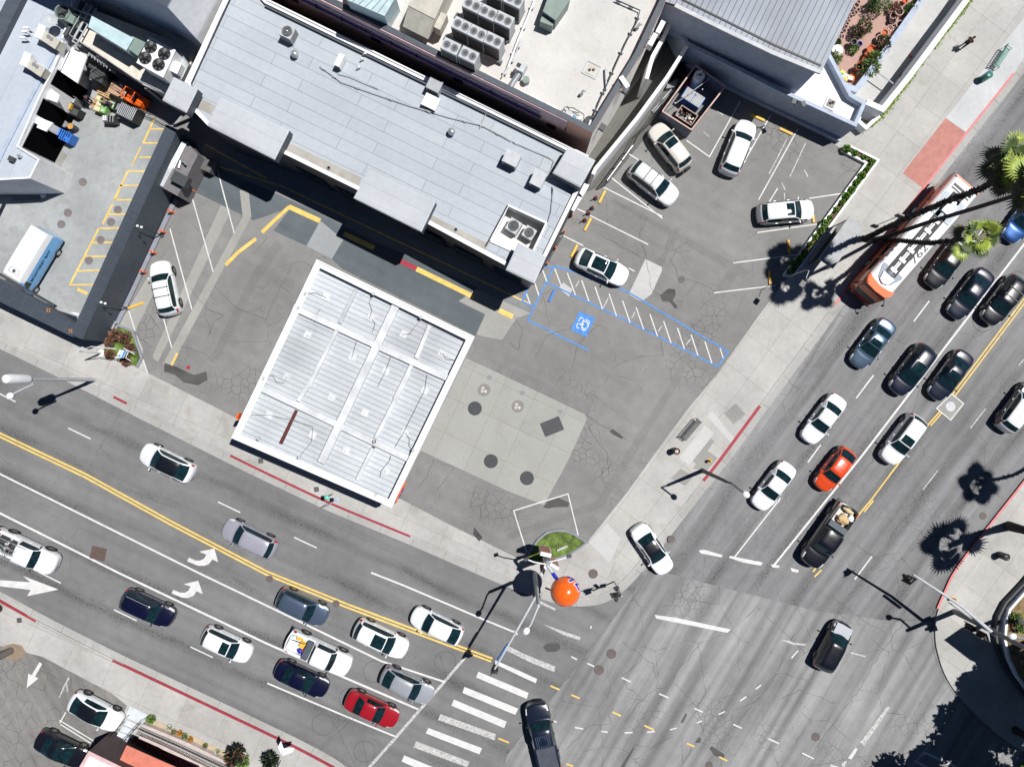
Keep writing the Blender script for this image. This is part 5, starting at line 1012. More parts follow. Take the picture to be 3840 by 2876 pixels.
inpick(tp1, 'wood_scraps', 'pale wood scraps and debris on the white pickup bed floor', 'debris', mb, 'offw')
# ladder rack truck
mb = MB()
for y in (-.72, .72): mb.tube([(-2.7, y, 1.95), (.6, y, 1.95)], .03, 5)
for x in (-2.6, -1.0): mb.tube([(x, -.75, 1.2), (x, -.75, 1.95), (x, .75, 1.95), (x, .75, 1.2)], .03, 5)
local(tp2, mb, 'ladder_rack', 'steel')
mb = MB()
for y in (-.2, .2): mb.tube([(-2.9, y, 2.02), (-.1, y, 2.02)], .03, 5)
for k in range(9): mb.tube([(-2.8+k*.32, -.2, 2.02), (-2.8+k*.32, .2, 2.02)], .02, 5)
inpick(tp2, 'ladder', 'aluminium ladder on the rack of the left edge pickup', 'ladder', mb, 'steel')
mb = MB()
for k in range(26): mb.box((rnd.uniform(-2.6, -1.0), rnd.uniform(-.7, .7), .9+rnd.uniform(0, .2)), (rnd.uniform(.1, .3), rnd.uniform(.05, .2), .1), rnd.uniform(0, 3), m=k % 3)
inpick(tp2, 'tool_pile', 'jumble of tools and parts in the bed of the left edge pickup', 'tools', mb, ['offw', 'darkg', 'brown'])
# black pickup cargo
def lumpy(mb, c, r, n=10, m=0, amp=.35):
    b0 = len(mb.v); mb.ball(c, *r, n=n, m=m)
    for i in range(b0, len(mb.v)): v = mb.v[i]; d = v-Vector(c); mb.v[i] = Vector(c)+d*(1+amp*(mnoise.noise(v*5)))
mb = MB(); lumpy(mb, (-2.65, .1, 1.1), (.22, .5, .2), 14); inpick(tp3, 'rope_coil', 'cream sacks against the tailgate of the black pickup', 'sack', mb, mat('cream_sack', (.6, .5, .3), .9), smooth=60)
mb = MB(); lumpy(mb, (-1.75, .15, 1.1), (.4, .55, .22), 16, amp=.6); inpick(tp3, 'canvas_cloth', 'crumpled tan canvas in the black pickup bed', 'cloth', mb, mat('tan_canvas', (.5, .36, .19), .9), smooth=60)
mb = MB(); lumpy(mb, (-2.15, .62, 1.15), (.3, .25, .2), 14, amp=.5); inpick(tp3, 'white_cloth', 'white cloth bundle beside the tan canvas in the black pickup', 'cloth', mb, 'white', smooth=60)
# dark pickup bed cover at the bottom
mb = MB(); mb.box((-1.75, 0, .65*1.95+.01), (2.2, 1.6, .03)); 
for k in range(9): mb.box((-1.75, -.7+k*.175, .65*1.95+.035), (2.15, .05, .02))
local(tp4, mb, 'bed_cover', mat('grey_cover', (.12, .13, .16), .35, .5))
mb = MB()
for k in range(8): mb.box((.1, -.56+k*.16, 1.955), (1.2, .05, .03))
local(tp4, mb, 'roof_ribs', PT['greyblue'])
# extra parts seen on single cars
# ---------------- van ----------------
def loft(secs, m=0):
    """secs: list of (x, [(y,z)...]) closed outlines -> MB"""
    mb = MB(); n = len(secs[0][1])
    for x, pr in secs: mb.v += [Vector((x, y, z)) for y, z in pr]
    for i in range(len(secs)-1):
        for k in range(n): mb.f.append((i*n+k, i*n+(k+1) % n, (i+1)*n+(k+1) % n, (i+1)*n+k)); mb.mi.append(m)
    mb.f.append(tuple(reversed(range(n)))); mb.mi.append(m); e = (len(secs)-1)*n; mb.f.append(tuple(e+k for k in range(n))); mb.mi.append(m); return mb
def vsec(w, zt, zs=.45, sh=.12, top=.86):
    return [(-w*.92, zs), (-w, zs+.15), (-w, 1.15), (-w*.97, zt-.5 if zt > 1.6 else zt-.15), (-w*top, zt-sh), (-w*top*.93, zt), (w*top*.93, zt), (w*top, zt-sh), (w*.97, zt-.5 if zt > 1.6 else zt-.15), (w, 1.15), (w, zs+.15), (w*.92, zs)]
g = W((147.6, 993), .35)
van = thing('delivery_van', (g.x, g.y, .14), 'high roofed white and sky blue van parked in the yard', 'van', rz=R(-121)); OFF[van.name] = Vector((0, 0, 0))
b_ = loft([(-2.95, vsec(.93, 2.45)), (-2.9, vsec(.98, 2.52)), (-1, vsec(1.0, 2.56)), (1.2, vsec(1.0, 2.54)), (1.65, vsec(.99, 2.45)), (2.35, vsec(.97, 1.55, sh=.05, top=.93)), (2.8, vsec(.9, 1.25, sh=.05, top=.93)), (2.95, vsec(.78, .9, sh=.04, top=.93))])
# cladding: split faces: roof white, sides blue
fr = []; fb = []; fw = []
for f in b_.f:
    c = sum((b_.v[i] for i in f), Vector((0, 0, 0)))/len(f)
    zs_ = [b_.v[i].z for i in f]
    if len(f) == 4 and 1.65 <= min(b_.v[i].x for i in f) and max(b_.v[i].x for i in f) < 2.4 and min(zs_) > 1.3: fw.append(f)
    elif min(zs_) > 1.9 or (c.x > 1.6 and abs(c.y) < .5): fr.append(f)
    else: fb.append(f)
for nm, fl, m in (('body', fb, PT['skyb']), ('roof', fr, PT['white']), ('windshield', fw, 'glass')):
    if fl: mb = MB(); mb.add(b_.v, fl); mb.build(nm, m, van, world=False, smooth=30)
for sy in (-1, 1):
    mb = MB(); mb.add([(1.45, sy*1.0, 1.3), (2.2, sy*.985, 1.3), (1.7, sy*.955, 2.05), (1.4, sy*.965, 2.05)], [(0, 1, 2, 3)]); mb.build('side_window', 'glass', van, world=False)
    mb = MB(); mb.ball((2.05, sy*1.12, 1.45), .09, .09, .18, 8); mb.build('side_mirror', 'black', van, world=False)
    for wx in (1.95, -1.75):
        Mx = Matrix.Rotation(R(90)*-sy, 3, 'X'); mb = MB(); mb.lathe((wx, sy*1.015-sy*.23, .36), [(.22, 0), (.34, 0), (.36, .03), (.36, .2), (.34, .235), (.23, .24), (.22, .2), (.001, .2)], 20, 0, Mx); wo_ = mb.build('wheel', 'rubber', van, world=False)
        mb = MB(); mb.lathe((wx, sy*1.015-sy*.23, .36), [(.2, .2), (.2, .23), (.08, .22), (.001, .25)], 16, 0, Mx); mb.build('rim', 'lgrey', wo_, world=False)
    mb = MB(); mb.box((2.82, sy*.66, .98), (.12, .3, .22), taper=.7); mb.build('headlight', 'lens', van, world=False)
    mb = MB(); mb.box((-2.93, sy*.88, 1.35), (.06, .12, .5)); mb.build('taillight', 'tail', van, world=False)
mb = MB(); mb.lathe((1.05, 0, 2.56), [(.13, 0), (.13, .04), (.08, .06), (.001, .05)], 14); mb.build('roof_vent', 'darkg', van, world=False)
mb = MB(); mb.pline([(.85, -.42), (1.25, -.45), (1.25, .45), (.85, .42), (.85, -.42)], .03, 2.562, 0); mb.build('roof_hatch_seal', 'grey', van, world=False)
vs, fs = text_mesh('MONTEREY BAY', .42, .004, .004)
mb = MB(); mb.add([Vector((-.2+v.x, 0, 1.5+v.y)) for v in vs], fs)
MB_ = MB(); MB_.v = [Vector((-v.x-.4, 1.008, v.z)) for v in mb.v]; MB_.f = [tuple(f) for f in mb.f]; MB_.mi = mb.mi; MB_.build('lettering', 'navyc', van, world=False)
MB_ = MB(); MB_.v = [Vector((v.x, -1.008, v.z)) for v in mb.v]; MB_.f = mb.f; MB_.mi = mb.mi; MB_.build('lettering', 'navyc', van, world=False)
# ---------------- bus ----------------
f_ = W((3256, 1138), 3.1); r_ = W((3632, 676), 3.1)
f_ = (W(tH(1090, 940)[0], 3.05)+W(tH(875, 775)[0], 3.05))/2; r_ = (W(tD(1400, 1460)[0], 3.05)+W(tD(1850, 1590)[0], 3.05))/2
fr_ = tl(3180, 540, .2988); r_ = (W(fr_(1360, 375)[0], 3.05)+W(fr_(1650, 640)[0], 3.05))/2
d = (f_-r_).normalized(); ang = math.atan2(d.y, d.x); LB = (f_-r_).length; cb_ = (f_+r_)/2
bus = thing('city_bus', (cb_.x, cb_.y, 0), 'orange and white city bus at the red kerb under the palms', 'bus', rz=ang); OFF[bus.name] = Vector((0, 0, 0)); hl = LB/2
def bsec(w, zt): return [(-w*.97, .35), (-w, .5), (-w, 1.0), (-w, 2.6), (-w*.96, zt-.18), (-w*.84, zt), (w*.84, zt), (w*.96, zt-.18), (w, 2.6), (w, 1.0), (w, .5), (w*.97, .35)]
b_ = loft([(-hl, bsec(1.18, 2.95)), (-hl+.15, bsec(1.27, 3.05)), (hl-1.5, bsec(1.27, 3.05)), (hl-.5, bsec(1.27, 3.03)), (hl, bsec(1.2, 2.92)), (hl+.22, [(y*.93, min(z, 2.4)) for y, z in bsec(1.15, 2.45)]), (hl+.42, [(y*.9, min(z, 1.25)) for y, z in bsec(1.12, 1.5)])])
rf = []; bd = []; n = 12
for fi, f in enumerate(b_.f):
    zs_ = [b_.v[i].z for i in f]; xs_ = [b_.v[i].x for i in f]
    (rf if min(zs_) > 2.8 and len(f) == 4 and max(xs_) < hl-.3 else bd).append(f)
mb = MB(); mb.add(b_.v, bd); mb.build('body', paint('bus_orange', (.75, .16, .03), rough=.5), bus, world=False, smooth=35)
mb = MB(); mb.add(b_.v, rf); mb.build('roof', 'white', bus, world=False, smooth=35)
mb = MB(); mb.prism([(hl-.35, -1.28), (hl+.02, -.95), (hl+.1, 0), (hl+.02, .95), (hl-.35, 1.28), (hl-.8, 1.28), (hl-.62, .8), (hl-.5, 0), (hl-.62, -.8), (hl-.8, -1.28)], 2.9, 3.1); mb.build('roof_visor', 'oplast', bus, world=False)
mb = MB(); mb.add([(hl+.05, -1.06, 2.8), (hl+.05, 1.06, 2.8), (hl+.4, 1.02, 1.35), (hl+.4, -1.02, 1.35), (hl+.07, -1.06, 2.82), (hl+.07, 1.06, 2.82), (hl+.46, 1.02, 1.35), (hl+.46, -1.02, 1.35)], [(4, 7, 6, 5), (0, 1, 2, 3), (0, 4, 5, 1), (3, 2, 6, 7), (0, 3, 7, 4), (1, 5, 6, 2)]); mb.build('windshield', mat('bus_glass', (.02, .03, .028), .1), bus, world=False)
mb = MB(); mb.box((hl+.46, 0, .72), (.14, 2.2, .35)); mb.build('front_bumper', 'black', bus, world=False)
mb = MB(); mb.box((hl+.48, 0, 1.12), (.08, 2.1, .14)); mb.build('red_stripe', 'red', bus, world=False)
for sy in (-1, 1):
    for k in range(7): mb = MB(); mb.box((hl-2.0-k*1.55, sy*1.265, 1.95), (1.35, .04, .85)); mb.build('side_window', 'glass', bus, world=False)
    for wx in (hl-2.4, -hl+3.1):
        Mx = Matrix.Rotation(R(90)*-sy, 3, 'X'); mb = MB(); mb.lathe((wx, sy*1.285-sy*.3, .5), [(.3, 0), (.48, 0), (.5, .03), (.5, .25), (.47, .3), (.28, .3), (.001, .26)], 22, 0, Mx); wo_ = mb.build('wheel', 'rubber', bus, world=False); mb = MB(); mb.lathe((wx, sy*1.285-sy*.3, .5), [(.26, .29), (.24, .31), (.1, .3), (.001, .33)], 16, 0, Mx); mb.build('rim', 'lgrey', wo_, world=False)
    mb = MB(); mb.tube([(hl-.1, sy*1.1, 2.7), (hl+.3, sy*1.45, 2.5)], .035, 5); mb.ball((hl+.3, sy*1.48, 2.3), .08, .1, .25, 8); mb.build('side_mirror', 'black', bus, world=False)
    mb = MB(); mb.box((hl+.44, sy*.85, .95), (.1, .3, .18)); mb.build('headlight', 'lens', bus, world=False)
for sy in (-.33, .33): mb = MB(); mb.box((-.25, sy, 3.09), (8.6, .36, .05)); mb.build('roof_track', mat('roof_track_grey', (.06, .055, .06), .8), bus, world=False)
mb = MB(); mb.tube([(-4.6, 0, 3.14), (4.15, 0, 3.14)], .03, 6); mb.build('roof_pipe', 'white', bus, world=False)
for k in range(8): mb = MB(); mb.box((3.6-k*1.06, 0, 3.14), (.28, .6, .09)); mb.build('pipe_clamp', 'white', bus, world=False)
mb = MB(); mb.prism([(hl-2.2, -1.0), (hl-1.9, -1.0), (hl-1.0, -.62), (hl-.75, 0), (hl-1.0, .62), (hl-1.9, 1.0), (hl-2.2, 1.0)], 3.0, 3.1, mtop=0); mb.build('front_pod_recess', mat('recess_grey', (.13, .17, .22), .5), bus, world=False)
mb = MB(); mb.prism([(hl-1.55, -.58), (hl-.9, -.42), (hl-.72, 0), (hl-.9, .42), (hl-1.55, .58)], 3.0, 3.22); mb.build('front_pod', 'white', bus, world=False)
mb = MB(); mb.box((hl-1.75, 0, 3.13), (.3, .62, .07)); mb.build('roof_hatch', 'slate', bus, world=False)
mb = MB(); mb.box((-hl+2.6, 0, 3.09), (2.1, 2.0, .05)); mb.build('rear_pod_base', mat('pod_blue_grey', (.3, .36, .42), .5), bus, world=False)
mb = MB(); mb.box((-hl+2.6, .1, 3.2), (1.2, .9, .2), taper=.9); mb.build('air_unit', 'white', bus, world=False)
mb = MB(); mb.box((-hl+.7, 0, 3.09), (.16, 1.8, .06)); mb.box((-hl+1.0, 0, 3.085), (.08, 1.8, .05)); mb.build('rear_vent', 'darkg', bus, world=False)
mb = MB(); mb.pline([(-hl-.02, -1.2), (-hl-.02, 1.2)], .12, 2.9, 0, h=.12); mb.build('rear_trim', 'orange', bus, world=False)
vs, fs = text_mesh('7629', 1.0, .006, .012); Mr = Matrix.Rotation(R(180), 3, 'Z')
mb = MB(); mb.add([Vector((.9, .78, 3.066))+Mr @ Vector((v.x*1.25, v.y*.75, v.z)) for v in vs], fs); mb.build('fleet_number', 'darkg', bus, world=False)
# ---------------- roof equipment ----------------
ORD = ['first', 'second', 'third', 'fourth', 'fifth', 'sixth', 'seventh', 'eighth', 'ninth', 'tenth', 'eleventh', 'twelfth', 'thirteenth', 'fourteenth', 'fifteenth', 'sixteenth', 'seventeenth', 'eighteenth', 'nineteenth', 'twentieth']
AR = R(-26)
def rotv(x, y, a): return (x*math.cos(a)-y*math.sin(a), x*math.sin(a)+y*math.cos(a))
def fanset(t, c, r, z, blades=5, grill=True):
    x, y = c; mb = MB(); mb.lathe((x, y, z), [(r*1.06, -.02), (r*1.06, .05), (r, .05), (r, -.0), (.001, -.005)], 20); mb.build('fan_ring', 'darkg', t)
    mb = MB()
    for k in range(blades):
        a = k*2*math.pi/blades+.3; M4 = Matrix.Rotation(a, 3, 'Z') @ Matrix.Rotation(.35, 3, 'X'); v = M4 @ Vector((r*.5, 0, 0)); mb.box((x+v.x, y+v.y, z+.03), (r*.85, r*.42, .01), M4=M4)
    mb.ball((x, y, z+.04), r*.2, n=8); mb.build('fan', 'steel' if grill else 'black', t)
    if grill:
        mb = MB()
        for q in (.35, .6, .85): mb.lathe((x, y, z+.07), [(r*q, 0), (r*q+.012, .006), (r*q+.024, 0)], 20)
        mb.build('fan_grille', 'lgrey', t)
def condenser(c, z, w_, h_, ang, label, group=None, m='lgrey'):
    p = W(c, z+h_); t = thing('condenser_unit', (p.x, p.y, z), label, 'air conditioner', group)
    mb = MB(); mb.box((p.x, p.y, z+h_/2), (w_, w_, h_), ang); mb.box((p.x, p.y, z-.02), (w_*1.15, w_*1.15, .1), ang); mb.build('casing', m, t)
    mb = MB(); 
    for k in range(4):
        a = ang+k*math.pi/2; v = rotv(w_/2+.006, 0, a); mb.box((p.x+v[0], p.y+v[1], z+h_*.5), (.02, w_*.82, h_*.75), a)
    mb.build('coil_guard', 'grey', t); fanset(t, (p.x, p.y), w_*.4, z+h_+.005); return t
condenser(tB(280, 262)[0], 6.35, .95, .95, AR, 'square single fan condenser alone on the grey roof near the tan wall')
condenser(tG(58, 325)[0], 5.02, 1.0, .9, AR-.1, 'larger fan condenser on the left inside the sunken roof well')
condenser(tG(187, 382)[0], 5.02, .9, .9, AR-.1, 'smaller fan condenser on the right inside the sunken roof well')
for p, lb in ((tB(336, 440)[0], 'round metal roof vent below the single fan condenser'), (tB(1640, 1085)[0], 'round metal roof vent in the middle of the grey roof')):
    w_ = W(p, 6.9); mb = MB(); mb.lathe((w_.x, w_.y, 6.32), [(.22, 0), (.22, .35), (.3, .36), (.3, .44), (.2, .55), (.08, .62), (.001, .63)], 16); tag(mb.build('roof_vent', 'steel', smooth=40), lb, 'vent', 'round vents on the grey roof')
def boxunit(name, c, z, d, ang, label, cat, m, extra=None, zt=None, slope=0):
    h_ = d[2]; p = W(c, z+h_); t = thing(name, (p.x, p.y, z), label, cat)
    mb = MB(); mb.box((p.x, p.y, z+.06), (d[0]*.9, d[1]*.9, .12), ang); mb.build('base', 'grey', t)
    mb = MB(); mb.box((p.x, p.y, z+.12+(h_-.12)/2), (d[0], d[1], h_-.12), ang); mb.build('casing', m, t)
    mb = MB(); mb.box((p.x, p.y, z+h_+.015), (d[0]*1.04, d[1]*1.04, .03), ang); mb.build('lid', m, t)
    v = rotv(0, -d[1]/2-.01, ang); mb = MB(); mb.box((p.x+v[0], p.y+v[1], z+h_*.5), (d[0]*.8, .03, h_*.55), ang); mb.build('louvre', 'darkg', t)
    return t
boxunit('mini_split_unit', tB(712, 500)[0], 6.35, (.42, .95, .75), AR, 'slim white outdoor unit with dark grille beside three pipe hoods', 'air conditioner', 'white')
boxunit('exhaust_hood', tB(1500, 705)[0], 6.35, (1.05, .85, .9), AR, 'grey metal hood straddling the gutter of the grey roof', 'vent hood', 'steel')
boxunit('intake_hood', tB(1470, 845)[0], 6.35, (1.15, .95, .45), AR, 'white intake hood just below the grey metal hood', 'vent hood', 'white')
boxunit('package_unit', tB(2140, 1310)[0], 6.35, (1.15, 1.0, 1.0), AR, 'square grey box unit, left one of two near the end of the grey roof', 'air conditioner', 'lgrey')
boxunit('package_unit', tC(262, 1480)[0], 6.35, (.95, 1.15, .9), AR, 'square grey box unit, right one of two near the end of the grey roof', 'air conditioner', 'lgrey')
def pipe(name, pts, z, r, m, label, supports=True, cat='pipe', group=None):
    t = thing(name, W3(pts[0], z-.25), label, cat, group); mb = MB(); mb.tube([W3(p, z) for p in pts], r, 6); mb.build('pipe_run', m, t)
    if supports:
        q = [W(p, z) for p in pts]
        for i in range(len(q)-1):
            n_ = max(1, int((q[i+1]-q[i]).length/2.6))
            for k in range(n_): p = q[i].lerp(q[i+1], (k+.5)/n_); mb = MB(); mb.box((p.x, p.y, z-r-.05), (.32, .16, .12), AR); mb.build('support_block', 'lgrey' if m != 'steel' else 'darkg', t)
    return t
pipe('roof_pipe', tB(550, 550, 610, 590, 730, 680, 985, 770, 1285, 872, 1615, 970, 1880, 1035, 1910, 1045, 2140, 1170), 6.5, .035, 'lgrey', 'long thin conduit wandering across the grey membrane roof')
pipe('roof_pipe', tB(700, 610, 800, 635, 900, 680, 1035, 735), 6.5, .03, 'lgrey', 'short conduit beside the slim white outdoor unit', False)
pipe('roof_pipe', tB(1550, 750, 1620, 790, 1730, 830, 1900, 910, 1935, 930, 1900, 1005, 1880, 1060), 6.5, .03, 'lgrey', 'conduit leaving the grey metal hood along the parapet', False)
pipe('roof_pipe', tB(2150, 1170, 2170, 1180)+tC(60, 1180, 350, 1300, 395, 1330, 370, 1400, 320, 1440), 6.5, .03, 'lgrey', 'conduit joining the two square box units', False)
pipe('roof_pipe', tC(385, 1540, 385, 1600)+tG(395, 0, 375, 200, 345, 300), 6.6, .035, 'lgrey', 'conduit running down the right end of the grey roof', False)
pipe('roof_pipe', tF(2110, 155, 1930, 490), 6.6, .04, 'darkg', 'dark pipe along the left rim of the sunken roof well', False)
for i, p in enumerate(tB(932, 440, 908, 483, 878, 552)):
    w_ = W(p, 6.7); mb = MB(); mb.tube([(w_.x, w_.y, 6.32), (w_.x, w_.y, 6.65), (w_.x-.1, w_.y-.05, 6.75), (w_.x-.2, w_.y-.1, 6.6)], .06, 6); tag(mb.build('pipe_hood', 'white'), ['upper', 'middle', 'lower'][i]+' one of three small curved pipe hoods on the grey roof', 'pipe hood', 'curved pipe hoods on the grey roof')
# dense plant on the salmon building
zs = 8.46
def vrf(c, i, lb):
    h_ = 1.75; p = W(c, zs+.3+h_); t = thing('cooling_unit', (p.x, p.y, zs), lb, 'air conditioner', 'twin fan cooling units on the white roof')
    z = zs+.3
    mb = MB(); mb.box((p.x, p.y, z+h_/2), (1.3, .86, h_), AR); mb.build('casing', 'lgrey', t)
    v = rotv(0, -.445, AR); mb = MB(); mb.box((p.x+v[0], p.y+v[1], z+h_*.42), (1.18, .03, h_*.78), AR); mb.build('coil_panel', 'black', t)
    for sx in (-.3, .3):
        v = rotv(sx, 0, AR); x, y = p.x+v[0], p.y+v[1]; mb = MB(); mb.lathe((x, y, z+h_), [(.29, 0), (.29, .03), (.26, .03), (.26, .005), (.001, .004)], 18); mb.build('fan_grille', mat('fan_grey', (.3, .31, .32), .6), t)
        mb = MB()
        for q in (.07, .13, .19, .24): mb.lathe((x, y, z+h_+.02), [(q, 0), (q+.012, .006), (q+.022, 0)], 18)
        mb.build('fan_guard', 'lgrey', t)
    v = rotv(0, 0, AR); mb = MB(); mb.box((p.x, p.y, zs+.15), (1.34, 1.0, .3), AR); mb.build('plinth', 'grey', t)
rows = [('front', tB(1635, 385, 1785, 455)), ('second', tB(1725, 210, 1857, 275, 1990, 335)), ('third', tB(1815, 40, 1945, 105, 2077, 163)), ('rear', tB(2010, -75, 2160, 0))]
for rn, ps in rows:
    for i, p in enumerate(ps): vrf(p, i, f"{['left', 'middle', 'right'][i] if len(ps) == 3 else ['left', 'right'][i]} twin fan unit in the {rn} row of the white roof")
for rn, a_, b_ in (('front', tB(1640, 500)[0], tB(2060, 540)[0]),): pass
for q_, lb in ((tB(1590, 300, 2060, 520), 'front'), (tB(1680, 120, 2110, 345), 'rear')):
    t = pipe('cable_tray', q_, zs+.25, .16, 'grey', f'{lb} flat grey pipe tray between rows of twin fan units', False, 'pipe tray')
def cuboid(name, poly, z0, z1, m, label, cat, lidm=None, bands=0):
    q = [W(p, z1) for p in poly]; c = sum(q, Vector((0, 0)))/len(q); t = thing(name, (c.x, c.y, z0), label, cat)
    mb = MB(); mb.prism(q, z0, z1-.04); mb.build('casing', m, t); mb = MB(); mb.prism(inset(q, -.04), z1-.04, z1); mb.build('lid', lidm or m, t)
    if bands:
        mb = MB()
        for k in range(1, bands): a = q[0].lerp(q[1], k/bands); b = q[3].lerp(q[2], k/bands); mb.line(a, b, .05, z1+.001, 0, h=.03)
        mb.build('seam', 'grey', t)
    return t
t = cuboid('air_handler', tB(1285, 45, 1500, 155, 1660, -190, 1440, -300), zs, 10.7, 'tan', 'large tan boxy air handler with sloping front on the white roof', 'air handler', bands=0)
q = [W(p, 10.7) for p in tB(1285, 45, 1500, 155)]; n_ = (q[1]-q[0]).normalized(); n_ = Vector((n_.y, -n_.x))
mb = MB(); mb.add([(q[0].x, q[0].y, 10.68), (q[1].x, q[1].y, 10.68), (q[1].x+n_.x*1.2, q[1].y+n_.y*1.2, 9.8), (q[0].x+n_.x*1.2, q[0].y+n_.y*1.2, 9.8), (q[0].x, q[0].y, 9.7), (q[1].x, q[1].y, 9.7)], [(3, 2, 1, 0), (0, 4, 3), (1, 2, 5), (4, 5, 2, 3)]); mb.build('sloping_hood', 'tan', t)
mb = MB(); p = W(tB(1550, 170)[0], 10.2); mb.box((p.x, p.y, 9.6), (.5, 1.2, 1.0), AR); mb.build('side_box', 'tan', t)
cuboid('air_handler', tB(770, -5, 1085, 130, 1180, -30, 1100, -250, 820, -380), zs, 10.6, 'bmetal', 'pale blue ribbed air handler beside the roof edge of the salmon building', 'air handler', bands=6)
cuboid('air_handler', tC(305, 95, 405, 165, 520, 0, 560, -160, 400, -160), zs, 9.9, 'greenm', 'grey green box unit standing alone near the middle of the white roof', 'air handler')
mb = MB(); q = [W(p, 9.5) for p in tC(300, 115, 402, 155, 380, 220, 275, 180)]; mb.prism(q, 8.5, 9.5); tag(mb.build('unit_hood', 'greenm'), 'grey green hood at the foot of the green box unit', 'vent hood')
# curved galvanised duct and fan
t = thing('exhaust_duct', W3(tC(130, 560)[0], zs), 'shiny galvanised exhaust duct with square outlet by the roof edge', 'duct')
mb = MB(); mb.tube([W3(tC(10, 780)[0], zs+.3), W3(tC(50, 690)[0], zs+.45), W3(tC(100, 620)[0], zs+.6), W3(tC(125, 570)[0], zs+.7)], .22, 12); mb.build('duct_tube', 'steel', t, smooth=40)
p = W(tC(120, 560)[0], zs+1); mb = MB(); mb.box((p.x, p.y, zs+.8), (.75, .75, .5), AR, taper=.8); mb.build('outlet', 'steel', t); p = W(tC(100, 540)[0], zs+1.1); mb = MB(); mb.box((p.x, p.y, zs+1.06), (.3, .3, .04), AR); mb.build('opening', 'black', t)
p = W(tC(160, 665)[0], zs+.4); mb = MB(); mb.cyl((p.x, p.y, zs), .28, .5, 8); tag(mb.build('fan_motor', 'greenm'), 'small green octagonal motor beside the galvanised duct', 'motor')
p = W(tC(703, 583)[0], zs); t = thing('roof_drain_box', (p.x, p.y, zs), 'square white roof drain with two round strainers on the salmon building', 'roof drain')
mb = MB(); mb.pline([(p.x+rotv(a, b, AR)[0], p.y+rotv(a, b, AR)[1]) for a, b in ((-.55, -.5), (.55, -.5), (.55, .5), (-.55, .5), (-.55, -.5))], .06, zs, 0, h=.05); mb.build('frame', 'lgrey', t)
mb = MB(); mb.box((p.x, p.y, zs+.012), (.75, .75, .02), AR); mb.build('pan', 'tan', t)
for s in (-.14, .14): mb = MB(); mb.ball((p.x+s, p.y, zs+.05), .11, n=10); mb.build('strainer', 'iron', t)
for c, lb in ((tC(630, 760)[0], 'white gooseneck pipe on the white roof of the salmon building'), (tC(1095, 210)[0], 'small twisted vent pipe at the right edge of the white roof')):
    w_ = W(c, zs+.4); mb = MB(); mb.tube([(w_.x-.1, w_.y-.15, zs), (w_.x-.1, w_.y-.15, zs+.4), (w_.x+.05, w_.y, zs+.55), (w_.x+.2, w_.y+.05, zs+.4)], .1, 8); tag(mb.build('gooseneck_vent', 'lgrey', smooth=40), lb, 'vent pipe')
pipe('gas_pipe', tC(900, 0, 960, 25, 1105, 90, 1075, 190, 990, 350, 915, 510, 840, 680, 765, 845, 715, 965), zs+.25, .05, 'darkg', 'long dark gas pipe on blocks crossing the white roof')
pipe('pipe_bundle', tC(235, -10, 180, 130, 100, 320, 10, 560), zs+.3, .07, 'white', 'white insulated pipes leaving the twin fan units')
pipe('pipe_bundle', tB(2209, 330, 2180, 430, 2100, 570, 2060, 640), zs+.3, .05, 'lgrey', 'thin silver pipes beside the rear rows of units')
pipe('short_pipe', tC(818, 570, 820, 640, 828, 750), zs+.2, .07, 'lgrey', 'loose short grey pipe lying by the gas pipe', False)
# service cluster at the corner
t = thing('water_softener', W3(tC(560, 960)[0], zs), 'cluster of valves, tank and black fan at the white roof corner', 'pipework')
for c, m, r in ((tC(530, 965)[0], 'white', .14), (tC(560, 985)[0], mat('cyan_tank', (.05, .3, .5), .4), .16), (tC(605, 985)[0], 'white', .13)): w_ = W(c, zs+.3); mb = MB(); mb.cyl((w_.x, w_.y, zs), r, .45, 12); mb.build('tank', m, t)
w_ = W(tC(688, 1008)[0], zs+.3); mb = MB(); mb.lathe((w_.x, w_.y, zs+.1), [(.42, 0), (.42, .2), (.36, .22), (.001, .1)], 18); mb.build('black_fan', 'dkiron', t); mb = MB(); mb.tube([(w_.x-.1, w_.y-.4, zs+.3), (w_.x+.05, w_.y+.05, zs+.5)], .09, 8); mb.build('duct_elbow', 'white', t)
for q_ in (tC(450, 945, 480, 890, 550, 895, 640, 950, 640, 1000), tC(500, 880, 520, 920, 600, 940)): mb = MB(); mb.tube([W3(p, zs+.4) for p in q_], .035, 5); mb.build('pipe', 'darkg', t)
mb = MB(); p = W(tC(510, 950)[0], zs+.5); mb.box((p.x, p.y, zs+.25), (.5, .6, .5), AR); mb.build('cabinet', 'lgrey', t)
for i, q_ in enumerate((tC(110, 780, 190, 815), tC(205, 815, 300, 865), tC(320, 865, 420, 925))):
    p = W(((q_[0][0]+q_[1][0])/2, (q_[0][1]+q_[1][1])/2), zs+.5); mb = MB(); mb.box((p.x, p.y, zs+.35), (.95, .3, .7), AR); tag(mb.build('split_unit', 'white'), ['left', 'middle', 'right'][i]+' one of three slim white units against the dark parapet', 'air conditioner', 'slim white units on the parapet')
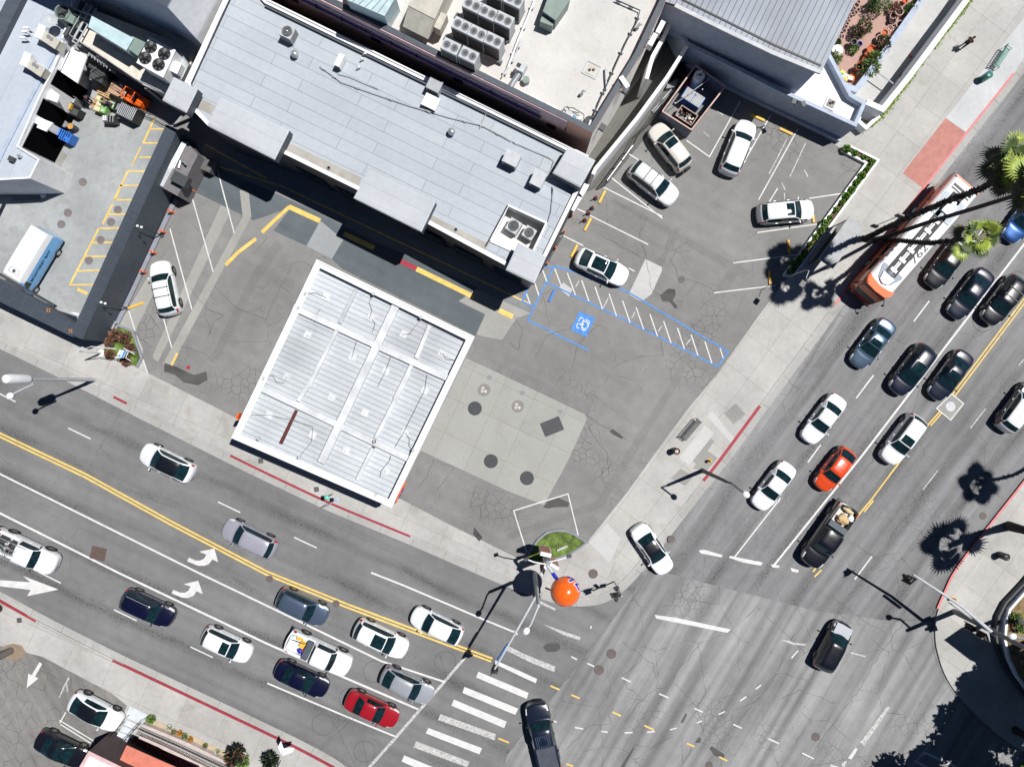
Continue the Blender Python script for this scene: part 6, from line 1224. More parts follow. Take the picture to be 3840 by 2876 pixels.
for i, c in enumerate((tC(1275, 225)[0], tC(1210, 330)[0], tC(975, 680)[0])):
    p = W(c, zs+.9); t = thing('outdoor_unit', (p.x, p.y, zs), ['upper', 'lower', 'lone'][i]+' white split unit with stand on the right parapet of the white roof', 'air conditioner', 'split units at the right parapet')
    mb = MB(); mb.box((p.x, p.y, zs+.55), (.35, .95, .75), R(-25)+AR*.1 if i < 2 else .6); mb.build('casing', 'white', t)
    for s in (-.4, .4): mb = MB(); mb.tube([(p.x-.3, p.y+s, zs+.05), (p.x+.25, p.y+s, zs+.05), (p.x+.25, p.y+s, zs+.2)], .03, 5); mb.build('stand', 'fence', t)
    if i < 2:
        mb = MB()
        for k in range(9): a = k*.8; mb.tube([(p.x-.5+.15*math.cos(a), p.y+.2+.1*k-.4, zs+.1+.05*k), (p.x-.7+.2*math.sin(a), p.y+.1*k-.3, zs+.3)], .025, 4)
        mb.build('hose', 'grey', t)
# --- left warehouse roof ---
zl2 = 4.4
for i, c in enumerate((tA(355, 290)[0], tA(235, 520)[0])):
    t = cuboid('roof_unit', [(c[0]+dx, c[1]+dy) for dx, dy in ((-10, -25), (62, 22), (45, 52), (-24, 5))], zl2, 5.4, 'tan', ['upper', 'lower'][i]+' tan cooling unit with white hood on the warehouse roof', 'air conditioner')
    q = [W((c[0]+dx, c[1]+dy), 5.45) for dx, dy in ((-14, -42), (12, -30), (-8, 18), (-34, 6))]; mb = MB(); mb.prism(q, 5.0, 5.46); mb.build('hood', 'white', t)
    for u in (.35, .65): p = W((c[0]+6+u*38, c[1]-4+u*30), 5.45); mb = MB(); mb.lathe((p.x, p.y, 5.405), [(.17, 0), (.1, -.02), (.001, -.03)], 12); mb.build('fan_recess', 'grey', t)
t = thing('cooling_tower', W3(tA(510, 120)[0], zl2), 'grey green round topped cooling tower on the warehouse roof', 'cooling tower')
p = W(tA(512, 100)[0], 5.6); mb = MB(); mb.lathe((p.x, p.y, zl2), [(.7, 0), (.72, .5), (.62, 1.0), (.6, 1.2), (.52, 1.2), (.5, .95), (.001, .9)], 22); mb.build('tower_shell', 'greenm', t, smooth=40); fanset(t, (p.x, p.y), .45, 5.38, 4, False)
q = [W(p_, 5.5) for p_ in tA(560, 110, 625, 140, 600, 200, 525, 165)]; mb = MB(); mb.prism(q, zl2, 5.5); mb.build('louvre_box', 'greenm', t)
p = W(tA(410, 160)[0], 5.9); t = thing('satellite_dish', (p.x, p.y, zl2), 'grey disc shaped dish beside the cooling tower', 'satellite dish')
mb = MB(); mb.lathe((p.x, p.y, 5.7), [(.001, -.1), (.3, -.05), (.45, .06), (.46, .08), (.3, -.02), (.001, -.07)], 20, 0, Matrix.Rotation(.3, 3, 'Y')); mb.build('dish', 'lgrey', t, smooth=50); mb = MB(); mb.tube([(p.x, p.y, zl2), (p.x, p.y, 5.65)], .04, 6); mb.build('mast', 'grey', t)
for i, c in enumerate((tA(225, 230)[0], tA(212, 262)[0], tA(200, 312)[0])):
    p = W(c, 4.9); mb = MB(); mb.tube([(p.x-.25, p.y-.05, 4.95), (p.x+.1, p.y-.05, 5.0), (p.x+.15, p.y-.08, 4.4)], .09, 8); tag(mb.build('vent_pipe', 'white'), ['upper', 'middle', 'lower'][i]+' one of three white bent vent pipes on the warehouse roof', 'vent pipe', 'white vent pipes on the warehouse roof')
p = W(tA(93, 1318)[0], 4.7); mb = MB(); mb.box((p.x, p.y, 4.6), (.4, .4, .4), AR); tag(mb.build('vent_box', 'darkg'), 'small dark square vent at the end of the warehouse roof', 'vent'); p = W(tA(158, 1295)[0], 4.7); mb = MB(); mb.cyl((p.x, p.y, 4.4), .13, .4, 10); tag(mb.build('roof_flue', 'steel'), 'short silver flue beside the dark square vent', 'flue')
pipe('ladder_tray', tA(470, 380, 520, 320, 560, 350, 460, 560), 5.0, .05, 'steel', 'silver pipework beside the tan units on the warehouse roof', False); pipe('black_duct', tA(690, 20, 610, 180, 540, 300), 4.8, .2, 'dkiron', 'thick black duct running down the edge of the warehouse roof', False); pipe('walkway_rail', tA(560, 50, 760, 140, 1000, 270), 5.2, .04, 'steel', 'thin steel rail crossing from the cooling tower to the deck', False); pipe('walkway_rail', tA(555, 90, 745, 180), 5.2, .04, 'steel', 'short steel rail beside the cooling tower', False)
# platform: walkway frame, duct box, chiller
t = thing('steel_walkway', W3(tA(690, 250)[0], zp), 'pale steel frame walkway at the left end of the raised deck', 'walkway')
for q_ in (tA(600, 345, 765, 50), tA(640, 365, 800, 70), tA(600, 345, 640, 365), tA(650, 250, 690, 270), tA(690, 180, 735, 205), tA(700, 100, 810, 150)): mb = MB(); mb.tube([W3(p, zp+.6) for p in q_], .06, 5); mb.build('steel_bar', 'lgrey', t)
t = cuboid('duct_housing', tA(762, 140, 1100, 320, 1045, 415, 735, 225), zp+.5, 6.4, 'bmetal', 'long pale blue rooftop duct housing lying on the raised deck', 'air handler', bands=0)
t = cuboid('glass_housing', tA(1100, 300, 1205, 355, 1140, 460, 1052, 395), zp+.3, 6.2, 'greenm', 'greenish end box attached beyond the pale blue duct housing', 'air handler')
t = cuboid('four_fan_chiller', tA(1240, 310, 1450, 420, 1350, 640, 1135, 520), zp+.3, 6.7, 'white', 'white chiller with four large black fans on the raised deck', 'chiller')
for c in tA(1248, 390, 1360, 447, 1203, 482, 1313, 537): p = W(c, 6.75); fanset(t, (p.x, p.y), .46, 6.72, 6, False)
cuboid('control_cabinet', tA(1455, 510, 1500, 535, 1465, 610, 1405, 580), zp+.5, 6.2, 'white', 'white control cabinet beside the four fan chiller', 'cabinet'); cuboid('control_cabinet', tA(1500, 440, 1560, 540, 1500, 660, 1440, 620), zp, 5.4, 'steel', 'grey box behind the white control cabinet', 'cabinet')
t = thing('caged_ladder', W3(tA(800, 470)[0], 1), 'steel ladder descending from the raised deck into the yard', 'ladder')
mb = MB()
for s in (0, 12): mb.tube([W3(p, z) for p, z in zip([(x, y+s*.4) for x, y in tA(735, 440, 960, 600)], (zp+1, 2.2))], .04, 5)
for k in range(9): a_, b_ = tA(735, 440, 960, 600); p = (a_[0]+(b_[0]-a_[0])*k/9, a_[1]+(b_[1]-a_[1])*k/9); z = zp+1-k*.3; w_ = W3(p, z); w2 = W3((p[0], p[1]+12), z); mb.tube([w_, w2], .03, 5)
mb.build('rungs', 'lgrey', t)
fe2 = thing('yard_rail', W3(tA(1300, 1000)[0], .13), 'thin double steel rail along the shaded edge of the yard', 'railing'); rail(tA(1150, 930, 1290, 980, 1430, 1055), .13, fe2, 1.2, 'grey')
fe3 = thing('yard_cage', W3(tA(750, 620)[0], .13), 'wire cage frame around the dark cover below the deck', 'cage'); rail(tA(600, 420, 700, 600, 850, 690, 960, 600), .13, fe3, 2.0, 'grey')
mb = MB(); q = [W(p, 2.0) for p in tA(745, 500, 885, 575, 840, 690, 705, 620)]; mb.prism(q, .3, 2.0); tag(mb.build('compactor', mat('dark_green_grey', (.05, .06, .06), .7)), 'dark square covered bin inside the wire cage', 'bin')

# ---------------- yard goods ----------------
def pallet(c, a, label, z=.14, n=1):
    p = W(c, z); t = thing('pallet', (p.x, p.y, z), label, 'pallet', 'wooden pallets in the yard', rz=a); OFF[t.name] = Vector((0, 0, 0))
    for j in range(n):
        for k in range(7): mb = MB(); mb.box((0, -.5+k*.167, .13+j*.15), (1.2, .1, .022)); mb.build('deck_board', 'wood', t, world=False)
        for y in (-.5, 0, .5): mb = MB(); mb.box((y, 0, .06+j*.15), (.09, 1.05, .1)); mb.build('stringer', 'wood', t, world=False)
pallet(tA(893, 762)[0], R(-24), 'empty pale wooden pallet behind the pallet of green cartons', n=3); pallet(tA(830, 870)[0], R(-24), 'pallet loaded with cream and green cartons'); pallet(tA(868, 915)[0], R(-24), 'wooden pallet partly uncovered beside the green cartons')
zt_ = .32
for i, (c, m) in enumerate(((tA(800, 800)[0], 0), (tA(800, 845)[0], 0), (tA(780, 885)[0], 0), (tA(838, 825)[0], 1), (tA(840, 862)[0], 1), (tA(828, 900)[0], 1), (tA(880, 845)[0], 0), (tA(905, 862)[0], 1))):
    p = W(c, 1.3); mb = MB(); mb.box((p.x, p.y, zt_+.3), (.5, .4, .6 if i < 6 else .45), R(-24), m=0); mb.box((p.x, p.y, zt_+(.61 if i < 6 else .53)), (.22, .14, .012), R(-24), m=1)
    tag(mb.build('carton', [mat('green_carton', (.2, .42, .14), .7) if m else mat('cream_carton', (.6, .55, .3), .7), 'offw']), f"{ORD[i]} {'green' if m else 'cream'} carton counted from the top left of the yard pallet", 'carton', 'cartons stacked on the yard pallet')
p = W(tA(1000, 765)[0], .9); mb = MB(); mb.box((p.x, p.y, .75), (1.5, 1.0, 1.2), R(-26)); tag(mb.build('cardboard_bale', 'card'), 'flat brown cardboard load carried in front of the orange forklift', 'cardboard')
# forklift
p = W(tA(1120, 820)[0], 1.2); t = thing('forklift', (p.x, p.y, .14), 'orange forklift half in the shade of the raised deck', 'forklift', rz=R(-30)); OFF[t.name] = Vector((0, 0, 0))
mb = MB(); mb.box((0, 0, .7), (1.6, 1.1, .8), taper=.9); mb.box((.6, 0, 1.1), (.6, 1.0, .5), taper=.85); mb.build('chassis', 'orange', t, world=False)
for x in (-.6, .5):
    for y in (-.6, .6): mb = MB(); mb.lathe((x, y-.1 if y > 0 else y-.1, .3), [(.14, 0), (.3, 0), (.3, .2), (.14, .2), (.001, .18)], 14, 0, Matrix.Rotation(R(-90), 3, 'X')); mb.build('wheel', 'rubber', t, world=False)
mb = MB()
for x in (-.55, .45):
    for y in (-.5, .5): mb.tube([(x, y, 1.0), (x*.9, y*.9, 2.1)], .035, 5)
mb.pline([(-.5, -.45), (.4, -.45), (.4, .45), (-.5, .45), (-.5, -.45)], .08, 2.1, 0, h=.05); mb.build('overhead_guard', 'oplast', t, world=False)
mb = MB()
for y in (-.3, .3): mb.box((-.95, y, 1.1), (.1, .12, 2.0))
mb.build('mast', 'darkg', t, world=False); mb = MB()
for y in (-.3, .3): mb.box((-1.5, y, .2), (1.1, .12, .05))
mb.build('fork', 'darkg', t, world=False); mb = MB(); mb.box((-.1, 0, 1.15), (.5, .5, .15)); mb.box((.15, 0, 1.4), (.12, .5, .4)); mb.build('seat', 'black', t, world=False)
def crate(c, d, a, label, m, ribs=0, ribm='lgrey', z=.14, cat='crate', group=None, inner=None, name='crate'):
    p = W(c, z+d[2]); t = thing(name, (p.x, p.y, z), label, cat, group, rz=a); OFF[t.name] = Vector((0, 0, 0))
    x, y, h_ = d; mb = MB(); mb.box((0, 0, .04), (x, y, .08)); mb.build('base', m, t, world=False)
    mb = MB(); 
    for c_, d_ in (((0, y/2-.02, h_/2), (x, .04, h_)), ((0, -y/2+.02, h_/2), (x, .04, h_)), ((x/2-.02, 0, h_/2), (.04, y-.08, h_)), ((-x/2+.02, 0, h_/2), (.04, y-.08, h_))): mb.box(c_, d_)
    mb.build('side_panel', m, t, world=False)
    if ribs:
        for k in range(ribs): mb = MB(); mb.box((-x/2+(k+.5)*x/ribs, 0, h_+.01), (x/ribs*.45, y*.96, .04)); mb.build('slat', ribm, t, world=False)
    if inner: mb = MB(); mb.box((0, 0, h_*.75), (x*.9, y*.88, .05)); mb.build('contents', inner, t, world=False)
    return t
crate(tA(1050, 925)[0], (1.5, 1.1, 1.3), R(-26), 'large black slatted crate stack in the middle of the yard', 'black', 10, 'lgrey')
crate(tA(983, 882)[0], (.75, .75, 1.2), R(-26), 'black open tub beside the black slatted crates', 'black', inner='grey', cat='tub', name='tub')
crate(tA(900, 985)[0], (.95, .55, .9), R(-3), 'dark trolley with pale top row below the yard workers', 'darkg', 4, 'grey', cat='trolley', name='trolley')
mb = MB()
for k in range(6): p = W(tA(852+(k % 2)*18, 962+(k//2)*14)[0], 1.2); mb.cyl((p.x, p.y, .9), .07, .25, 8)
tag(mb.build('bottle_rack', 'white'), 'small white bottles at the end of the dark trolley', 'bottles')
crate(tA(555, 800)[0], (1.5, .55, 1.2), R(-27), 'long grey lidded dumpster against the warehouse wall', 'grey', inner='lgrey', cat='dumpster', name='dumpster')
p = W(tA(525, 790)[0], 1.3); mb = MB(); mb.box((p.x, p.y, 1.36), (.8, .55, .05), R(-27)); tag(mb.build('loose_lid', 'tan'), 'tan lid resting on the long grey dumpster', 'lid')
crate(tA(575, 900)[0], (1.7, .7, .9), R(-27), 'black low dumpster holding yellow crates', 'black', inner='darkg', cat='dumpster', name='dumpster')
for i in range(3):
    p = W(tA(505+i*32, 845+i*16)[0], 1.2); t = crate(tA(505+i*32, 845+i*16)[0], (.34, .5, .35), R(-27), f"{['left', 'middle', 'right'][i]} yellow plastic crate on the black low dumpster", 'yellow', 3, 'yellow', z=.9, group='yellow crates on the dumpster')
crate(tA(420, 1070)[0], (.95, .85, 1.0), R(-27), 'blue bin heaped with white bags by the loading dock', 'blue', cat='bin', name='bin')
mb = MB(); p = W(tA(425, 1065)[0], 1.3); lumpy(mb, (p.x, p.y, 1.15), (.45, .4, .2), 14); tag(mb.build('white_bags', 'white', smooth=50), 'heap of crumpled white bags filling the blue bin', 'bags')
crate(tA(530, 1125)[0], (1.15, .85, 1.0), R(-27), 'long blue ribbed lidded bin beside the white bags', 'blue', 6, 'blue', cat='bin', name='bin')
for c, m, lb, r in ((tA(540, 1032)[0], 'steel', 'round silver drum lid near the crouching worker', .28), (tA(588, 1050)[0], mat('tan_top', (.5, .27, .06), .7), 'orange topped black barrel next to the silver drum', .25), (tA(285, 1285)[0], 'steel', 'silver drum lying at the warehouse corner', .26)):
    w_ = W(c, .9); t = thing('drum', (w_.x, w_.y, .14), lb, 'drum', 'drums in the yard'); mb = MB(); mb.lathe((w_.x, w_.y, .14), [(r, 0), (r*1.05, .25), (r, .5), (r*1.05, .75), (r, .85)], 16); mb.build('barrel', 'darkg', t); mb = MB(); mb.lathe((w_.x, w_.y, .98), [(r, 0), (r, .03), (.001, .02)], 16); mb.build('lid', m, t)
for c, m, lb in ((tA(512, 735)[0], 'red', 'red sack in the dark dock opening'), (tA(485, 755)[0], 'cyan', 'blue sack beside the red sack at the dock')): w_ = W(c, .6); mb = MB(); lumpy(mb, (w_.x, w_.y, .5), (.28, .25, .3), 12, amp=.3); tag(mb.build('sack', m, smooth=50), lb, 'sack', 'sacks at the dock')
w_ = W(tE(355, 75)[0], .2); mb = MB(); lumpy(mb, (w_.x, w_.y, .2), (.25, .22, .12), 10); tag(mb.build('rubbish_bag', 'white', smooth=50), 'small white rubbish bag alone on the yard floor', 'bag'); mb = MB(); mb.tube([W3(p, .16) for p in tE(320, 95, 250, 105, 130, 115)], .02, 5); tag(mb.build('broom_pole', 'darkg'), 'thin dark pole lying beside the white rubbish bag', 'pole')
# manholes
mh = 'covers'
def manhole(c, r, m, label, z, ring=None, cat='manhole cover', group=None):
    w_ = W(c, z); t = thing('manhole_cover', (w_.x, w_.y, z), label, cat, group); mb = MB(); mb.lathe((w_.x, w_.y, z), [(r*1.08, 0), (r*1.08, .006), (r, .008), (.001, .008)], 26); mb.build('frame', ring or m, t)
    mb = MB(); mb.lathe((w_.x, w_.y, z+.008), [(r*.95, 0), (r*.95, .006), (.001, .006)], 26); mb.build('lid', m, t)
    mb = MB()
    for k in range(8): a = k*math.pi/4; mb.box((w_.x+r*.6*math.cos(a), w_.y+r*.6*math.sin(a), z+.018), (r*.4, .03, .008), a)
    mb.build('rib', 'darkg' if m == 'dkiron' else m, t); return t
for i, (c, r) in enumerate(((tA(686, 1510)[0], .33), (tE(562, 218)[0], .33), (tE(508, 313)[0], .33), (tE(976, 193)[0], .33), (tE(919, 293)[0], .33), (tE(834, 443)[0], .33), (tE(736, 612)[0], .33))):
    manhole(c, r, mat('yard_cover', (.16, .14, .14), .8, fine=.15), ['brown cover alone near the middle of the yard', 'upper brown cover of the pair behind the van', 'lower brown cover of the pair behind the van', 'uppermost brown cover on the yellow bays', 'second brown cover on the yellow bays', 'third brown cover on the yellow bays', 'lowest brown cover on the yellow bays'][i], .141, group='brown covers in the yard')
for c, lb in ((tJ(1835, 290)[0], 'dark round cover nearest the canopy on the tank pad'), (tJ(1968, 727)[0], 'dark round cover at the lower left of the tank pad'), (tK(168, 867)[0], 'dark round cover at the bottom corner of the tank pad')): manhole(c, .56, 'dkiron', lb, .146, group='dark tank covers')
for c, lb in ((tJ(1912, 137)[0], 'grey cover with two brass caps on the tank pad'), (tK(93, 272)[0], 'grey cover with three brass caps on the tank pad')):
    t = manhole(c, .5, mat('grey_cover_disc', (.2, .19, .19), .7, fine=.2), lb, .146); w_ = W(c, .15)
    for dx, dy in ((-.1, .15), (.12, -.12), (-.18, -.12)): mb = MB(); mb.cyl((w_.x+dx, w_.y+dy, .165), .13, .02, 12); mb.build('brass_cap', 'tan', t)
for i, (c, r) in enumerate(((tJ(1957, 35)[0], .2), (tK(132, 162)[0], .2), (tK(447, 319)[0], .2))): manhole(c, r, 'grey', ['upper left', 'upper middle', 'upper right'][i]+' small grey cap on the tank pad', .146, group='small caps on the tank pad')
w_ = W(tK(376, 440)[0], .15); mb = MB(); mb.box((w_.x, w_.y, .155), (1.75, 1.25, .02), R(22)); tag(mb.build('steel_plate', mat('plate', (.035, .035, .045), .6, fine=.15)), 'dark rectangular steel plate on the tank pad', 'steel plate')
for c, r, lb, z in ((tN(134, 98)[0], .29, 'round iron cover in the road above the blue grey SUV', .012), (tN(685, 303)[0], .29, 'round rusty cover touching the double yellow line', .012), (tO(867, 717)[0], .4, 'upper of two round iron covers in the crossing', .012), (tO(765, 851)[0], .4, 'lower of two round iron covers in the crossing', .012), (tP(484, 1405)[0], .35, 'iron cover at the bottom right of the crossing', .012), (tO(1677, 1638)[0], .3, 'iron cover at the bottom edge of the crossing', .012), (tO(716, 55)[0], .38, 'round brown cover on the corner pavement beside the orange ball', .146), (tK(1364, 1373)[0], .3, 'small brown cover on the kerb by the white sedan', .146), (tL(1868, 1180)[0], .3, 'pale round cover on the gutter at the right', .012), (tG(1450, 770)[0], .28, 'round patched cover in the parking lot', .146)):
    manhole(c, r, mat('brown_iron', (.11, .09, .085), .7, fine=.2), lb, z, group='round covers')
w_ = W(tI(815, 1490)[0], .01); mb = MB(); mb.box((w_.x, w_.y, .018), (1.3, 1.1, .014), R(-12)); tag(mb.build('utility_plate', mat('rusty_plate', (.1, .065, .055), .8, fine=.25)), 'rusty square utility plate in the left turn lane', 'utility cover')
t = thing('vault_cover', W3(tL(1600, 275)[0], .012), 'square concrete vault with pale round lid on the centre line', 'utility cover'); mb = MB(); q = WW(tL(1610, 165, 1715, 250, 1602, 393, 1478, 290), .01); mb.prism(q, .01, .02); mb.build('slab', 'offw', t); mb = MB(); mb.prism(inset(q, .09), .02, .024); mb.build('inner_slab', concrete('vault', (.28, .28, .27), AB), t); mb = MB(); w_ = W(tL(1600, 275)[0], .02); mb.lathe((w_.x, w_.y, .024), [(.42, 0), (.42, .01), (.001, .01)], 24); mb.build('lid', 'lgrey', t)
mb = MB()
for c, r in ((tN(1590, 785)[0], .92), (tN(1000, 865)[0], .92), (tN(800, 1090)[0], .92), (tN(575, 1303)[0], .92), (tN(920, 1525)[0], .92), (tH(1870, 1115)[0], .9), (tH(2150, 790)[0], .9)):
    w_ = W(c, .01); mb.pline([(w_.x+r*math.cos(a), w_.y+r*math.sin(a)) for a in [i*math.pi/16 for i in range(33)]], .03, .0145)
for q_ in (tN(1545, 0+730, 1610, 940), tN(660, 1270, 850, 1657), tN(720, 1130, 800, 1260), tN(905, 1437, 950, 1657), tN(930, 930, 1010, 1020), tN(700, 1370, 850, 1235)): mb.pline(WW(q_), .025, .0145)
struct(mb, 'detector_loops', mat('loop_dark', (.06, .058, .055), .9), origin=(0, 0, 0))
# ---------------- lot furniture ----------------
def wheelstop(q, label, m='yellow', w_=.2, h_=.13, z=.14):
    a, b = W(q[0], z+h_), W(q[1], z+h_); c = (a+b)/2; t = thing('wheel_stop', (c.x, c.y, z), label, 'wheel stop', 'wheel stops in the lot'); an = math.atan2((b-a).y, (b-a).x); L = (b-a).length
    mb = MB(); mb.box((c.x, c.y, z+h_/2), (L, w_, h_), an, taper=.93); mb.build('block', m, t)
    for s in (-.35, .35): v = rotv(s*L, 0, an); mb = MB(); mb.cyl((c.x+v[0], c.y+v[1], z+h_), .02, .006, 8); mb.build('fixing_pin', 'darkg', t)
for q_, lb, m in ((tC(2028, 950, 2140, 1000), 'left yellow wheel stop below the blue grey wall', 'yellow'), (tD(182, 1062, 295, 1115), 'right yellow wheel stop below the blue grey wall', 'yellow'), (tC(815, 1580, 775, 1657), 'yellow wheel stop beside the topmost cone', 'yellow'), (tG(700, 260, 645, 367), 'yellow wheel stop beside the lowest cone', 'yellow'), (tG(587, 480, 533, 585), 'yellow wheel stop behind the white coupe SUV', 'yellow'), (tH(258, 440, 270, 555), 'yellow wheel stop below the two tone car', 'yellow'), (tH(103, 695, 108, 812), 'yellow wheel stop in the palm shadow', 'yellow'), (tH(463, 230, 470, 298), 'yellow wheel stop under the nose of the two tone car', 'yellow'), (tG(400, 852, 350, 955), 'blue wheel stop in the accessible bay', 'blue'), (tE(1050, 1010, 1185, 962), 'yellow wheel stop leaning by the slate wall lamp', 'yellow')):
    if m == 'yellow' and 'topmost' in lb: q_ = tG(818, 32, 765, 138)
    wheelstop(q_, lb, m)
def bollard(c, dirv, label, i):
    b = W(c, .14); mb = MB(); x, y = b.x, b.y; mb.lathe((x, y, .14), [(.1, 0), (.1, .95), (.07, 1.0), (.001, 1.02)], 12); t = tag(mb.build('bollard', 'oplast', smooth=40), label, 'bollard', 'orange bollards along the slate wall')
    mb = MB(); mb.lathe((x, y, .8), [(.104, 0), (.104, .12)], 12); mb.build('reflective_band', 'white', t)
for i, c in enumerate((tA(1700, 1430)[0], tA(1655, 1512)[0], tA(1620, 1590)[0], tA(1515, 1600)[0], tE(1438, 218)[0], tE(1370, 382)[0], tE(1292, 553)[0], tE(1210, 712)[0])):
    bollard(c, 0, f'{ORD[i]} orange bollard counted down the slate wall from the grey enclosure', i)
for i, c in enumerate((tG(735, 100)[0], tG(705, 182)[0], tG(675, 225)[0], tG(645, 282)[0])):
    w_ = W(c, .2); t = thing('traffic_cone', (w_.x, w_.y, .14), ['topmost', 'second', 'third', 'lowest'][i]+' red delineator cone with black base beside the white cabinets', 'cone', 'red delineator cones'); mb = MB(); mb.lathe((w_.x, w_.y, .14), [(.2, 0), (.2, .05), (.07, .07)], 12); mb.build('base', 'rubber', t); mb = MB(); mb.lathe((w_.x, w_.y, .2), [(.07, 0), (.05, .9), (.06, .92), (.03, 1.0), (.001, 1.0)], 10); mb.build('post', 'red', t)
for i, c in enumerate((tG(540, 240)[0], tG(475, 375)[0], tG(403, 510)[0], tG(335, 640)[0])): w_ = W(c, .5); mb = MB(); mb.lathe((w_.x, w_.y, .14), [(.08, 0), (.08, .85), (.001, .9)], 10); tag(mb.build('guard_post', 'oplast'), f"{['uppermost', 'second', 'third', 'lowest'][i]} orange guard post along the end wall of the station", 'post', 'orange guard posts')
pipe('guard_chain', tG(470, 400, 400, 520, 335, 640), .7, .04, 'black', 'black rail linking the orange guard posts', False, 'rail')
for i, (q_) in enumerate((tG(480, 160, 540, 60, 618, 95, 555, 200), tG(565, 10, 590, -40, 680, -10, 628, 75))):
    t = cuboid('white_cabinet', q_, .14, 2.4, 'white', ['lower', 'upper'][i]+' white boxy cabinet at the right end of the station', 'cabinet')
    qq = [W(p, 2.4) for p in q_]; mb = MB(); a, b = qq[3], qq[0]; d = (b-a).normalized(); n = Vector((-d.y, d.x)); c = (a+b)/2; s_ = 1 if n.dot(c-(qq[1]+qq[2])/2) > 0 else -1; c = c+n*s_*.02; mb.box((c.x, c.y, 1.2), ((b-a).length*.85, .05, 1.7), math.atan2(d.y, d.x)); mb.build('door_panel', 'black', t)
# dumpster enclosure
zt3 = 2.0
enc = thing('dumpster_enclosure', W3(tC(1500, 850)[0], .14), 'open topped slate walled dumpster enclosure in the parking lot', 'enclosure')
q = [W(p, zt3) for p in tC(1565, 545, 1810, 720, 1530, 1078, 1290, 925)]
for i, nm in ((0, 'rear_wall'), (1, 'side_wall'), (2, 'front_gate'), (3, 'side_wall')):
    a, b = q[i], q[(i+1) % 4]; mb = MB(); mb.line(a, b, .12, .14+.001*i, 0, h=zt3-.15-.002*i); mb.build(nm, mat('enclosure_slate', (.13, .15, .2), .7), enc); mb = MB(); mb.line(a, b, .1, zt3-.01+.002*i, 0, h=.05); mb.build('wall_cap', 'clay', enc)
w_ = W(tC(1600, 625)[0], 2.1); t = thing('storage_tank', (w_.x, w_.y, .14), 'white cylindrical tank standing inside the dumpster enclosure', 'tank'); mb = MB(); mb.lathe((w_.x, w_.y, .14), [(.46, 0), (.46, 1.85), (.42, 1.95), (.001, 2.0)], 24); mb.build('tank_body', 'white', t, smooth=40); mb = MB(); mb.tube([(w_.x-.3, w_.y, 2.12), (w_.x+.1, w_.y, 2.15), (w_.x+.3, w_.y+.3, 2.1)], .025, 5); mb.cyl((w_.x, w_.y, 2.08), .1, .12, 10); mb.build('valve', 'darkg', t)
w_ = W(tC(1545, 810)[0], 1.3); t = thing('dumpster', (w_.x, w_.y, .14), 'blue dumpster with ribbed grey lids inside the enclosure', 'dumpster', rz=R(-33)); OFF[t.name] = Vector((0, 0, 0)); mb = MB(); mb.box((0, 0, .6), (1.75, 1.0, 1.1), taper=1.04); mb.build('hopper', 'blue', t, world=False)
for s in (-.44, .44):
    mb = MB(); mb.box((s, 0, 1.18), (.84, 1.02, .04)); l_ = mb.build('lid', 'grey', t, world=False); mb = MB()
    for k in range(6): mb.box((s-.35+k*.14, 0, 1.21), (.06, 1.0, .03))
    mb.build('lid_ribs', 'lgrey', l_, world=False)
w_ = W(tC(1490, 960)[0], 1.1); t = thing('rubbish_skip', (w_.x, w_.y, .14), 'black open skip full of mixed rubbish behind the beige SUV', 'dumpster', rz=R(-33)); OFF[t.name] = Vector((0, 0, 0)); mb = MB()
for c_, d_ in (((0, .47, .5), (1.6, .05, 1.0)), ((0, -.47, .5), (1.6, .05, 1.0)), ((.78, 0, .5), (.05, .9, 1.0)), ((-.78, 0, .5), (.05, .9, 1.0)), ((0, 0, .1), (1.55, .9, .06))): mb.box(c_, d_)
mb.build('hopper', 'black', t, world=False); mb = MB(); mb.pline([(-.8, -.5), (.8, -.5), (.8, .5), (-.8, .5), (-.8, -.5)], .05, 1.0, 0, h=.04); mb.build('rim', 'clay', t, world=False)
mb = MB()
for k in range(70): a = rnd.uniform(0, 3); mb.box((rnd.uniform(-.68, .68), rnd.uniform(-.38, .38), .55+rnd.uniform(0, .25)), (rnd.uniform(.05, .25), rnd.uniform(.04, .14), .05), a, m=rnd.choice([0, 0, 0, 1, 2, 3]), M4=Matrix.Rotation(a, 3, 'Z') @ Matrix.Rotation(rnd.uniform(-.6, .6), 3, 'X'))
inpick(t, 'rubbish_heap', 'black and white litter heaped in the open skip', 'rubbish', mb, ['black', 'offw', 'brown', 'clay'])
for i, (c, r) in enumerate(((tC(1505, 685)[0], .2), (tC(1490, 712)[0], .17), (tC(1525, 640)[0], .22), (tC(1672, 688)[0], .17), (tC(1722, 722)[0], .15), (tC(1650, 670)[0], .16))): w_ = W(c, .9); mb = MB(); lumpy(mb, (w_.x, w_.y, .7), (r, r, .3), 10, amp=.2); tag(mb.build('fuel_can', 'red', smooth=50), f"{['lower left', 'lowest left', 'upper left', 'right middle', 'far right', 'right inner'][i]} red can beside the white tank", 'can', 'red cans in the enclosure')
t = thing('security_bar', W3(tC(1520, 760)[0], 2.1), 'white diagonal bar across the top of the dumpster enclosure', 'bar'); mb = MB(); mb.tube([W3(p, 2.1) for p in tC(1395, 862, 1680, 655)], .03, 6); mb.build('bar', 'lgrey', t); mb = MB(); 
for c in tC(1395, 855, 1622, 742): w_ = W(c, 2.2); mb.ball((w_.x, w_.y, 2.18), .06, n=8)
mb.build('end_knob', 'white', t)
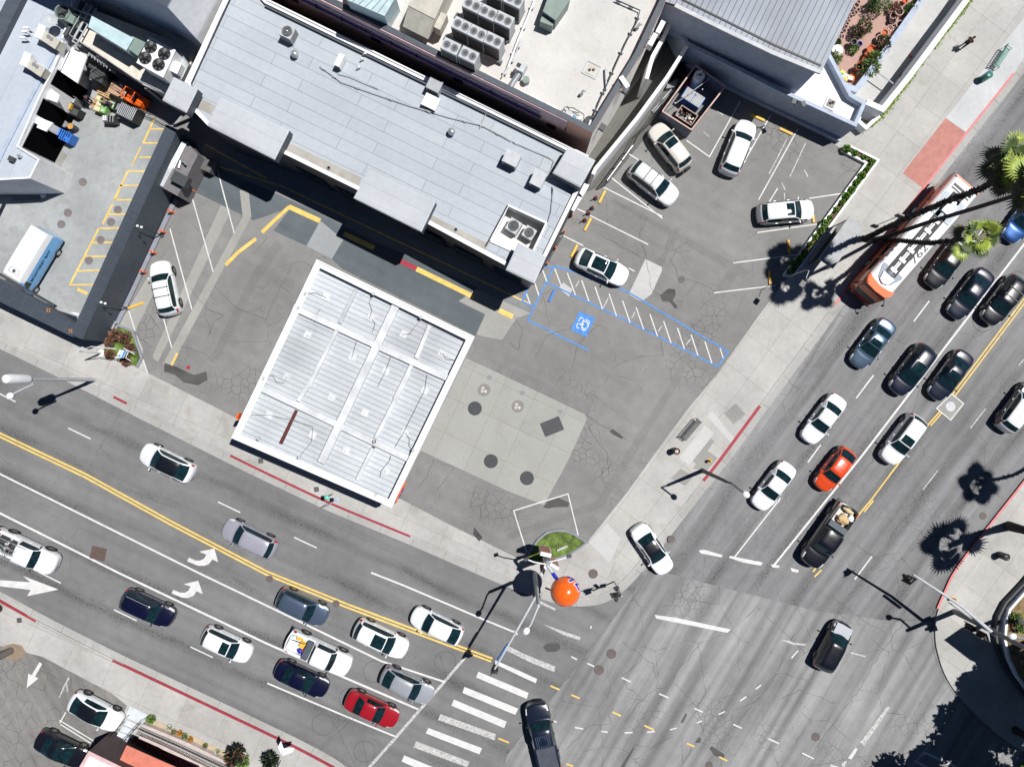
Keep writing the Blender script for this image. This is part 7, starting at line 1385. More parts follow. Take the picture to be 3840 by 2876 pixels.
# tyres
tyres = tC(1455, 545, 1435, 575, 1460, 600, 1385, 630, 1350, 650, 1530, 525, 1590, 560, 1655, 600, 1480, 500)
for i, c in enumerate(tyres):
    w_ = W(c, .8); t = thing('tyre', (w_.x, w_.y, .14), f"{['top grey', 'front leaning', 'middle', 'low left', 'lowest left', 'rear', 'second rear', 'far rear', 'corner'][i]} tyre of the pile behind the dumpster enclosure", 'tyre', 'pile of old tyres')
    for k in range(3 if i < 3 else 2): mb = MB(); mb.lathe((w_.x, w_.y, .14+k*.24), [(.18, .03), (.2, 0), (.3, 0), (.33, .05), (.33, .17), (.3, .22), (.2, .22), (.18, .19), (.18, .03)], 18); mb.build('tread', 'rubber' if k or i % 3 else 'darkg', t, smooth=40)
mb = MB(); q = [W(p, .5) for p in tC(1420, 655, 1330, 700, 1320, 740, 1400, 725)]; mb.prism(q, .14, .6); tag(mb.build('folded_sheet', 'grey'), 'grey folded sheeting beside the tyre pile', 'sheeting')
mb = MB(); mb.tube([W3(p, .3) for p in tC(1390, 745, 1215, 935)], .07, 6); mb.tube([W3(p, .3) for p in tC(1365, 740, 1205, 925)], .05, 6); tag(mb.build('pipe_lengths', 'lgrey'), 'two pale pipe lengths lying along the black fence', 'pipe')
# planter hedge
ph = thing('planter_box', W3(tH(550, 300)[0], .14), 'white edged angled planter along the right side of the parking lot', 'planter')
inn_ = [W(p, .45) for p in tD(705, 1245, 905, 1365, 690, 1657)]+[W(p, .45) for p in tH(700, 0, 590, 180, 225, 730)]
out_ = [W(p, .45) for p in tD(760, 1215, 1000, 1328, 800, 1657)]+[W(p, .45) for p in tH(850, 0, 690, 180, 480, 480, 305, 710)]
inn_ = [W(p, .45) for p in tD(705, 1245, 905, 1350)]+[W(p, .45) for p in tH(222, 735)]; out_ = [W(p, .45) for p in tD(765, 1210, 1003, 1328)]+[W(p, .45) for p in tH(300, 740)]
for q_, s in ((inn_, 1), (out_, -1)): mb = MB(); mb.pline(q_, .16, .14, 0, h=.34, side=0); mb.build('planter_edge', 'white', ph)
mb = MB(); mb.line(inn_[-1], out_[-1], .16, .142, 0, h=.34); mb.line(inn_[0], out_[0], .16, .142, 0, h=.34); mb.build('planter_end', 'white', ph)
mb = MB(); mb.sheet(list(inn_)+list(reversed(out_)), .3); mb.build('soil', 'soil', ph)
mb = MB(); mb.pline(offset(inn_, -.16 if False else .0), .05, .139, 0); 
def leafball(c, rx, ry, rz_, n, size, mats, name='foliage', parent=None, spiky=False, seed=0):
    """many small bent leaf faces through a volume"""
    rr = random.Random(seed); mb = MB(); c = Vector(c)
    for i in range(n):
        while True:
            d = Vector((rr.uniform(-1, 1), rr.uniform(-1, 1), rr.uniform(-.75, 1)))
            if .15 < d.length < 1: break
        lump = .78+.35*mnoise.noise(d.normalized()*2.3+Vector((seed, 0, 0)))
        d = d.normalized()*(d.length**.5)*lump; p = c+Vector((d.x*rx, d.y*ry, d.z*rz_)); s = size*rr.uniform(.6, 1.3)
        if spiky: ax = Vector((d.x, d.y, abs(d.z)*.6+.2)).normalized()
        else: ax = (d.normalized()+Vector((rr.uniform(-1, 1), rr.uniform(-1, 1), rr.uniform(-.3, 1)))*.9).normalized()
        sd = ax.cross(Vector((rr.uniform(-1, 1), rr.uniform(-1, 1), rr.uniform(-1, 1)))).normalized()
        wd = s*(.14 if spiky else .42); up = ax.cross(sd).normalized()
        m = rr.randrange(len(mats)); mb.add([p, p+ax*s*.5+sd*wd, p+ax*s+up*s*.1, p+ax*s*.5-sd*wd], [(0, 1, 2, 3)], m)
    return mb.build(name, mats, parent)
hedge = []
for q_, n_ in ((tD(740, 1235, 810, 1268, 888, 1302, 950, 1340, 915, 1400, 868, 1455, 828, 1510, 785, 1575, 738, 1625), 9), (tH(785, 25, 745, 80, 705, 130, 655, 190, 605, 255, 560, 300, 530, 360, 485, 415, 440, 475, 395, 545, 350, 600, 310, 640, 270, 700), 13)): hedge += q_
hp = thing('hedge_plant', W3(hedge[0], .3), 'first bright green hedge plant counted from the blue grey wall', 'plant', 'green plants in the angled planter'); OFF[hp.name] = Vector((0, 0, 0)); w0 = W(hedge[0], .6); hp.location = (w0.x, w0.y, .3)
leafball((0, 0, .26), .27, .27, .32, 200, .2, ['leafb', 'leafp', 'leaf', 'leafb'], parent=hp, seed=3); mb = MB(); mb.tube([(0, 0, 0), (.02, .01, .3)], .03, 5); mb.build('stem', 'bark', hp, world=False)
NUM = ORD+['twenty first', 'twenty second', 'twenty third']
for i, c in enumerate(hedge[1:]):
    o = copytree(hp); w_ = W(c, .6); o.location = (w_.x, w_.y, .3); o.rotation_euler.z = i*1.7; s = rnd.uniform(.7, 1.0); o.scale = (s, s, s*.95); o['label'] = f'{NUM[i+1]} bright green hedge plant counted from the blue grey wall'
# small planter with grass and sign at left
gp = thing('corner_planter', W3(tE(1050, 1300)[0], .14), 'grassy grey kerbed planter at the end of the slate wall', 'planter')
tZ = tl(300, 1180, .1358)
kp = [W(p, .3) for p in tZ(1050, 290, 1450, 460, 1700, 1190, 1570, 1440)]; mb = MB(); mb.pline(kp, .18, .14, 0, h=.18); mb.build('kerb_edge', 'kerbg', gp)
mb = MB(); mb.sheet([W(p, .2) for p in tZ(1040, 320, 1440, 480, 1660, 1190, 1550, 1430, 930, 1180, 600, 1080, 740, 750, 800, 620, 1000, 400)], .2); struct(mb, 'lawn', 'grass', origin=(0, 0, 0))
for i, (c, r, lb) in enumerate(((tZ(980, 560)[0], .5, 'large bronze shrub nearest the slate wall'), (tZ(1250, 640)[0], .5, 'large bronze shrub right of its twin'), (tZ(810, 760)[0], .38, 'dark bronze shrub at the wall corner'), (tZ(1390, 920)[0], .36, 'reddish shrub at the right edge of the lawn'), (tZ(830, 1100)[0], .42, 'olive bronze shrub beside the lamp base'), (tZ(1260, 1290)[0], .35, 'small bronze shrub under the blue and white sign'))):
    w_ = W(c, .5); t = thing('shrub', (w_.x, w_.y, .2), lb+' in the corner planter', 'shrub', 'bronze shrubs in the corner planter'); OFF[t.name] = Vector((0, 0, 0)); leafball((0, 0, r*.8), r, r, r*.9, 420, .17, ['leafr', 'leafr', mat('leaf_rust', (.26, .12, .08), .7, var=.3), 'leafd'], parent=t, seed=i+11); mb = MB(); mb.tube([(0, 0, -.05), (0, 0, r)], .03, 5); mb.build('stem', 'bark', t, world=False)
sg = thing('yard_sign', W3(tZ(1150, 1080)[0], .2), 'small blue and white banner sign on a white frame over the lawn', 'sign')
q = [W3(p, 1.9) for p in tZ(1085, 970, 1290, 1000, 1200, 1200, 1000, 1190)]; 
zz = (2.0, 1.75, 1.75, 2.0); P_ = [W3(p, z) for p, z in zip(tZ(1085, 970, 1290, 1000, 1200, 1200, 1000, 1190), zz)]
mb = MB(); mb.add(P_+[p-Vector((0, 0, .04)) for p in P_], [(3, 2, 1, 0), (4, 5, 6, 7), (0, 1, 5, 4), (1, 2, 6, 5), (2, 3, 7, 6), (3, 0, 4, 7)]); mb.build('board', 'white', sg)
up_ = (P_[0]-P_[1]).normalized(); rt = (P_[0]-P_[3]).normalized(); nz = rt.cross(up_); nz = nz if nz.z > 0 else -nz
mb = MB(); a = P_[1]+nz*.01; b = P_[2]+nz*.01; mb.add([b+up_*.02, a+up_*.02, a+up_*.2, b+up_*.2], [(0, 1, 2, 3)]); mb.build('blue_band', 'bmark', sg)
vs, fs = text_mesh('LUCKY', .24, .003, .006); cc = (P_[0]*.62+P_[1]*.38+P_[3]*.62+P_[2]*.38)/2+nz*.015; mb = MB(); mb.add([cc+rt*v.x+up_*v.y+nz*v.z for v in vs], fs); mb.build('sign_lettering', 'bmark', sg)
mb = MB()
for q_ in (tZ(1200, 930, 1510, 1090), tZ(1330, 1040, 1260, 1190, 1400, 1280), tZ(1000, 1190, 960, 1160)): mb.tube([W3(p, 1.6) for p in q_], .035, 5)
for p in tZ(1010, 1180, 1300, 1010): w_ = W(p, 1.7); mb.tube([(w_.x, w_.y, .2), (w_.x, w_.y, 1.75)], .03, 5)
mb.build('frame', 'white', sg)
# backflow valve
mb = MB(); mb.tube([W3(p, .5) for p in tZ(880, 395, 950, 250, 990, 190)], .09, 8); mb.tube([W3(p, .6) for p in tZ(930, 240, 1020, 240)], .06, 6); tag(mb.build('backflow_valve', 'steel'), 'grey pipe valve assembly beside the lawn corner', 'valve')
# ---------------- lamp posts ----------------
def lamp(name, base, zb_, h_, r, armpts, label, headm='lens', m='lgrey', pole_top=None, cat='lamp post', head=(.55, .26, .12), base_r=.22):
    """armpts: list of (px, z) after the pole top; last one carries the head"""
    b = W(base, zb_); t = thing(name, (b.x, b.y, zb_), label, cat)
    mb = MB(); mb.tube([(b.x, b.y, zb_), (b.x, b.y, zb_+h_)], [r*1.25, r*.8], 10); mb.build('pole', m, t, smooth=40); mb = MB(); mb.cyl((b.x, b.y, zb_), base_r, .12, 12); mb.build('base_plate', m, t)
    if armpts:
        pts = [Vector((b.x, b.y, zb_+h_))]+[W3(p, z) for p, z in armpts]; mb = MB(); mb.tube(pts, r*.5, 8); mb.build('arm', m, t, smooth=50)
        if head:
            e = pts[-1]; d = (pts[-1]-pts[-2]); an = math.atan2(d.y, d.x); v = rotv(head[0]*.5, 0, an); mb = MB(); mb.ball((e.x+v[0], e.y+v[1], e.z), head[0]*.55, head[1], head[2], 12)
            M4 = Matrix.Rotation(an, 3, 'Z'); ctr = Vector((e.x+v[0], e.y+v[1], e.z)); mb.v = [ctr+M4 @ (v_-ctr) for v_ in mb.v]; mb.build('lamp_head', headm, t, smooth=60)
    return t
t = lamp('street_light', (357, 1424), .13, 8.5, .13, [((125, 1440), 8.3), ((62, 1470), 8.2), ((48, 1478), 8.2)], 'tall grey lamp post with white canister antenna at the left kerb')
b = W((357, 1424)); mb = MB(); mb.lathe((b.x, b.y, 8.55), [(.12, 0), (.34, .15), (.36, .3), (.36, 2.1), (.3, 2.4), (.12, 2.55), (.001, 2.58)], 20); mb.build('antenna_canister', 'white', t, smooth=35)
lamp('curb_lamp', tZ(610, 1060)[0], .13, 3.4, .07, [(tZ(270, 900)[0], 4.3), (tZ(300, 880)[0], 4.5), (tZ(1000, 945)[0], 4.5)], 'white bent lamp arm reaching over the corner planter', m='white', head=None, base_r=.3)
lamp('street_light', tK(1622, 805)[0], .13, 7.0, .15, [(tK(1865, 912)[0], 8.4), (tK(1960, 985)[0], 8.4)], 'dark lamp post with cobra head arching over the white sedan', m='darkg')
w_ = W(tK(1760, 860)[0], 4.0); 
def signal(name, p, z, an, label, parent=None):
    t = parent or thing(name, (p.x, p.y, z), label, 'traffic signal')
    M4 = Matrix.Rotation(an, 3, 'Z'); mb = MB(); mb.box((p.x, p.y, z), (.22, .32, 1.05), an); mb.build('signal_housing', 'black', t)
    v = rotv(-.1, 0, an); mb = MB(); mb.box((p.x+v[0], p.y+v[1], z), (.02, .75, 1.35), an); mb.build('backplate', 'black', t)
    for k, c in enumerate(('red', 'yellow', 'greenm')):
        v = rotv(.12, 0, an); mb = MB(); mb.lathe((p.x+v[0], p.y+v[1], z+.33-k*.33), [(.11, 0), (.12, .02), (.13, .2)], 12, 0, M4 @ Matrix.Rotation(R(90), 3, 'Y')); mb.build('signal_visor', 'black', t); mb = MB(); mb.lathe((p.x+v[0], p.y+v[1], z+.33-k*.33), [(.1, .01), (.001, .03)], 12, 0, M4 @ Matrix.Rotation(R(90), 3, 'Y')); mb.build('signal_lens', c, t)
    return t
# corner mast arm by the orange ball
mb_, ma = (2005, 2150), [((2014, 2226), 5.9), ((1934, 2370), 6.1), ((1855, 2508), 6.2)]
t = lamp('signal_mast', mb_, .13, 9.0, .16, [(tQ(735, 1300)[0], 9.3), (tQ(640, 1530)[0], 9.2), (tQ(600, 1590)[0], 9.2)], 'traffic signal mast arm reaching across the side street from the orange ball corner', cat='traffic signal mast')
mb = MB(); mb.tube([W3(p, z) for p, z in ma], [.13, .1, .07], 8); mb.build('mast_arm', 'lgrey', t, smooth=50)
p = W((1852, 2512), 5.9); signal('s', p, 5.7, R(-25), '', t); 
mb = MB(); a_ = W(tN(2100, 640)[0], 6.0); b_ = W(tN(2020, 770)[0], 6.0); mb.line(a_, b_, .05, 5.75, 0, h=.5); mb.build('street_name_sign', 'bmark', t)
p = W((2010, 2215), 4.0); signal('s', Vector((p.x+.1, p.y-.35)), 3.6, R(-60), '', t)
# mast at the right corner
t = lamp('signal_mast', (3579, 2292), .13, 9.2, .2, [((3900, 2440), 9.5), ((3850, 2395), 9.5), ((3812, 2388), 9.5)], 'large signal mast on the right hand corner with arm over the boulevard', m='grey', cat='traffic signal mast')
mb = MB(); mb.tube([W3(p, z) for p, z in (((3730, 2379), 5.3), ((3600, 2268), 5.6), ((3424, 2153), 5.8))], [.15, .12, .08], 8); mb.build('mast_arm', 'lgrey', t, smooth=50)
p = W(tP(1255, 100)[0], 5.4); signal('s', p, 5.3, R(130), '', t); p = W(tP(1880, 580)[0], 4.4); signal('s', p, 4.1, R(200), '', t); p = W(tP(1790, 515)[0], 3.8); signal('s', p, 3.4, R(215), '', t)
mb = MB(); a_ = W(tP(1600, 300)[0], 5.6); b_ = W(tP(1760, 420)[0], 5.6); mb.line(a_, b_, .05, 5.3, 0, h=.55); mb.build('street_name_sign', 'lgrey', t)
# pedestrian side signal
b = W(tQ(1970, 850)[0], .13); t = thing('signal_post', (b.x, b.y, .13), 'short signal post with black head on the corner pavement right of the orange ball', 'traffic signal'); mb = MB(); mb.tube([(b.x, b.y, .13), (b.x, b.y, 4.4)], .06, 8); mb.build('pole', 'lgrey', t)
p = W(tQ(1990, 1090)[0], 4.4); signal('s', p, 4.3, R(-80), '', t); mb = MB(); mb.tube([(b.x, b.y, 4.0), (p.x, p.y, 4.2)], .04, 6); mb.build('bracket', 'darkg', t); mb = MB(); mb.box((b.x-.3, b.y+.1, 3.0), (.5, .05, .6), R(-40)); mb.box((b.x-.1, b.y+.0, 2.2), (.4, .3, .3), .2); mb.build('walk_signal', 'black', t)
# ---------------- orange ball sign ----------------
bs = thing('ball_sign', W3((2050, 2085), .2), 'giant glossy orange ball sign with blue 76 numerals over the corner', 'sign')
zb2 = 6.6; c = W3((2120, 2217), zb2); rb = 1.15
mb = MB(); mb.lathe((0, 0, 0), [(max(1e-5, rb*math.sin(math.pi*i/32)), -rb*math.cos(math.pi*i/32)) for i in range(33)], 56); mb.v = [v+c for v in mb.v]; mb.build('ball', 'orange', bs, smooth=60)
mb = MB(); mb.lathe((c.x, c.y, c.z), [(.335, rb*.957-.002), (.345, rb*.957+.006), (.36, rb*.95+.004), (.37, rb*.947-.004)], 36); mb.build('hatch_seam', mat('orange_seam', (.45, .06, .005), .4), bs, smooth=60)
def onball(vs, fs, az, el0, scl, rr, nm, m):
    """wrap flat glyph geometry round the ball; az: direction faced, glyph centre at elevation el0"""
    bm = bmesh.new(); bv = [bm.verts.new(v) for v in vs]
    for f in fs:
        try: bm.faces.new([bv[i] for i in f])
        except ValueError: pass
    bmesh.ops.triangulate(bm, faces=bm.faces[:]); 
    for _ in range(3):
        le = [e for e in bm.edges if e.calc_length() > .12/scl]
        if le: bmesh.ops.subdivide_edges(bm, edges=le, cuts=1); bmesh.ops.triangulate(bm, faces=[f for f in bm.faces if len(f.verts) > 3])
    mb = MB(); ii = {v: k for k, v in enumerate(bm.verts)}
    for v in bm.verts:
        th = az+v.co.x*scl/rb; ph = el0+v.co.y*scl/rb; mb.v.append(c+Vector((math.cos(th)*math.cos(ph), math.sin(th)*math.cos(ph), math.sin(ph)))*rr)
    for f in bm.faces: mb.f.append(tuple(ii[v] for v in f.verts)); mb.mi.append(0)
    bm.free(); mb.build(nm, m, bs)
vs, fs = text_mesh('76', 1.35, 0, .07); vs2, fs2 = text_mesh('76', 1.35, 0, .02)
for az, e_ in ((R(48), R(3)), (R(228), R(-14))):
    onball(vs, fs, az, e_, 1.15, rb+.004, 'numeral_outline', 'white'); onball(vs2, fs2, az, e_, 1.15, rb+.012, 'numerals', 'cyan')
hub = W3(tQ(900, 590)[0], 6.0); mb = MB(); mb.tube([(hub.x, hub.y, .2), hub], [.16, .13], 12); mb.build('mast', 'steel', bs, smooth=40)
mb = MB(); mb.tube([hub, hub.lerp(c, .55)+Vector((0, 0, -.2)), c+(hub-c).normalized()*rb*.9], .14, 10); mb.build('ball_arm', 'lgrey', bs, smooth=40); mb = MB(); d = (c-hub).normalized(); e = c-d*rb; mb.tube([e-d*.5, e-d*.05], .155, 10); mb.build('blue_collar', 'cyan', bs)
mb = MB(); lo = [W3(tQ(870, 950)[0], 3.2), W3(tQ(955, 985)[0], 3.2)]; mb.tube(lo, .07, 6); mb.build('red_stay', 'red', bs)
for q_, z, hd in ((tQ(880, 575, 690, 540, 600, 505), 6.0, tQ(565, 500)[0]), (tQ(930, 540, 1130, 490, 1200, 465), 6.0, tQ(1250, 450)[0])):
    mb = MB(); mb.tube([W3(p, z) for p in q_], .05, 6); mb.build('floodlight_arm', 'white', bs); p = W(hd, z); mb = MB(); mb.box((p.x, p.y, z-.05), (.38, .3, .14), .3, taper=.8); mb.build('floodlight', 'darkg', bs)
pm = mat('price_panel', (.62, .6, .58), .5)
for q_, zt in ((tQ(795, 405, 965, 440, 960, 340, 800, 320), 4.6), ):
    q = [W(p, zt) for p in q_]; mb = MB(); a, b = q[0], q[1]; mb.line(a, b, .3, 2.2, 0, h=2.4); mb.build('price_board', 'white', bs)
    mb = MB()
    for k in range(5): a2, b2 = a.lerp(b, .05), a.lerp(b, .95); mb.line(a2+Vector((0, .17)), b2+Vector((0, .17)), .04, 2.5+k*.42, 0, h=.25)
    mb.build('price_rows', mat('row_brown', (.2, .07, .05), .6), bs)
for q_ in (tQ(950, 570, 1085, 650), tQ(880, 600, 820, 745)):
    a, b = W(q_[0], 4.7), W(q_[1], 4.7); mb = MB(); mb.line(a, b, .22, 2.1, 0, h=2.6); mb.build('price_board', 'white', bs); d = (b-a).normalized(); n = Vector((-d.y, d.x)); n = n if n.dot(a-Vector((c.x, c.y))) > 0 else -n
    mb = MB()
    for k in range(5): mb.line(a.lerp(b, .06)+n*.125, a.lerp(b, .94)+n*.125, .03, 2.35+k*.46, 0, h=.26)
    mb.build('price_rows', mat('row_brown', (.2, .07, .05), .6), bs)
# corner grass island
isl = [W(p, .3) for p in tQ(560, 490, 640, 350, 760, 180, 900, 70, 1050, 35, 1180, 40, 1330, 100, 1430, 160, 1530, 225, 1440, 300, 1290, 400, 1160, 450, 900, 530, 700, 560)]
t = thing('grass_island', W3(tQ(1000, 300)[0], .14), 'leaf shaped kerbed grass island behind the orange ball sign', 'planter'); mb = MB(); mb.pline(isl+[isl[0]], .17, .14, 0, h=.2); mb.build('kerb_edge', 'kerbg', t); mb = MB(); mb.sheet(inset(isl, .05), .24); mb.build('turf', 'grass', t)
mb = MB(); a_, b_ = W(tQ(1060, 360)[0], .6), W(tQ(1225, 290)[0], .6); mb.line(a_, b_, .16, .26, 0, h=.22); tag(mb.build('ground_light', 'lgrey'), 'long narrow ground light fitting on the grass island', 'light')
# ---------------- street furniture ----------------
def bench(c, an, label, m, L=1.8, frame='fence', zb_=.13):
    p = W(c, .5); t = thing('bench', (p.x, p.y, zb_), label, 'bench', rz=an); OFF[t.name] = Vector((0, 0, 0))
    for k in range(5): mb = MB(); mb.box((0, -.22+k*.1, .44), (L, .075, .03)); mb.build('seat_slat', m, t, world=False)
    for k in range(9): mb = MB(); mb.box((-L/2+.1+k*(L-.2)/8, .27, .68), (.05, .04, .42)); mb.build('back_slat', m, t, world=False)
    mb = MB(); mb.tube([(-L/2, .28, .9), (L/2, .28, .9)], .025, 6); mb.build('back_rail', frame, t, world=False)
    for s in (-1, 1):
        x = s*(L/2); mb = MB(); mb.tube([(x, -.25, 0), (x, -.25, .65), (x, .25, .65)], .025, 5); mb.tube([(x, .27, 0), (x, .29, .92)], .025, 5); mb.build('arm_frame', frame, t, world=False)
bench(tK(1530, 465)[0], R(50), 'black slatted bench on the boulevard pavement near the cylinder bin', 'darkg', 2.0); bench(tD(2020, 480)[0], R(57), 'green mesh bench at the upper right kerb', 'tealm', 1.9, 'tealm')
def bin_(c, label, m, topm, h_=1.0, r=.27, group=None):
    p = W(c, h_); t = thing('litter_bin', (p.x, p.y, .13), label, 'litter bin', group); mb = MB(); mb.lathe((p.x, p.y, .13), [(r*.85, 0), (r, .1), (r, h_-.1), (r*1.05, h_-.05), (r*.8, h_), (r*.6, h_-.02), (r*.5, h_-.25)], 18); mb.build('body', m, t, smooth=40); mb = MB(); mb.lathe((p.x, p.y, h_-.0), [(r*.75, 0), (r*.6, .1), (.001, .14)], 14); mb.build('lid', topm, t, smooth=50)
bin_(tK(1408, 645)[0], 'dark round bin topped with white litter beside the black bench', 'black', 'clay'); bin_(tD(1918, 622)[0], 'dark green domed bin at the end of the green bench', 'tealm', 'tealm', 1.05, .3); bin_(tL(2060, 1520)[0], 'black round bin on the right hand pavement', 'black', 'black', 1.0, .3)
def hydrant(c, label, m='yellow'):
    p = W(c, .5); t = thing('fire_hydrant', (p.x, p.y, .13), label, 'fire hydrant', 'yellow hydrants'); mb = MB(); mb.lathe((p.x, p.y, .13), [(.16, 0), (.16, .05), (.1, .08), (.1, .55), (.13, .57), (.13, .62), (.08, .72), (.001, .76)], 14); mb.build('barrel', m, t, smooth=40)
    for a in (0, 2.1, 4.2): v = rotv(.15, 0, a+.4); mb = MB(); mb.tube([(p.x, p.y, .55), (p.x+v[0], p.y+v[1], .55)], .06, 8); mb.build('outlet_cap', m, t)
hydrant(tK(1685, 725)[0], 'yellow hydrant at the red kerb by the dark lamp post'); tR = tl(3440, 2100, .1811); hydrant(tR(760, 810)[0], 'yellow hydrant under the signal arm on the right corner')
# bus shelter
sh = thing('bus_shelter', W3(tH(650, 450)[0], .13), 'grey flat roofed bus shelter between the planter and the bus', 'bus shelter'); z = 2.6
q = [W(p, z) for p in tH(762, 250, 882, 338, 625, 680, 530, 610)]; q = [W(p, z) for p in tH(762, 250, 882, 338, 628, 680, 510, 600)]
mb = MB(); mb.prism(q, z-.1, z); mb.build('roof', mat('shelter_roof', (.3, .31, .32), .6, fine=.08), sh)
mb = MB(); i_ = inset(q, .12)
for p in i_: mb.box((p.x, p.y, 1.3), (.08, .08, 2.4))
mb.build('post', 'fence', sh); mb = MB(); mb.line(i_[0], i_[-1], .03, .6, 0, h=1.6); mb.build('rear_panel', 'glass', sh); mb = MB(); a_ = i_[0].lerp(i_[-1], .3); b_ = i_[0].lerp(i_[-1], .75); n = (i_[1]-i_[0]).normalized()*.35; mb.line(a_+n, b_+n, .4, .5, 0, h=.06); mb.build('shelter_seat', 'darkg', sh)
t = lamp('path_lamp', tl(2900, 880, .1539)(400, 1010)[0], .13, 3.2, .06, [(tl(2900, 880, .1539)(870, 880)[0], 5.0), (tl(2900, 880, .1539)(800, 1060)[0], 5.0)], 'pale bent lamp arm at the lower end of the planter hedge', m='lgrey', head=None); p = W(tl(2900, 880, .1539)(710, 1200)[0], 4.9); mb = MB(); mb.box((p.x, p.y, 4.9), (.4, .5, .14), R(-35)); mb.build('floodlight', 'black', t)
for c, a_, lb in ((tE(1340, 405)[0], tE(1150, 330)[0], 'upper'), (tE(1060, 1005)[0], tE(850, 962)[0], 'lower')):
    t = lamp('wall_lamp', c, .14, 4.0, .05, [(a_, 4.6)], lb+' thin lamp arm with white twin heads leaning over the slate wall', m='darkg', head=None); p = W(a_, 4.6)
    for s in (-.12, .2): mb = MB(); mb.ball((p.x+s, p.y-s*.3, 4.6), .13, .1, .08, 8); mb.build('lamp_head', 'white', t)
# parking meter / antenna by the red kerb
p = W(tJ(605, 1030)[0], 2.2); t = thing('traffic_post', (p.x, p.y, .13), 'post with turquoise dome near the red kerb below the canopy', 'post'); mb = MB(); mb.tube([(p.x, p.y, .13), (p.x, p.y, 2.0)], .05, 8); mb.build('pole', 'grey', t); mb = MB(); mb.ball((p.x, p.y, 2.1), .22, .22, .15, 12); mb.build('dome', mat('turquoise', (.12, .55, .42), .5), t, smooth=50)
p = W(tJ(632, 1085)[0], .5); t = thing('sign_post', (p.x, p.y, .13), 'grey round faced sign post beside the turquoise dome', 'sign'); mb = MB(); mb.tube([(p.x, p.y, .13), (p.x, p.y, 2.2)], .03, 6); mb.build('pole', 'grey', t); mb = MB(); q = W(tJ(688, 1045)[0], 2.2); mb.ball((q.x, q.y, 2.2), .24, .2, .06, 12); mb.tube([(p.x, p.y, 2.15), (q.x, q.y, 2.2)], .025, 5); mb.build('sign_face', 'blueg', t)
p = W(tH(1190, 235)[0], 2.6); t = thing('bus_stop_sign', (p.x, p.y, .13), 'grey edge on bus stop sign by the bus and palm trunk', 'sign'); mb = MB(); mb.tube([(p.x, p.y, .13), (p.x, p.y, 2.6)], .035, 6); mb.build('pole', 'grey', t); mb = MB(); mb.box((p.x, p.y, 2.35), (.5, .12, .7), R(-20)); mb.build('sign_panel', 'grey', t)
# open menu boards bottom middle
tb = tl(950, 2126); p = W(tb(235, 1580)[0], 1.6); t = thing('notice_board', (p.x, p.y, .13), 'two leaved white notice board on a black post at the bottom pavement', 'notice board')
mb = MB(); mb.tube([W3(tb(200, 1657)[0], .13), W3(tb(225, 1600)[0], 1.4)], .04, 6); mb.build('post', 'fence', t)
for q_ in (tb(202, 1490, 228, 1440, 250, 1500, 232, 1550), tb(250, 1500, 340, 1495, 325, 1530, 240, 1562)): P_ = [W3(x, 1.7) for x in q_]; mb = MB(); mb.add(P_+[x-Vector((0, 0, .04)) for x in P_], [(0, 1, 2, 3), (4, 5, 6, 7), (0, 1, 5, 4), (1, 2, 6, 5), (2, 3, 7, 6), (3, 0, 4, 7)]); mb.build('board_leaf', 'white', t)
# floor grates
for i, c in enumerate((tI(2160, 725)[0], tJ(523, 960)[0], tM(160, 440)[0])): p = W(c, .13); mb = MB(); mb.box((p.x, p.y, .143), (.42, .42, .012), .1); [mb.box((p.x-.15+k*.06, p.y, .151), (.03, .34, .006), .1) for k in range(6)]; tag(mb.build('pavement_box', 'iron'), ['left', 'right', 'lower left'][i]+' small dark square utility box in the pavement', 'utility cover', 'pavement utility boxes')
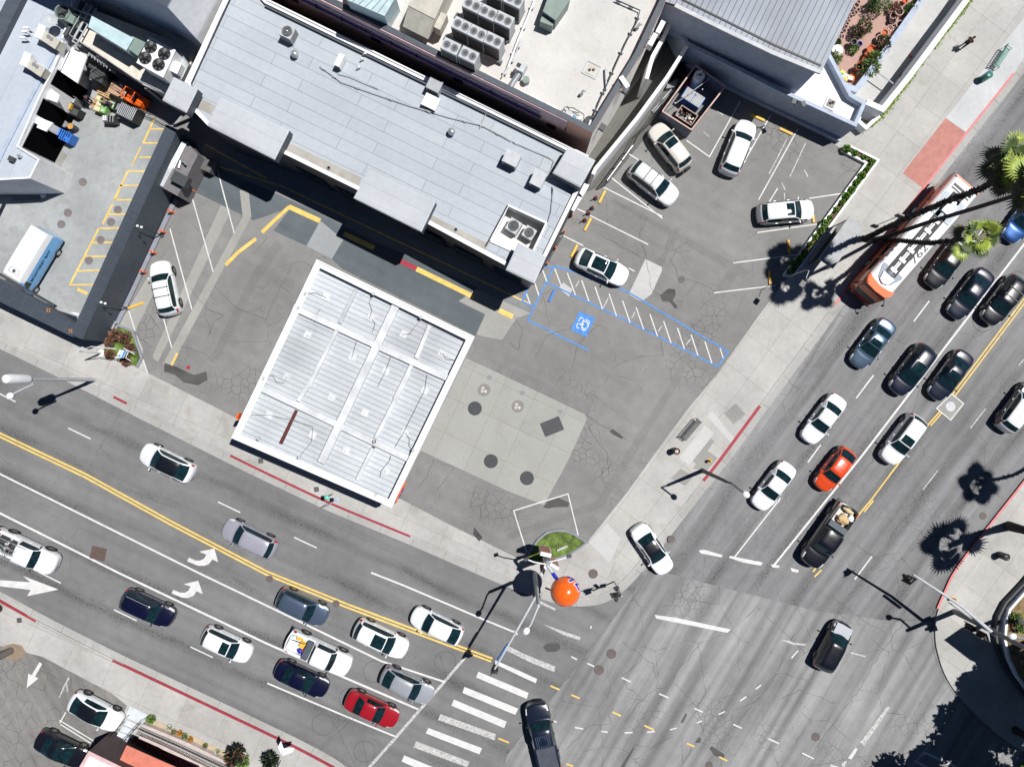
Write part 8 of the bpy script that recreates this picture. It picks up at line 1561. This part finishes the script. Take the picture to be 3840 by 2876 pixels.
# awning side: sheltering boxes under the dock etc.
# ---------------- palms and trees ----------------
def palm(pts, crown, zc_, rc, label, seed, r0=.28, nf=30, shag=True, name='palm_tree'):
    """pts: [(pixel, z)] trunk path from the ground up, crown pixel at zc_"""
    b = W3(pts[0][0], pts[0][1]); t = thing(name, b, label, 'palm tree', 'fan palms by the boulevard'); rr = random.Random(seed)
    P_ = [W3(p, z) for p, z in pts]+[W3(crown, zc_)]
    fine_ = []
    for i in range(len(P_)-1):
        for k in range(14): fine_.append(P_[i].lerp(P_[i+1], k/14))
    fine_.append(P_[-1]); n = len(fine_)
    for _ in range(14): fine_ = [fine_[0]]+[(fine_[i-1]+fine_[i]*2+fine_[i+1])/4 for i in range(1, n-1)]+[fine_[-1]]
    mb = MB(); mb.tube(fine_, [r0*(1.25-.35*min(1, i/8)) if i < 8 else r0*(.9-.25*i/n) for i in range(n)], 12)
    if shag:
        for i in range(2, n-1):
            for k in range(9):
                a = rr.uniform(0, 6.28); d = (fine_[i+1]-fine_[i]).normalized(); x = d.orthogonal().normalized(); y = d.cross(x); o_ = (x*math.cos(a)+y*math.sin(a)); p = fine_[i].lerp(fine_[i+1], rr.random())+o_*r0*.72
                s = d.cross(o_)*.06; e = p+o_*rr.uniform(.07, .16)+d*rr.uniform(.02, .16); mb.add([p-s, p+s, e], [(0, 1, 2)])
    mb.build('trunk', 'bark', t, smooth=0)
    top = fine_[-1]; mb = MB()
    for f in range(nf):
        el = math.asin(rr.uniform(-.55, .97)); az = f*2.399+rr.uniform(-.3, .3); old = el < -.05; d = Vector((math.cos(az)*math.cos(el), math.sin(az)*math.cos(el), math.sin(el)))
        L = rc*rr.uniform(.2, .62); st = top+Vector((0, 0, .1)); e = st+d*L+Vector((0, 0, -.12*L)); side = d.cross(Vector((0, 0, 1))).normalized() if abs(d.z) < .98 else Vector((1, 0, 0)); up = side.cross(d)
        m = 2 if el < -.25 else (1 if rr.random() < .3 else 0)
        mb.tube([st, st.lerp(e, .6)+Vector((0, 0, .05)), e], .025, 4, 3)
        nl = 17; fr_ = rc*rr.uniform(.38, .5)
        for k in range(nl):
            a = R(-105+210*k/(nl-1)); dr = (d*math.cos(a)+side*math.sin(a)).normalized(); l_ = fr_*(1-.25*abs(a)/1.83)*rr.uniform(.9, 1.08); w_ = fr_*.075
            mid_ = e+dr*l_*.55+up*.03; tip = e+dr*l_+Vector((0, 0, -.16*l_)); sd = dr.cross(up).normalized()*w_
            mb.add([e, mid_+sd, mid_-sd+up*.015, tip], [(0, 1, 3, 2)] if False else [(0, 1, 2), (1, 3, 2)], m)
    mb.build('crown', ['frond', 'frond2', mat('frond_dry', (.14, .12, .06), .8, var=.3), mat('petiole', (.28, .32, .1), .6)], t)
    return t
palm([((3247, 897), .1), (tH(1000, 375)[0], 1.6), (tH(1300, 235)[0], 6), (tH(1600, 110)[0], 10.5), (tD(1850, 1570)[0], 14.5)], tD(2130, 1365)[0], 17.6, 2.2, 'shaggy palm whose trunk crosses above the bus to the upper right crown', 5, .27, nf=30)
palm([((3282, 900), .1), (tH(1120, 400)[0], 2.4), (tH(1400, 300)[0], 6), (tH(1800, 180)[0], 12), (tH(2150, 70)[0], 16.5)], (3905, 690), 19, 2.4, 'smooth slender palm trunk over the bus leading off the right edge', 6, .2, nf=26, shag=False)
palm([((3310, 893), .1), (tH(1200, 450)[0], 3.6), (tH(1400, 468)[0], 6.8), (tH(1560, 455)[0], 9.5)], (3655, 893), 12.8, 1.95, 'shorter curved palm with bright green crown over the black sedan', 9, .2, nf=17)
palm([((3897, 1713), .1), ((4150, 1760), 6)], (4471, 1788), 13.5, 2.1, 'palm beyond the right edge casting the upper palm shadow on the boulevard', 12, .17, nf=22)
palm([(tL(2080, 1262)[0], .1), ((3920, 2010), 5)], (4140, 2070), 10.6, 3.0, 'palm at the right edge whose trunk and shadow cross the red kerb', 15, .34, nf=13)
def tree(gp, z, rad, label, seed, n=2600):
    b = Vector((gp[0], gp[1], .13)); t = thing('shade_tree', b, label, 'tree'); rr = random.Random(seed); mb = MB()
    mb.tube([b, b+Vector((.2, .1, z*.35)), b+Vector((.1, .3, z*.6))], [.35, .25, .18], 10)
    for k in range(7): a = k*.9; mb.tube([b+Vector((.1, .2, z*.45)), b+Vector((math.cos(a)*rad*.4, math.sin(a)*rad*.4, z*.75)), b+Vector((math.cos(a)*rad*.75, math.sin(a)*rad*.75, z*.95))], [.14, .08, .03], 6)
    mb.build('trunk', 'bark', t)
    mb = MB()
    for k in range(26):
        a = rr.uniform(0, 6.28); q = rad*math.sqrt(rr.random())*.88; c = b+Vector((math.cos(a)*q, math.sin(a)*q, z+rr.uniform(-1.2, 1.4))); s = rr.uniform(.9, 1.5)*rad/4.2
        for i in range(n//26):
            d = Vector((rr.gauss(0, 1), rr.gauss(0, 1), rr.gauss(0, .7))); d = d.normalized()*s*(rr.random()**.4); p = c+d; u = Vector((rr.uniform(-1, 1), rr.uniform(-1, 1), rr.uniform(-.4, .4))).normalized(); v = u.cross(Vector((rr.uniform(-.5, .5), rr.uniform(-.5, .5), 1))).normalized(); l_ = rr.uniform(.16, .34)
            mb.add([p-u*l_, p-v*l_*.5, p+u*l_, p+v*l_*.5], [(0, 1, 2, 3)], rr.randrange(2))
    mb.build('crown', ['leaf', 'leafd'], t)
def shadow_to_ground(px, z): w_ = W(px); return (w_.x+.4286*z, w_.y+.1797*z)
tree(shadow_to_ground((3645, 2800), 8.5), 8.5, 5.2, 'leafy tree just beyond the bottom right edge, nearest the crossing', 2, 11000); tree(shadow_to_ground((3800, 2640), 9), 9, 4.7, 'leafy tree beyond the right edge above the curved planter', 4, 9500); tree(shadow_to_ground((3490, 2985), 8), 8, 4.8, 'leafy tree below the bottom right edge of the view', 8, 8000); tree(shadow_to_ground((3790, 2560), 9), 9, 2.3, 'smaller leafy tree beyond the right edge by the signal mast', 10, 2200)
# billboard beyond the right edge (unseen, added and shaped to cast the shade on the corner pavement)
c = [shadow_to_ground(p, 9.5) for p in tP(1532, 600, 1675, 500, 1980, 660, 1990, 880, 1745, 765)]
t = thing('shade_slab', (c[2][0], c[2][1], .13), 'flat slab added beyond the right edge to shade the corner', 'shade_slab'); mb = MB(); mb.prism(c, 9.2, 9.5); mb.build('shade_panel', 'grey', t); mb = MB(); q = inset([Vector(p) for p in c], .5)
for p in (q[2], q[3]): mb.box((p.x, p.y, 4.6), (.3, .3, 9.0))
mb.build('support_post', 'steel', t)
tree(shadow_to_ground((-75, 2310), 4), 4, 1.6, 'small street tree beyond the left edge', 21, 1500)
# trunk stub at left pavement (large grey post base)
b = W(tM(90, 690)[0], .13); t = thing('utility_pole', (b.x, b.y, .13), 'large grey pole leaning out of view at the left pavement', 'utility pole'); mb = MB(); mb.tube([(b.x, b.y, .1), (b.x-.05, b.y-.05, 12)], [.3, .24], 14); mb.build('pole', mat('pole_wood', (.16, .14, .13), .85), t, smooth=40); mb = MB(); mb.box((b.x-.2, b.y+.1, 7.5), (.3, .5, .8)); mb.build('pole_box', 'lgrey', t); patch('dirt_ring', mat('dirt_tan', (.24, .18, .13), .95, fine=.3), .1425, tM(40, 650, 110, 632, 180, 650, 212, 700, 190, 740, 130, 770, 60, 760, 20, 700))
# roadside plants
def plant(c, r, mats, label, z=.15, n=260, size=.14, spiky=False, seed=1, group='plants along the terrace', hz=None, zb_=None):
    w_ = W(c, z+r*.7); t = thing('plant', (w_.x, w_.y, z), label, 'plant', group); OFF[t.name] = Vector((0, 0, 0)); leafball((0, 0, (hz or r)*.7), r, r, hz or r*.8, n, size, mats, parent=t, spiky=spiky, seed=seed); mb = MB(); mb.tube([(0, 0, -.02), (0, 0, r*.7)], .03, 5); mb.build('stem', 'bark', t, world=False); return t
plant(tM(1248, 1262)[0], .38, ['leaf', 'leafp'], 'round green bush at the top of the stone steps', seed=5, n=420)
for i, (c, r, m, lb) in enumerate(((tM(1400, 1335)[0], .28, ['leafp', 'offw'], 'pale scrubby plant nearest the green bush'), (tM(1440, 1365)[0], .22, ['leafr', 'leafp'], 'pinkish scrubby plant next to the pale one'), (tM(1490, 1375)[0], .25, ['flow', 'leaf'], 'first orange flowering plant in the strip'), (tM(1530, 1400)[0], .25, ['leafp', 'leafd'], 'grey green plant between the two orange flower clumps'), (tM(1575, 1428)[0], .27, ['flow', 'leaf', 'flow'], 'larger orange flowering plant in the strip'), (tM(1700, 1480)[0], .2, ['leafp', 'leafd'], 'dry pale tuft further along the strip'), (tM(1800, 1530)[0], .2, ['leafp', 'offw'], 'small bleached tuft near the end of the strip'), (tM(1870, 1570)[0], .16, ['leaf'], 'tiny green tuft near the end of the strip'))): plant(c, r, m, lb, seed=30+i, n=180, size=.1)
plant(tM(1985, 1510)[0], .42, ['leafd', 'leafr', 'black'], 'tall dark spiky plant at the bottom pavement edge', n=420, size=.5, spiky=True, seed=50, hz=1.6); plant(tM(2010, 1610)[0], .45, ['leafp', 'leaf'], 'yellow green base of the tall spiky plant', n=300, size=.4, spiky=True, seed=51)
plant(tb(160, 1570)[0], .42, ['leafd', 'black'], 'dark feathery plant beside the notice board', n=420, size=.45, spiky=True, seed=53, hz=1.2)
plant(tP(2150, 420)[0], .5, ['leaf', 'leafp'], 'green plant in the curved planter by the white rim', z=.85, seed=60, n=400); plant(tP(2195, 500)[0], .6, ['leaf', 'leafp'], 'lighter green plant at the right edge of the curved planter', z=.85, seed=61, n=500); plant(tP(2120, 450)[0], .3, ['leafr', 'leafd'], 'bronze plant at the left of the curved planter', z=.85, seed=62)
# ivy strip along the ramp wall
iv = MB(); rr = random.Random(4); q = [W(p, .5) for p in tD(1790, -30, 1700, 90, 1560, 260, 1400, 460, 1275, 640, 1160, 790, 1050, 940, 940, 1040, 890, 1060)]
for i in range(len(q)-1):
    L = (q[i+1]-q[i]).length
    for k in range(int(L*230)):
        p = q[i].lerp(q[i+1], rr.random()); wv = .16+.1*mnoise.noise(Vector((p.x*.8, p.y*.8, 0))); n_ = (q[i+1]-q[i]).normalized(); n_ = Vector((-n_.y, n_.x)); p = p+n_*rr.gauss(0, wv*.8)+n_*(-.05); c = Vector((p.x, p.y, rr.uniform(.15, .75))); u = Vector((rr.uniform(-1, 1), rr.uniform(-1, 1), rr.uniform(-.5, .5))).normalized()*.09; v = u.cross(Vector((rr.uniform(-.4, .4), rr.uniform(-.4, .4), 1))).normalized()*.06; iv.add([c-u, c-v, c+u, c+v], [(0, 1, 2, 3)], rr.randrange(3))
tag(iv.build('ivy', ['leafp', 'leaf', mat('ivy_yellow', (.2, .24, .03), .7)]), 'ivy strip growing along the foot of the ramp wall', 'ivy', kind='stuff')
# ---------------- patio pots ----------------
tX = tl(3080, 0, .1811); PZ = .2
def pot(c, r, m, label, h_=.45, fill='dirt', z=PZ, group='plant pots on the patio'):
    w_ = W(c, z+h_); t = thing('plant_pot', (w_.x, w_.y, z), label, 'plant pot', group); mb = MB(); mb.lathe((w_.x, w_.y, z), [(r*.62, 0), (r*.92, h_*.8), (r*1.02, h_*.8), (r*1.02, h_), (r*.84, h_), (r*.8, h_*.7)], 18); mb.build('pot', m, t, smooth=40); mb = MB(); mb.lathe((w_.x, w_.y, z+h_*.7), [(r*.82, 0), (.001, .01)], 16); mb.build('soil', fill, t)
col = tX(775, 45, 690, 170, 770, 205, 720, 262, 660, 275, 615, 345, 575, 425, 565, 385, 540, 495, 515, 550, 480, 640, 425, 690, 425, 760, 375, 770, 365, 840, 735, 110)
for i, c in enumerate(col): pot(c, .165 if i < 12 else .24, 'clay', f'{NUM[i]} small dark bellied pale rimmed pot along the metal roof edge', .3)
for c, r, m, lb, h_ in ((tX(1315, 680)[0], .34, 'clay', 'large pale rimmed pot with red inside, middle of the right row', .5), (tX(1420, 590)[0], .3, 'clay', 'nested pale pots left of the small nested pair', .45), (tX(1560, 605)[0], .3, 'clay', 'small nested pale pots nearest the slate wall', .45), (tX(1460, 710)[0], .33, 'clay', 'nested pale pots below the small nested pair', .45), (tX(1220, 800)[0], .33, 'clay', 'pale ringed pot with green inside', .45), (tX(1370, 810)[0], .26, 'clay', 'pale pot mostly hidden under dark foliage', .45), (tX(1490, 330)[0], .28, 'clay', 'pale rimmed dark pot below the tilted urn', .4), (tX(1480, 430)[0], .28, mat('purple_pot', (.1, .05, .07), .7), 'plum coloured upturned pot', .4), (tX(1620, 240)[0], .36, 'clay', 'large tilted pale urn by the round green bush', .6), (tX(1640, 510)[0], .36, 'clay', 'pale terracotta urn below the round green bush', .6), (tX(1040, 1020)[0], .37, 'terra', 'largest orange terracotta pot', .5), (tX(970, 1140)[0], .31, 'terra', 'nested orange pots below the largest one', .45), (tX(1130, 1160)[0], .32, 'terra', 'orange pot beside the slate wall', .45), (tX(915, 1245)[0], .28, 'terra', 'orange pot in the lower left of the orange group', .45), (tX(890, 1275)[0], .18, 'terra', 'smallest orange pot in the orange group', .5), (tX(810, 1315)[0], .2, 'terra', 'small orange rim behind the tall jar', .4), (tX(790, 1380)[0], .32, mat('dark_terra', (.22, .06, .035), .7), 'tall dark terracotta jar at the foot of the orange group', .8), (tX(680, 870)[0], .28, mat('grey_pot', (.12, .11, .12), .6), 'tall grey pot in the middle of the patio', .7), (tX(800, 910)[0], .24, 'cyan', 'cobalt blue pot with terracotta rim', .6), (tX(660, 980)[0], .24, 'clay', 'pot under the lower middle shrub', .4), (tX(1740, 20)[0], .22, 'terra', 'orange pot at the top of the patio', .4)):
    pot(c, r, m, lb, h_, fill='terra' if m == 'terra' or 'red inside' in lb or 'nested' in lb else 'dirt')
for c, r, rg in ((tX(1420, 590)[0], .3, .16), (tX(1560, 605)[0], .3, .17), (tX(1460, 710)[0], .33, .2), (tX(970, 1140)[0], .31, .2)):
    w_ = W(c, PZ+.5); mb = MB(); mb.lathe((w_.x, w_.y, PZ+.3), [(rg*.7, 0), (rg, .18), (rg*.82, .18), (rg*.75, .05), (.001, .05)], 16); tag(mb.build('plant_pot', 'clay' if c[1] < 150 else 'terra'), {.16: 'inner pot nested in the left pale pots', .17: 'inner pot nested in the pale pots nearest the slate wall', .2: 'inner pot nested in a ringed pair of pots'}[rg]+(' of the orange group' if c[1] > 150 else ' of the right row'), 'plant pot', 'plant pots on the patio')
for i, (c, r, ms, lb, sp, hz) in enumerate(((tX(1825, 215)[0], .62, ['leaf', 'leafd'], 'round dense green bush by the slate wall', False, .7), (tX(1180, 160)[0], .75, ['leafp', 'leaf', 'leafd'], 'large mixed green tree like shrub at the patio top', False, 1.6), (tX(1240, 40)[0], .7, ['leafp', 'offw', 'leafd'], 'silvery shrub at the top edge of the patio', False, 1.3), (tX(840, 600)[0], .62, ['leaf', 'leafr', 'leafd'], 'spiky shrub in the middle of the patio', True, .9), (tX(720, 720)[0], .5, ['leafr', 'leafd'], 'bronze shrub left of the spiky one', False, .7), (tX(670, 1020)[0], .45, ['leafp', 'leaf'], 'sprawling green shrub below the grey pot', False, .5), (tX(1280, 880)[0], .6, ['leafd', 'leafr', 'leaf'], 'dark red green shrub beside the ringed pots', False, .8), (tX(1240, 1030)[0], .45, ['leafr', 'leafd'], 'dark bronze grass behind the largest orange pot', True, .8), (tX(1050, 1260)[0], .6, ['leafp', 'leaf'], 'feathery pale green shrub by the slate wall', True, .9), (tX(960, 1450)[0], .75, ['leafp', 'leafd', 'leaf'], 'large soft green shrub in the patio corner', True, 1.1), (tX(240, 1260)[0], .55, ['leafp', 'leafd'], 'feathery olive shrub under the metal roof corner', True, .8), (tX(90, 1440)[0], .5, ['leafd', 'clay'], 'dry brown tangle at the metal roof corner', False, .5), (tX(1490, 190)[0], .4, ['leafr', 'clay'], 'pinkish dry grass beside the tilted urn', True, .5), (tX(320, 900)[0], .3, ['leaf', 'leafd'], 'small green tuft beside the white bowl', False, .4), (tX(1950, 90)[0], .45, ['leafd', 'leafr'], 'dark foliage at the top right of the patio', False, .6), (tX(1000, 130)[0], .4, ['leafd', 'leaf'], 'shaded lower foliage of the patio top shrub', False, .9))): plant(c, r, ms, lb, z=PZ, n=int(500*r+160), size=.3 if sp else .13, spiky=sp, seed=70+i, group='shrubs on the patio', hz=hz)
w_ = W(tX(365, 1015)[0], 1.0); t = thing('glass_bowl', (w_.x, w_.y, PZ), 'big white round fountain bowl at the metal roof edge', 'fountain'); mb = MB(); mb.lathe((w_.x, w_.y, PZ), [(.2, 0), (.16, .3), (.45, .55), (.47, .57), (.3, .5), (.001, .48)], 26); mb.build('bowl', 'white', t, smooth=50); mb = MB(); mb.lathe((w_.x, w_.y, .7), [(.16, 0), (.19, .12), (.1, .14), (.001, .13)], 16); mb.build('upper_bowl', 'white', t, smooth=50)
for i, (c, ms, lb) in enumerate(((tX(240, 1550)[0], ['leafp', 'white', 'ymark'], 'left block of stacked lime and white soil bags'), (tX(420, 1570)[0], ['ymark', 'leafp', 'white'], 'right block of stacked lime and white soil bags'), (tX(620, 1600)[0], ['flow', 'white', 'terra'], 'stack of orange and white soil bags'))):
    w_ = W(c, .6); t = thing('soil_bags', (w_.x, w_.y, PZ), lb+' at the patio end', 'soil bags', 'soil bag stacks'); rr = random.Random(i)
    for k in range(9 if i < 2 else 5): mb = MB(); mb.box((w_.x+rr.uniform(-.4, .4), w_.y+rr.uniform(-.3, .3), PZ+.1+k*.055), (.5, .32, .1), R(-25)+rr.uniform(-.3, .3), taper=.85); mb.build('bag', mat('lime_bag', (.4, .5, .05), .5) if ms[k % 3] == 'leafp' else ms[k % 3], t)
w_ = W(tX(1860, 1170)[0], .3); mb = MB(); lumpy(mb, (w_.x, w_.y, .25), (.15, .12, .1), 10); tag(mb.build('litter', 'red', smooth=50), 'small red litter scrap on the ramp floor', 'litter')
plant(tX(1660, 1620)[0], .28, ['leafp', 'leaf'], 'small weed on the ramp floor', z=.15, n=120, seed=99, group='weeds')
# ---------------- people ----------------
def person(c, heading, label, shirt, trousers, lean=0, arms=0, bend=0, hairm='hair', z0=.14, hat=None):
    """c: pixel of the feet; heading radians; one skinned body with clothing as children"""
    g = W(c, z0); t = thing('person', (g.x, g.y, z0), label, 'person', None, rz=heading); OFF[t.name] = Vector((0, 0, 0))
    hip = Vector((0, 0, .9-bend*.25)); ch = hip+Vector((.5*math.sin(bend), 0, .5*math.cos(bend))); ne = hip+Vector((.62*math.sin(bend), 0, .62*math.cos(bend))); hd_ = ne+Vector((.1*math.sin(bend)+.03, 0, .16))
    kn = .18*bend; st = .16 if lean else .05
    J = {'hip': (hip, .13), 'ch': (ch, .15), 'ne': (ne, .06), 'hd': (hd_, .1), 'ht': (hd_+Vector((0, 0, .09)), .075)}
    for s, n_ in ((1, 'l'), (-1, 'r')):
        f_ = st*s
        J['hj'+n_] = (hip+Vector((0, .1*s, -.05)), .095); J['kn'+n_] = (Vector((f_*.6+kn, .11*s, .48)), .065); J['an'+n_] = (Vector((f_, .11*s, .09)), .045); J['to'+n_] = (Vector((f_+.17, .12*s, .04)), .04)
        sh_ = ch+Vector((0, .19*s, .02)); el = sh_+Vector((.08+arms*.12, .07*s, -.27)); wr = el+Vector((.1+arms*.2, -.02*s, -.2+arms*.18)); J['sh'+n_] = (sh_, .06); J['el'+n_] = (el, .042); J['wr'+n_] = (wr, .03); J['pa'+n_] = (wr+(wr-el).normalized()*.08, .03)
        for k in range(5):
            d = (wr-el).normalized(); J[f'f{k}{n_}'] = (J['pa'+n_][0]+d*(.06+.02*(2-abs(k-2)))*(1 if k else .4)+Vector((0, .018*(k-2)+(.03*s if k == 0 else 0), -.01*k)), .009)
    E = [('hip', 'ch'), ('ch', 'ne'), ('ne', 'hd'), ('hd', 'ht')]
    for n_ in 'lr': E += [('hip', 'hj'+n_), ('hj'+n_, 'kn'+n_), ('kn'+n_, 'an'+n_), ('an'+n_, 'to'+n_), ('ch', 'sh'+n_), ('sh'+n_, 'el'+n_), ('el'+n_, 'wr'+n_), ('wr'+n_, 'pa'+n_)]+[('pa'+n_, f'f{k}{n_}') for k in range(5)]
    def skin(keys, edges, nm, m, grow=0, root='hip', sub=1):
        ks = list(keys); me = bpy.data.meshes.new(nm); me.from_pydata([J[k][0] for k in ks], [(ks.index(a), ks.index(b)) for a, b in edges], []); me.materials.append(M[m] if isinstance(m, str) else m)
        o = bpy.data.objects.new(nm, me); sc.collection.objects.link(o); o.parent = t; md = o.modifiers.new('skin', 'SKIN'); md.use_smooth_shade = True
        for k, sv in zip(ks, me.skin_vertices[0].data): r_ = J[k][1]+grow; sv.radius = (r_, r_); sv.use_root = (k == root)
        s_ = o.modifiers.new('sub', 'SUBSURF'); s_.levels = sub; s_.render_levels = sub; return o
    skin(J.keys(), E, 'body', 'skin')
    skin(['hip', 'ch', 'shl', 'ell', 'shr', 'elr'], [('hip', 'ch'), ('ch', 'shl'), ('shl', 'ell'), ('ch', 'shr'), ('shr', 'elr')], 'shirt', shirt, .022, 'hip')
    skin(['hip', 'hjl', 'knl', 'anl', 'hjr', 'knr', 'anr'], [('hip', 'hjl'), ('hjl', 'knl'), ('knl', 'anl'), ('hip', 'hjr'), ('hjr', 'knr'), ('knr', 'anr')], 'trousers', trousers, .02, 'hip')
    mb = MB(); mb.ball(hd_+Vector((-.015, 0, .05)), .115, .1, .12, 12); mb.build('hair' if not hat else 'cap', hat or hairm, t, world=False, smooth=60)
    mb = MB(); mb.ball(hd_+Vector((.115, 0, .0)), .02, .018, .025, 6); mb.build('nose', 'skin', t, world=False)
    for s in (-1, 1):
        mb = MB(); mb.ball(hd_+Vector((.098, .035*s, .03)), .012, n=6); mb.build('eye', 'white', t, world=False); mb = MB(); mb.box(Vector((J['an'+('l' if s > 0 else 'r')][0].x+.07, .115*s, .04)), (.28, .1, .08), taper=.85); mb.build('shoe', 'black', t, world=False)
    return t
f0 = W(tD(1690, 395)[0]); person(tD(1690, 392)[0], R(35), 'person in black walking along the upper right pavement', 'blackc', 'blackc', lean=1)
person(tA(757, 850)[0], R(-25), 'person in dark clothes with orange cap behind the cream cartons', 'navyc', 'blackc', arms=1, bend=.5, hat='brown'); person(tA(955, 900)[0], R(150), 'person in navy shirt handling the black crates', 'navyc', 'blackc', arms=1, bend=.5)
person(tA(570, 975)[0], R(200), 'person in blue top and red cap bending near the dock', 'denim', 'navyc', arms=1, bend=.8, hat='red'); person(tA(470, 1010)[0], R(-60), 'person in grey with brown cap beside the blue bin of white bags', 'greyc', 'greyc', arms=1, bend=.4, hat='brown')
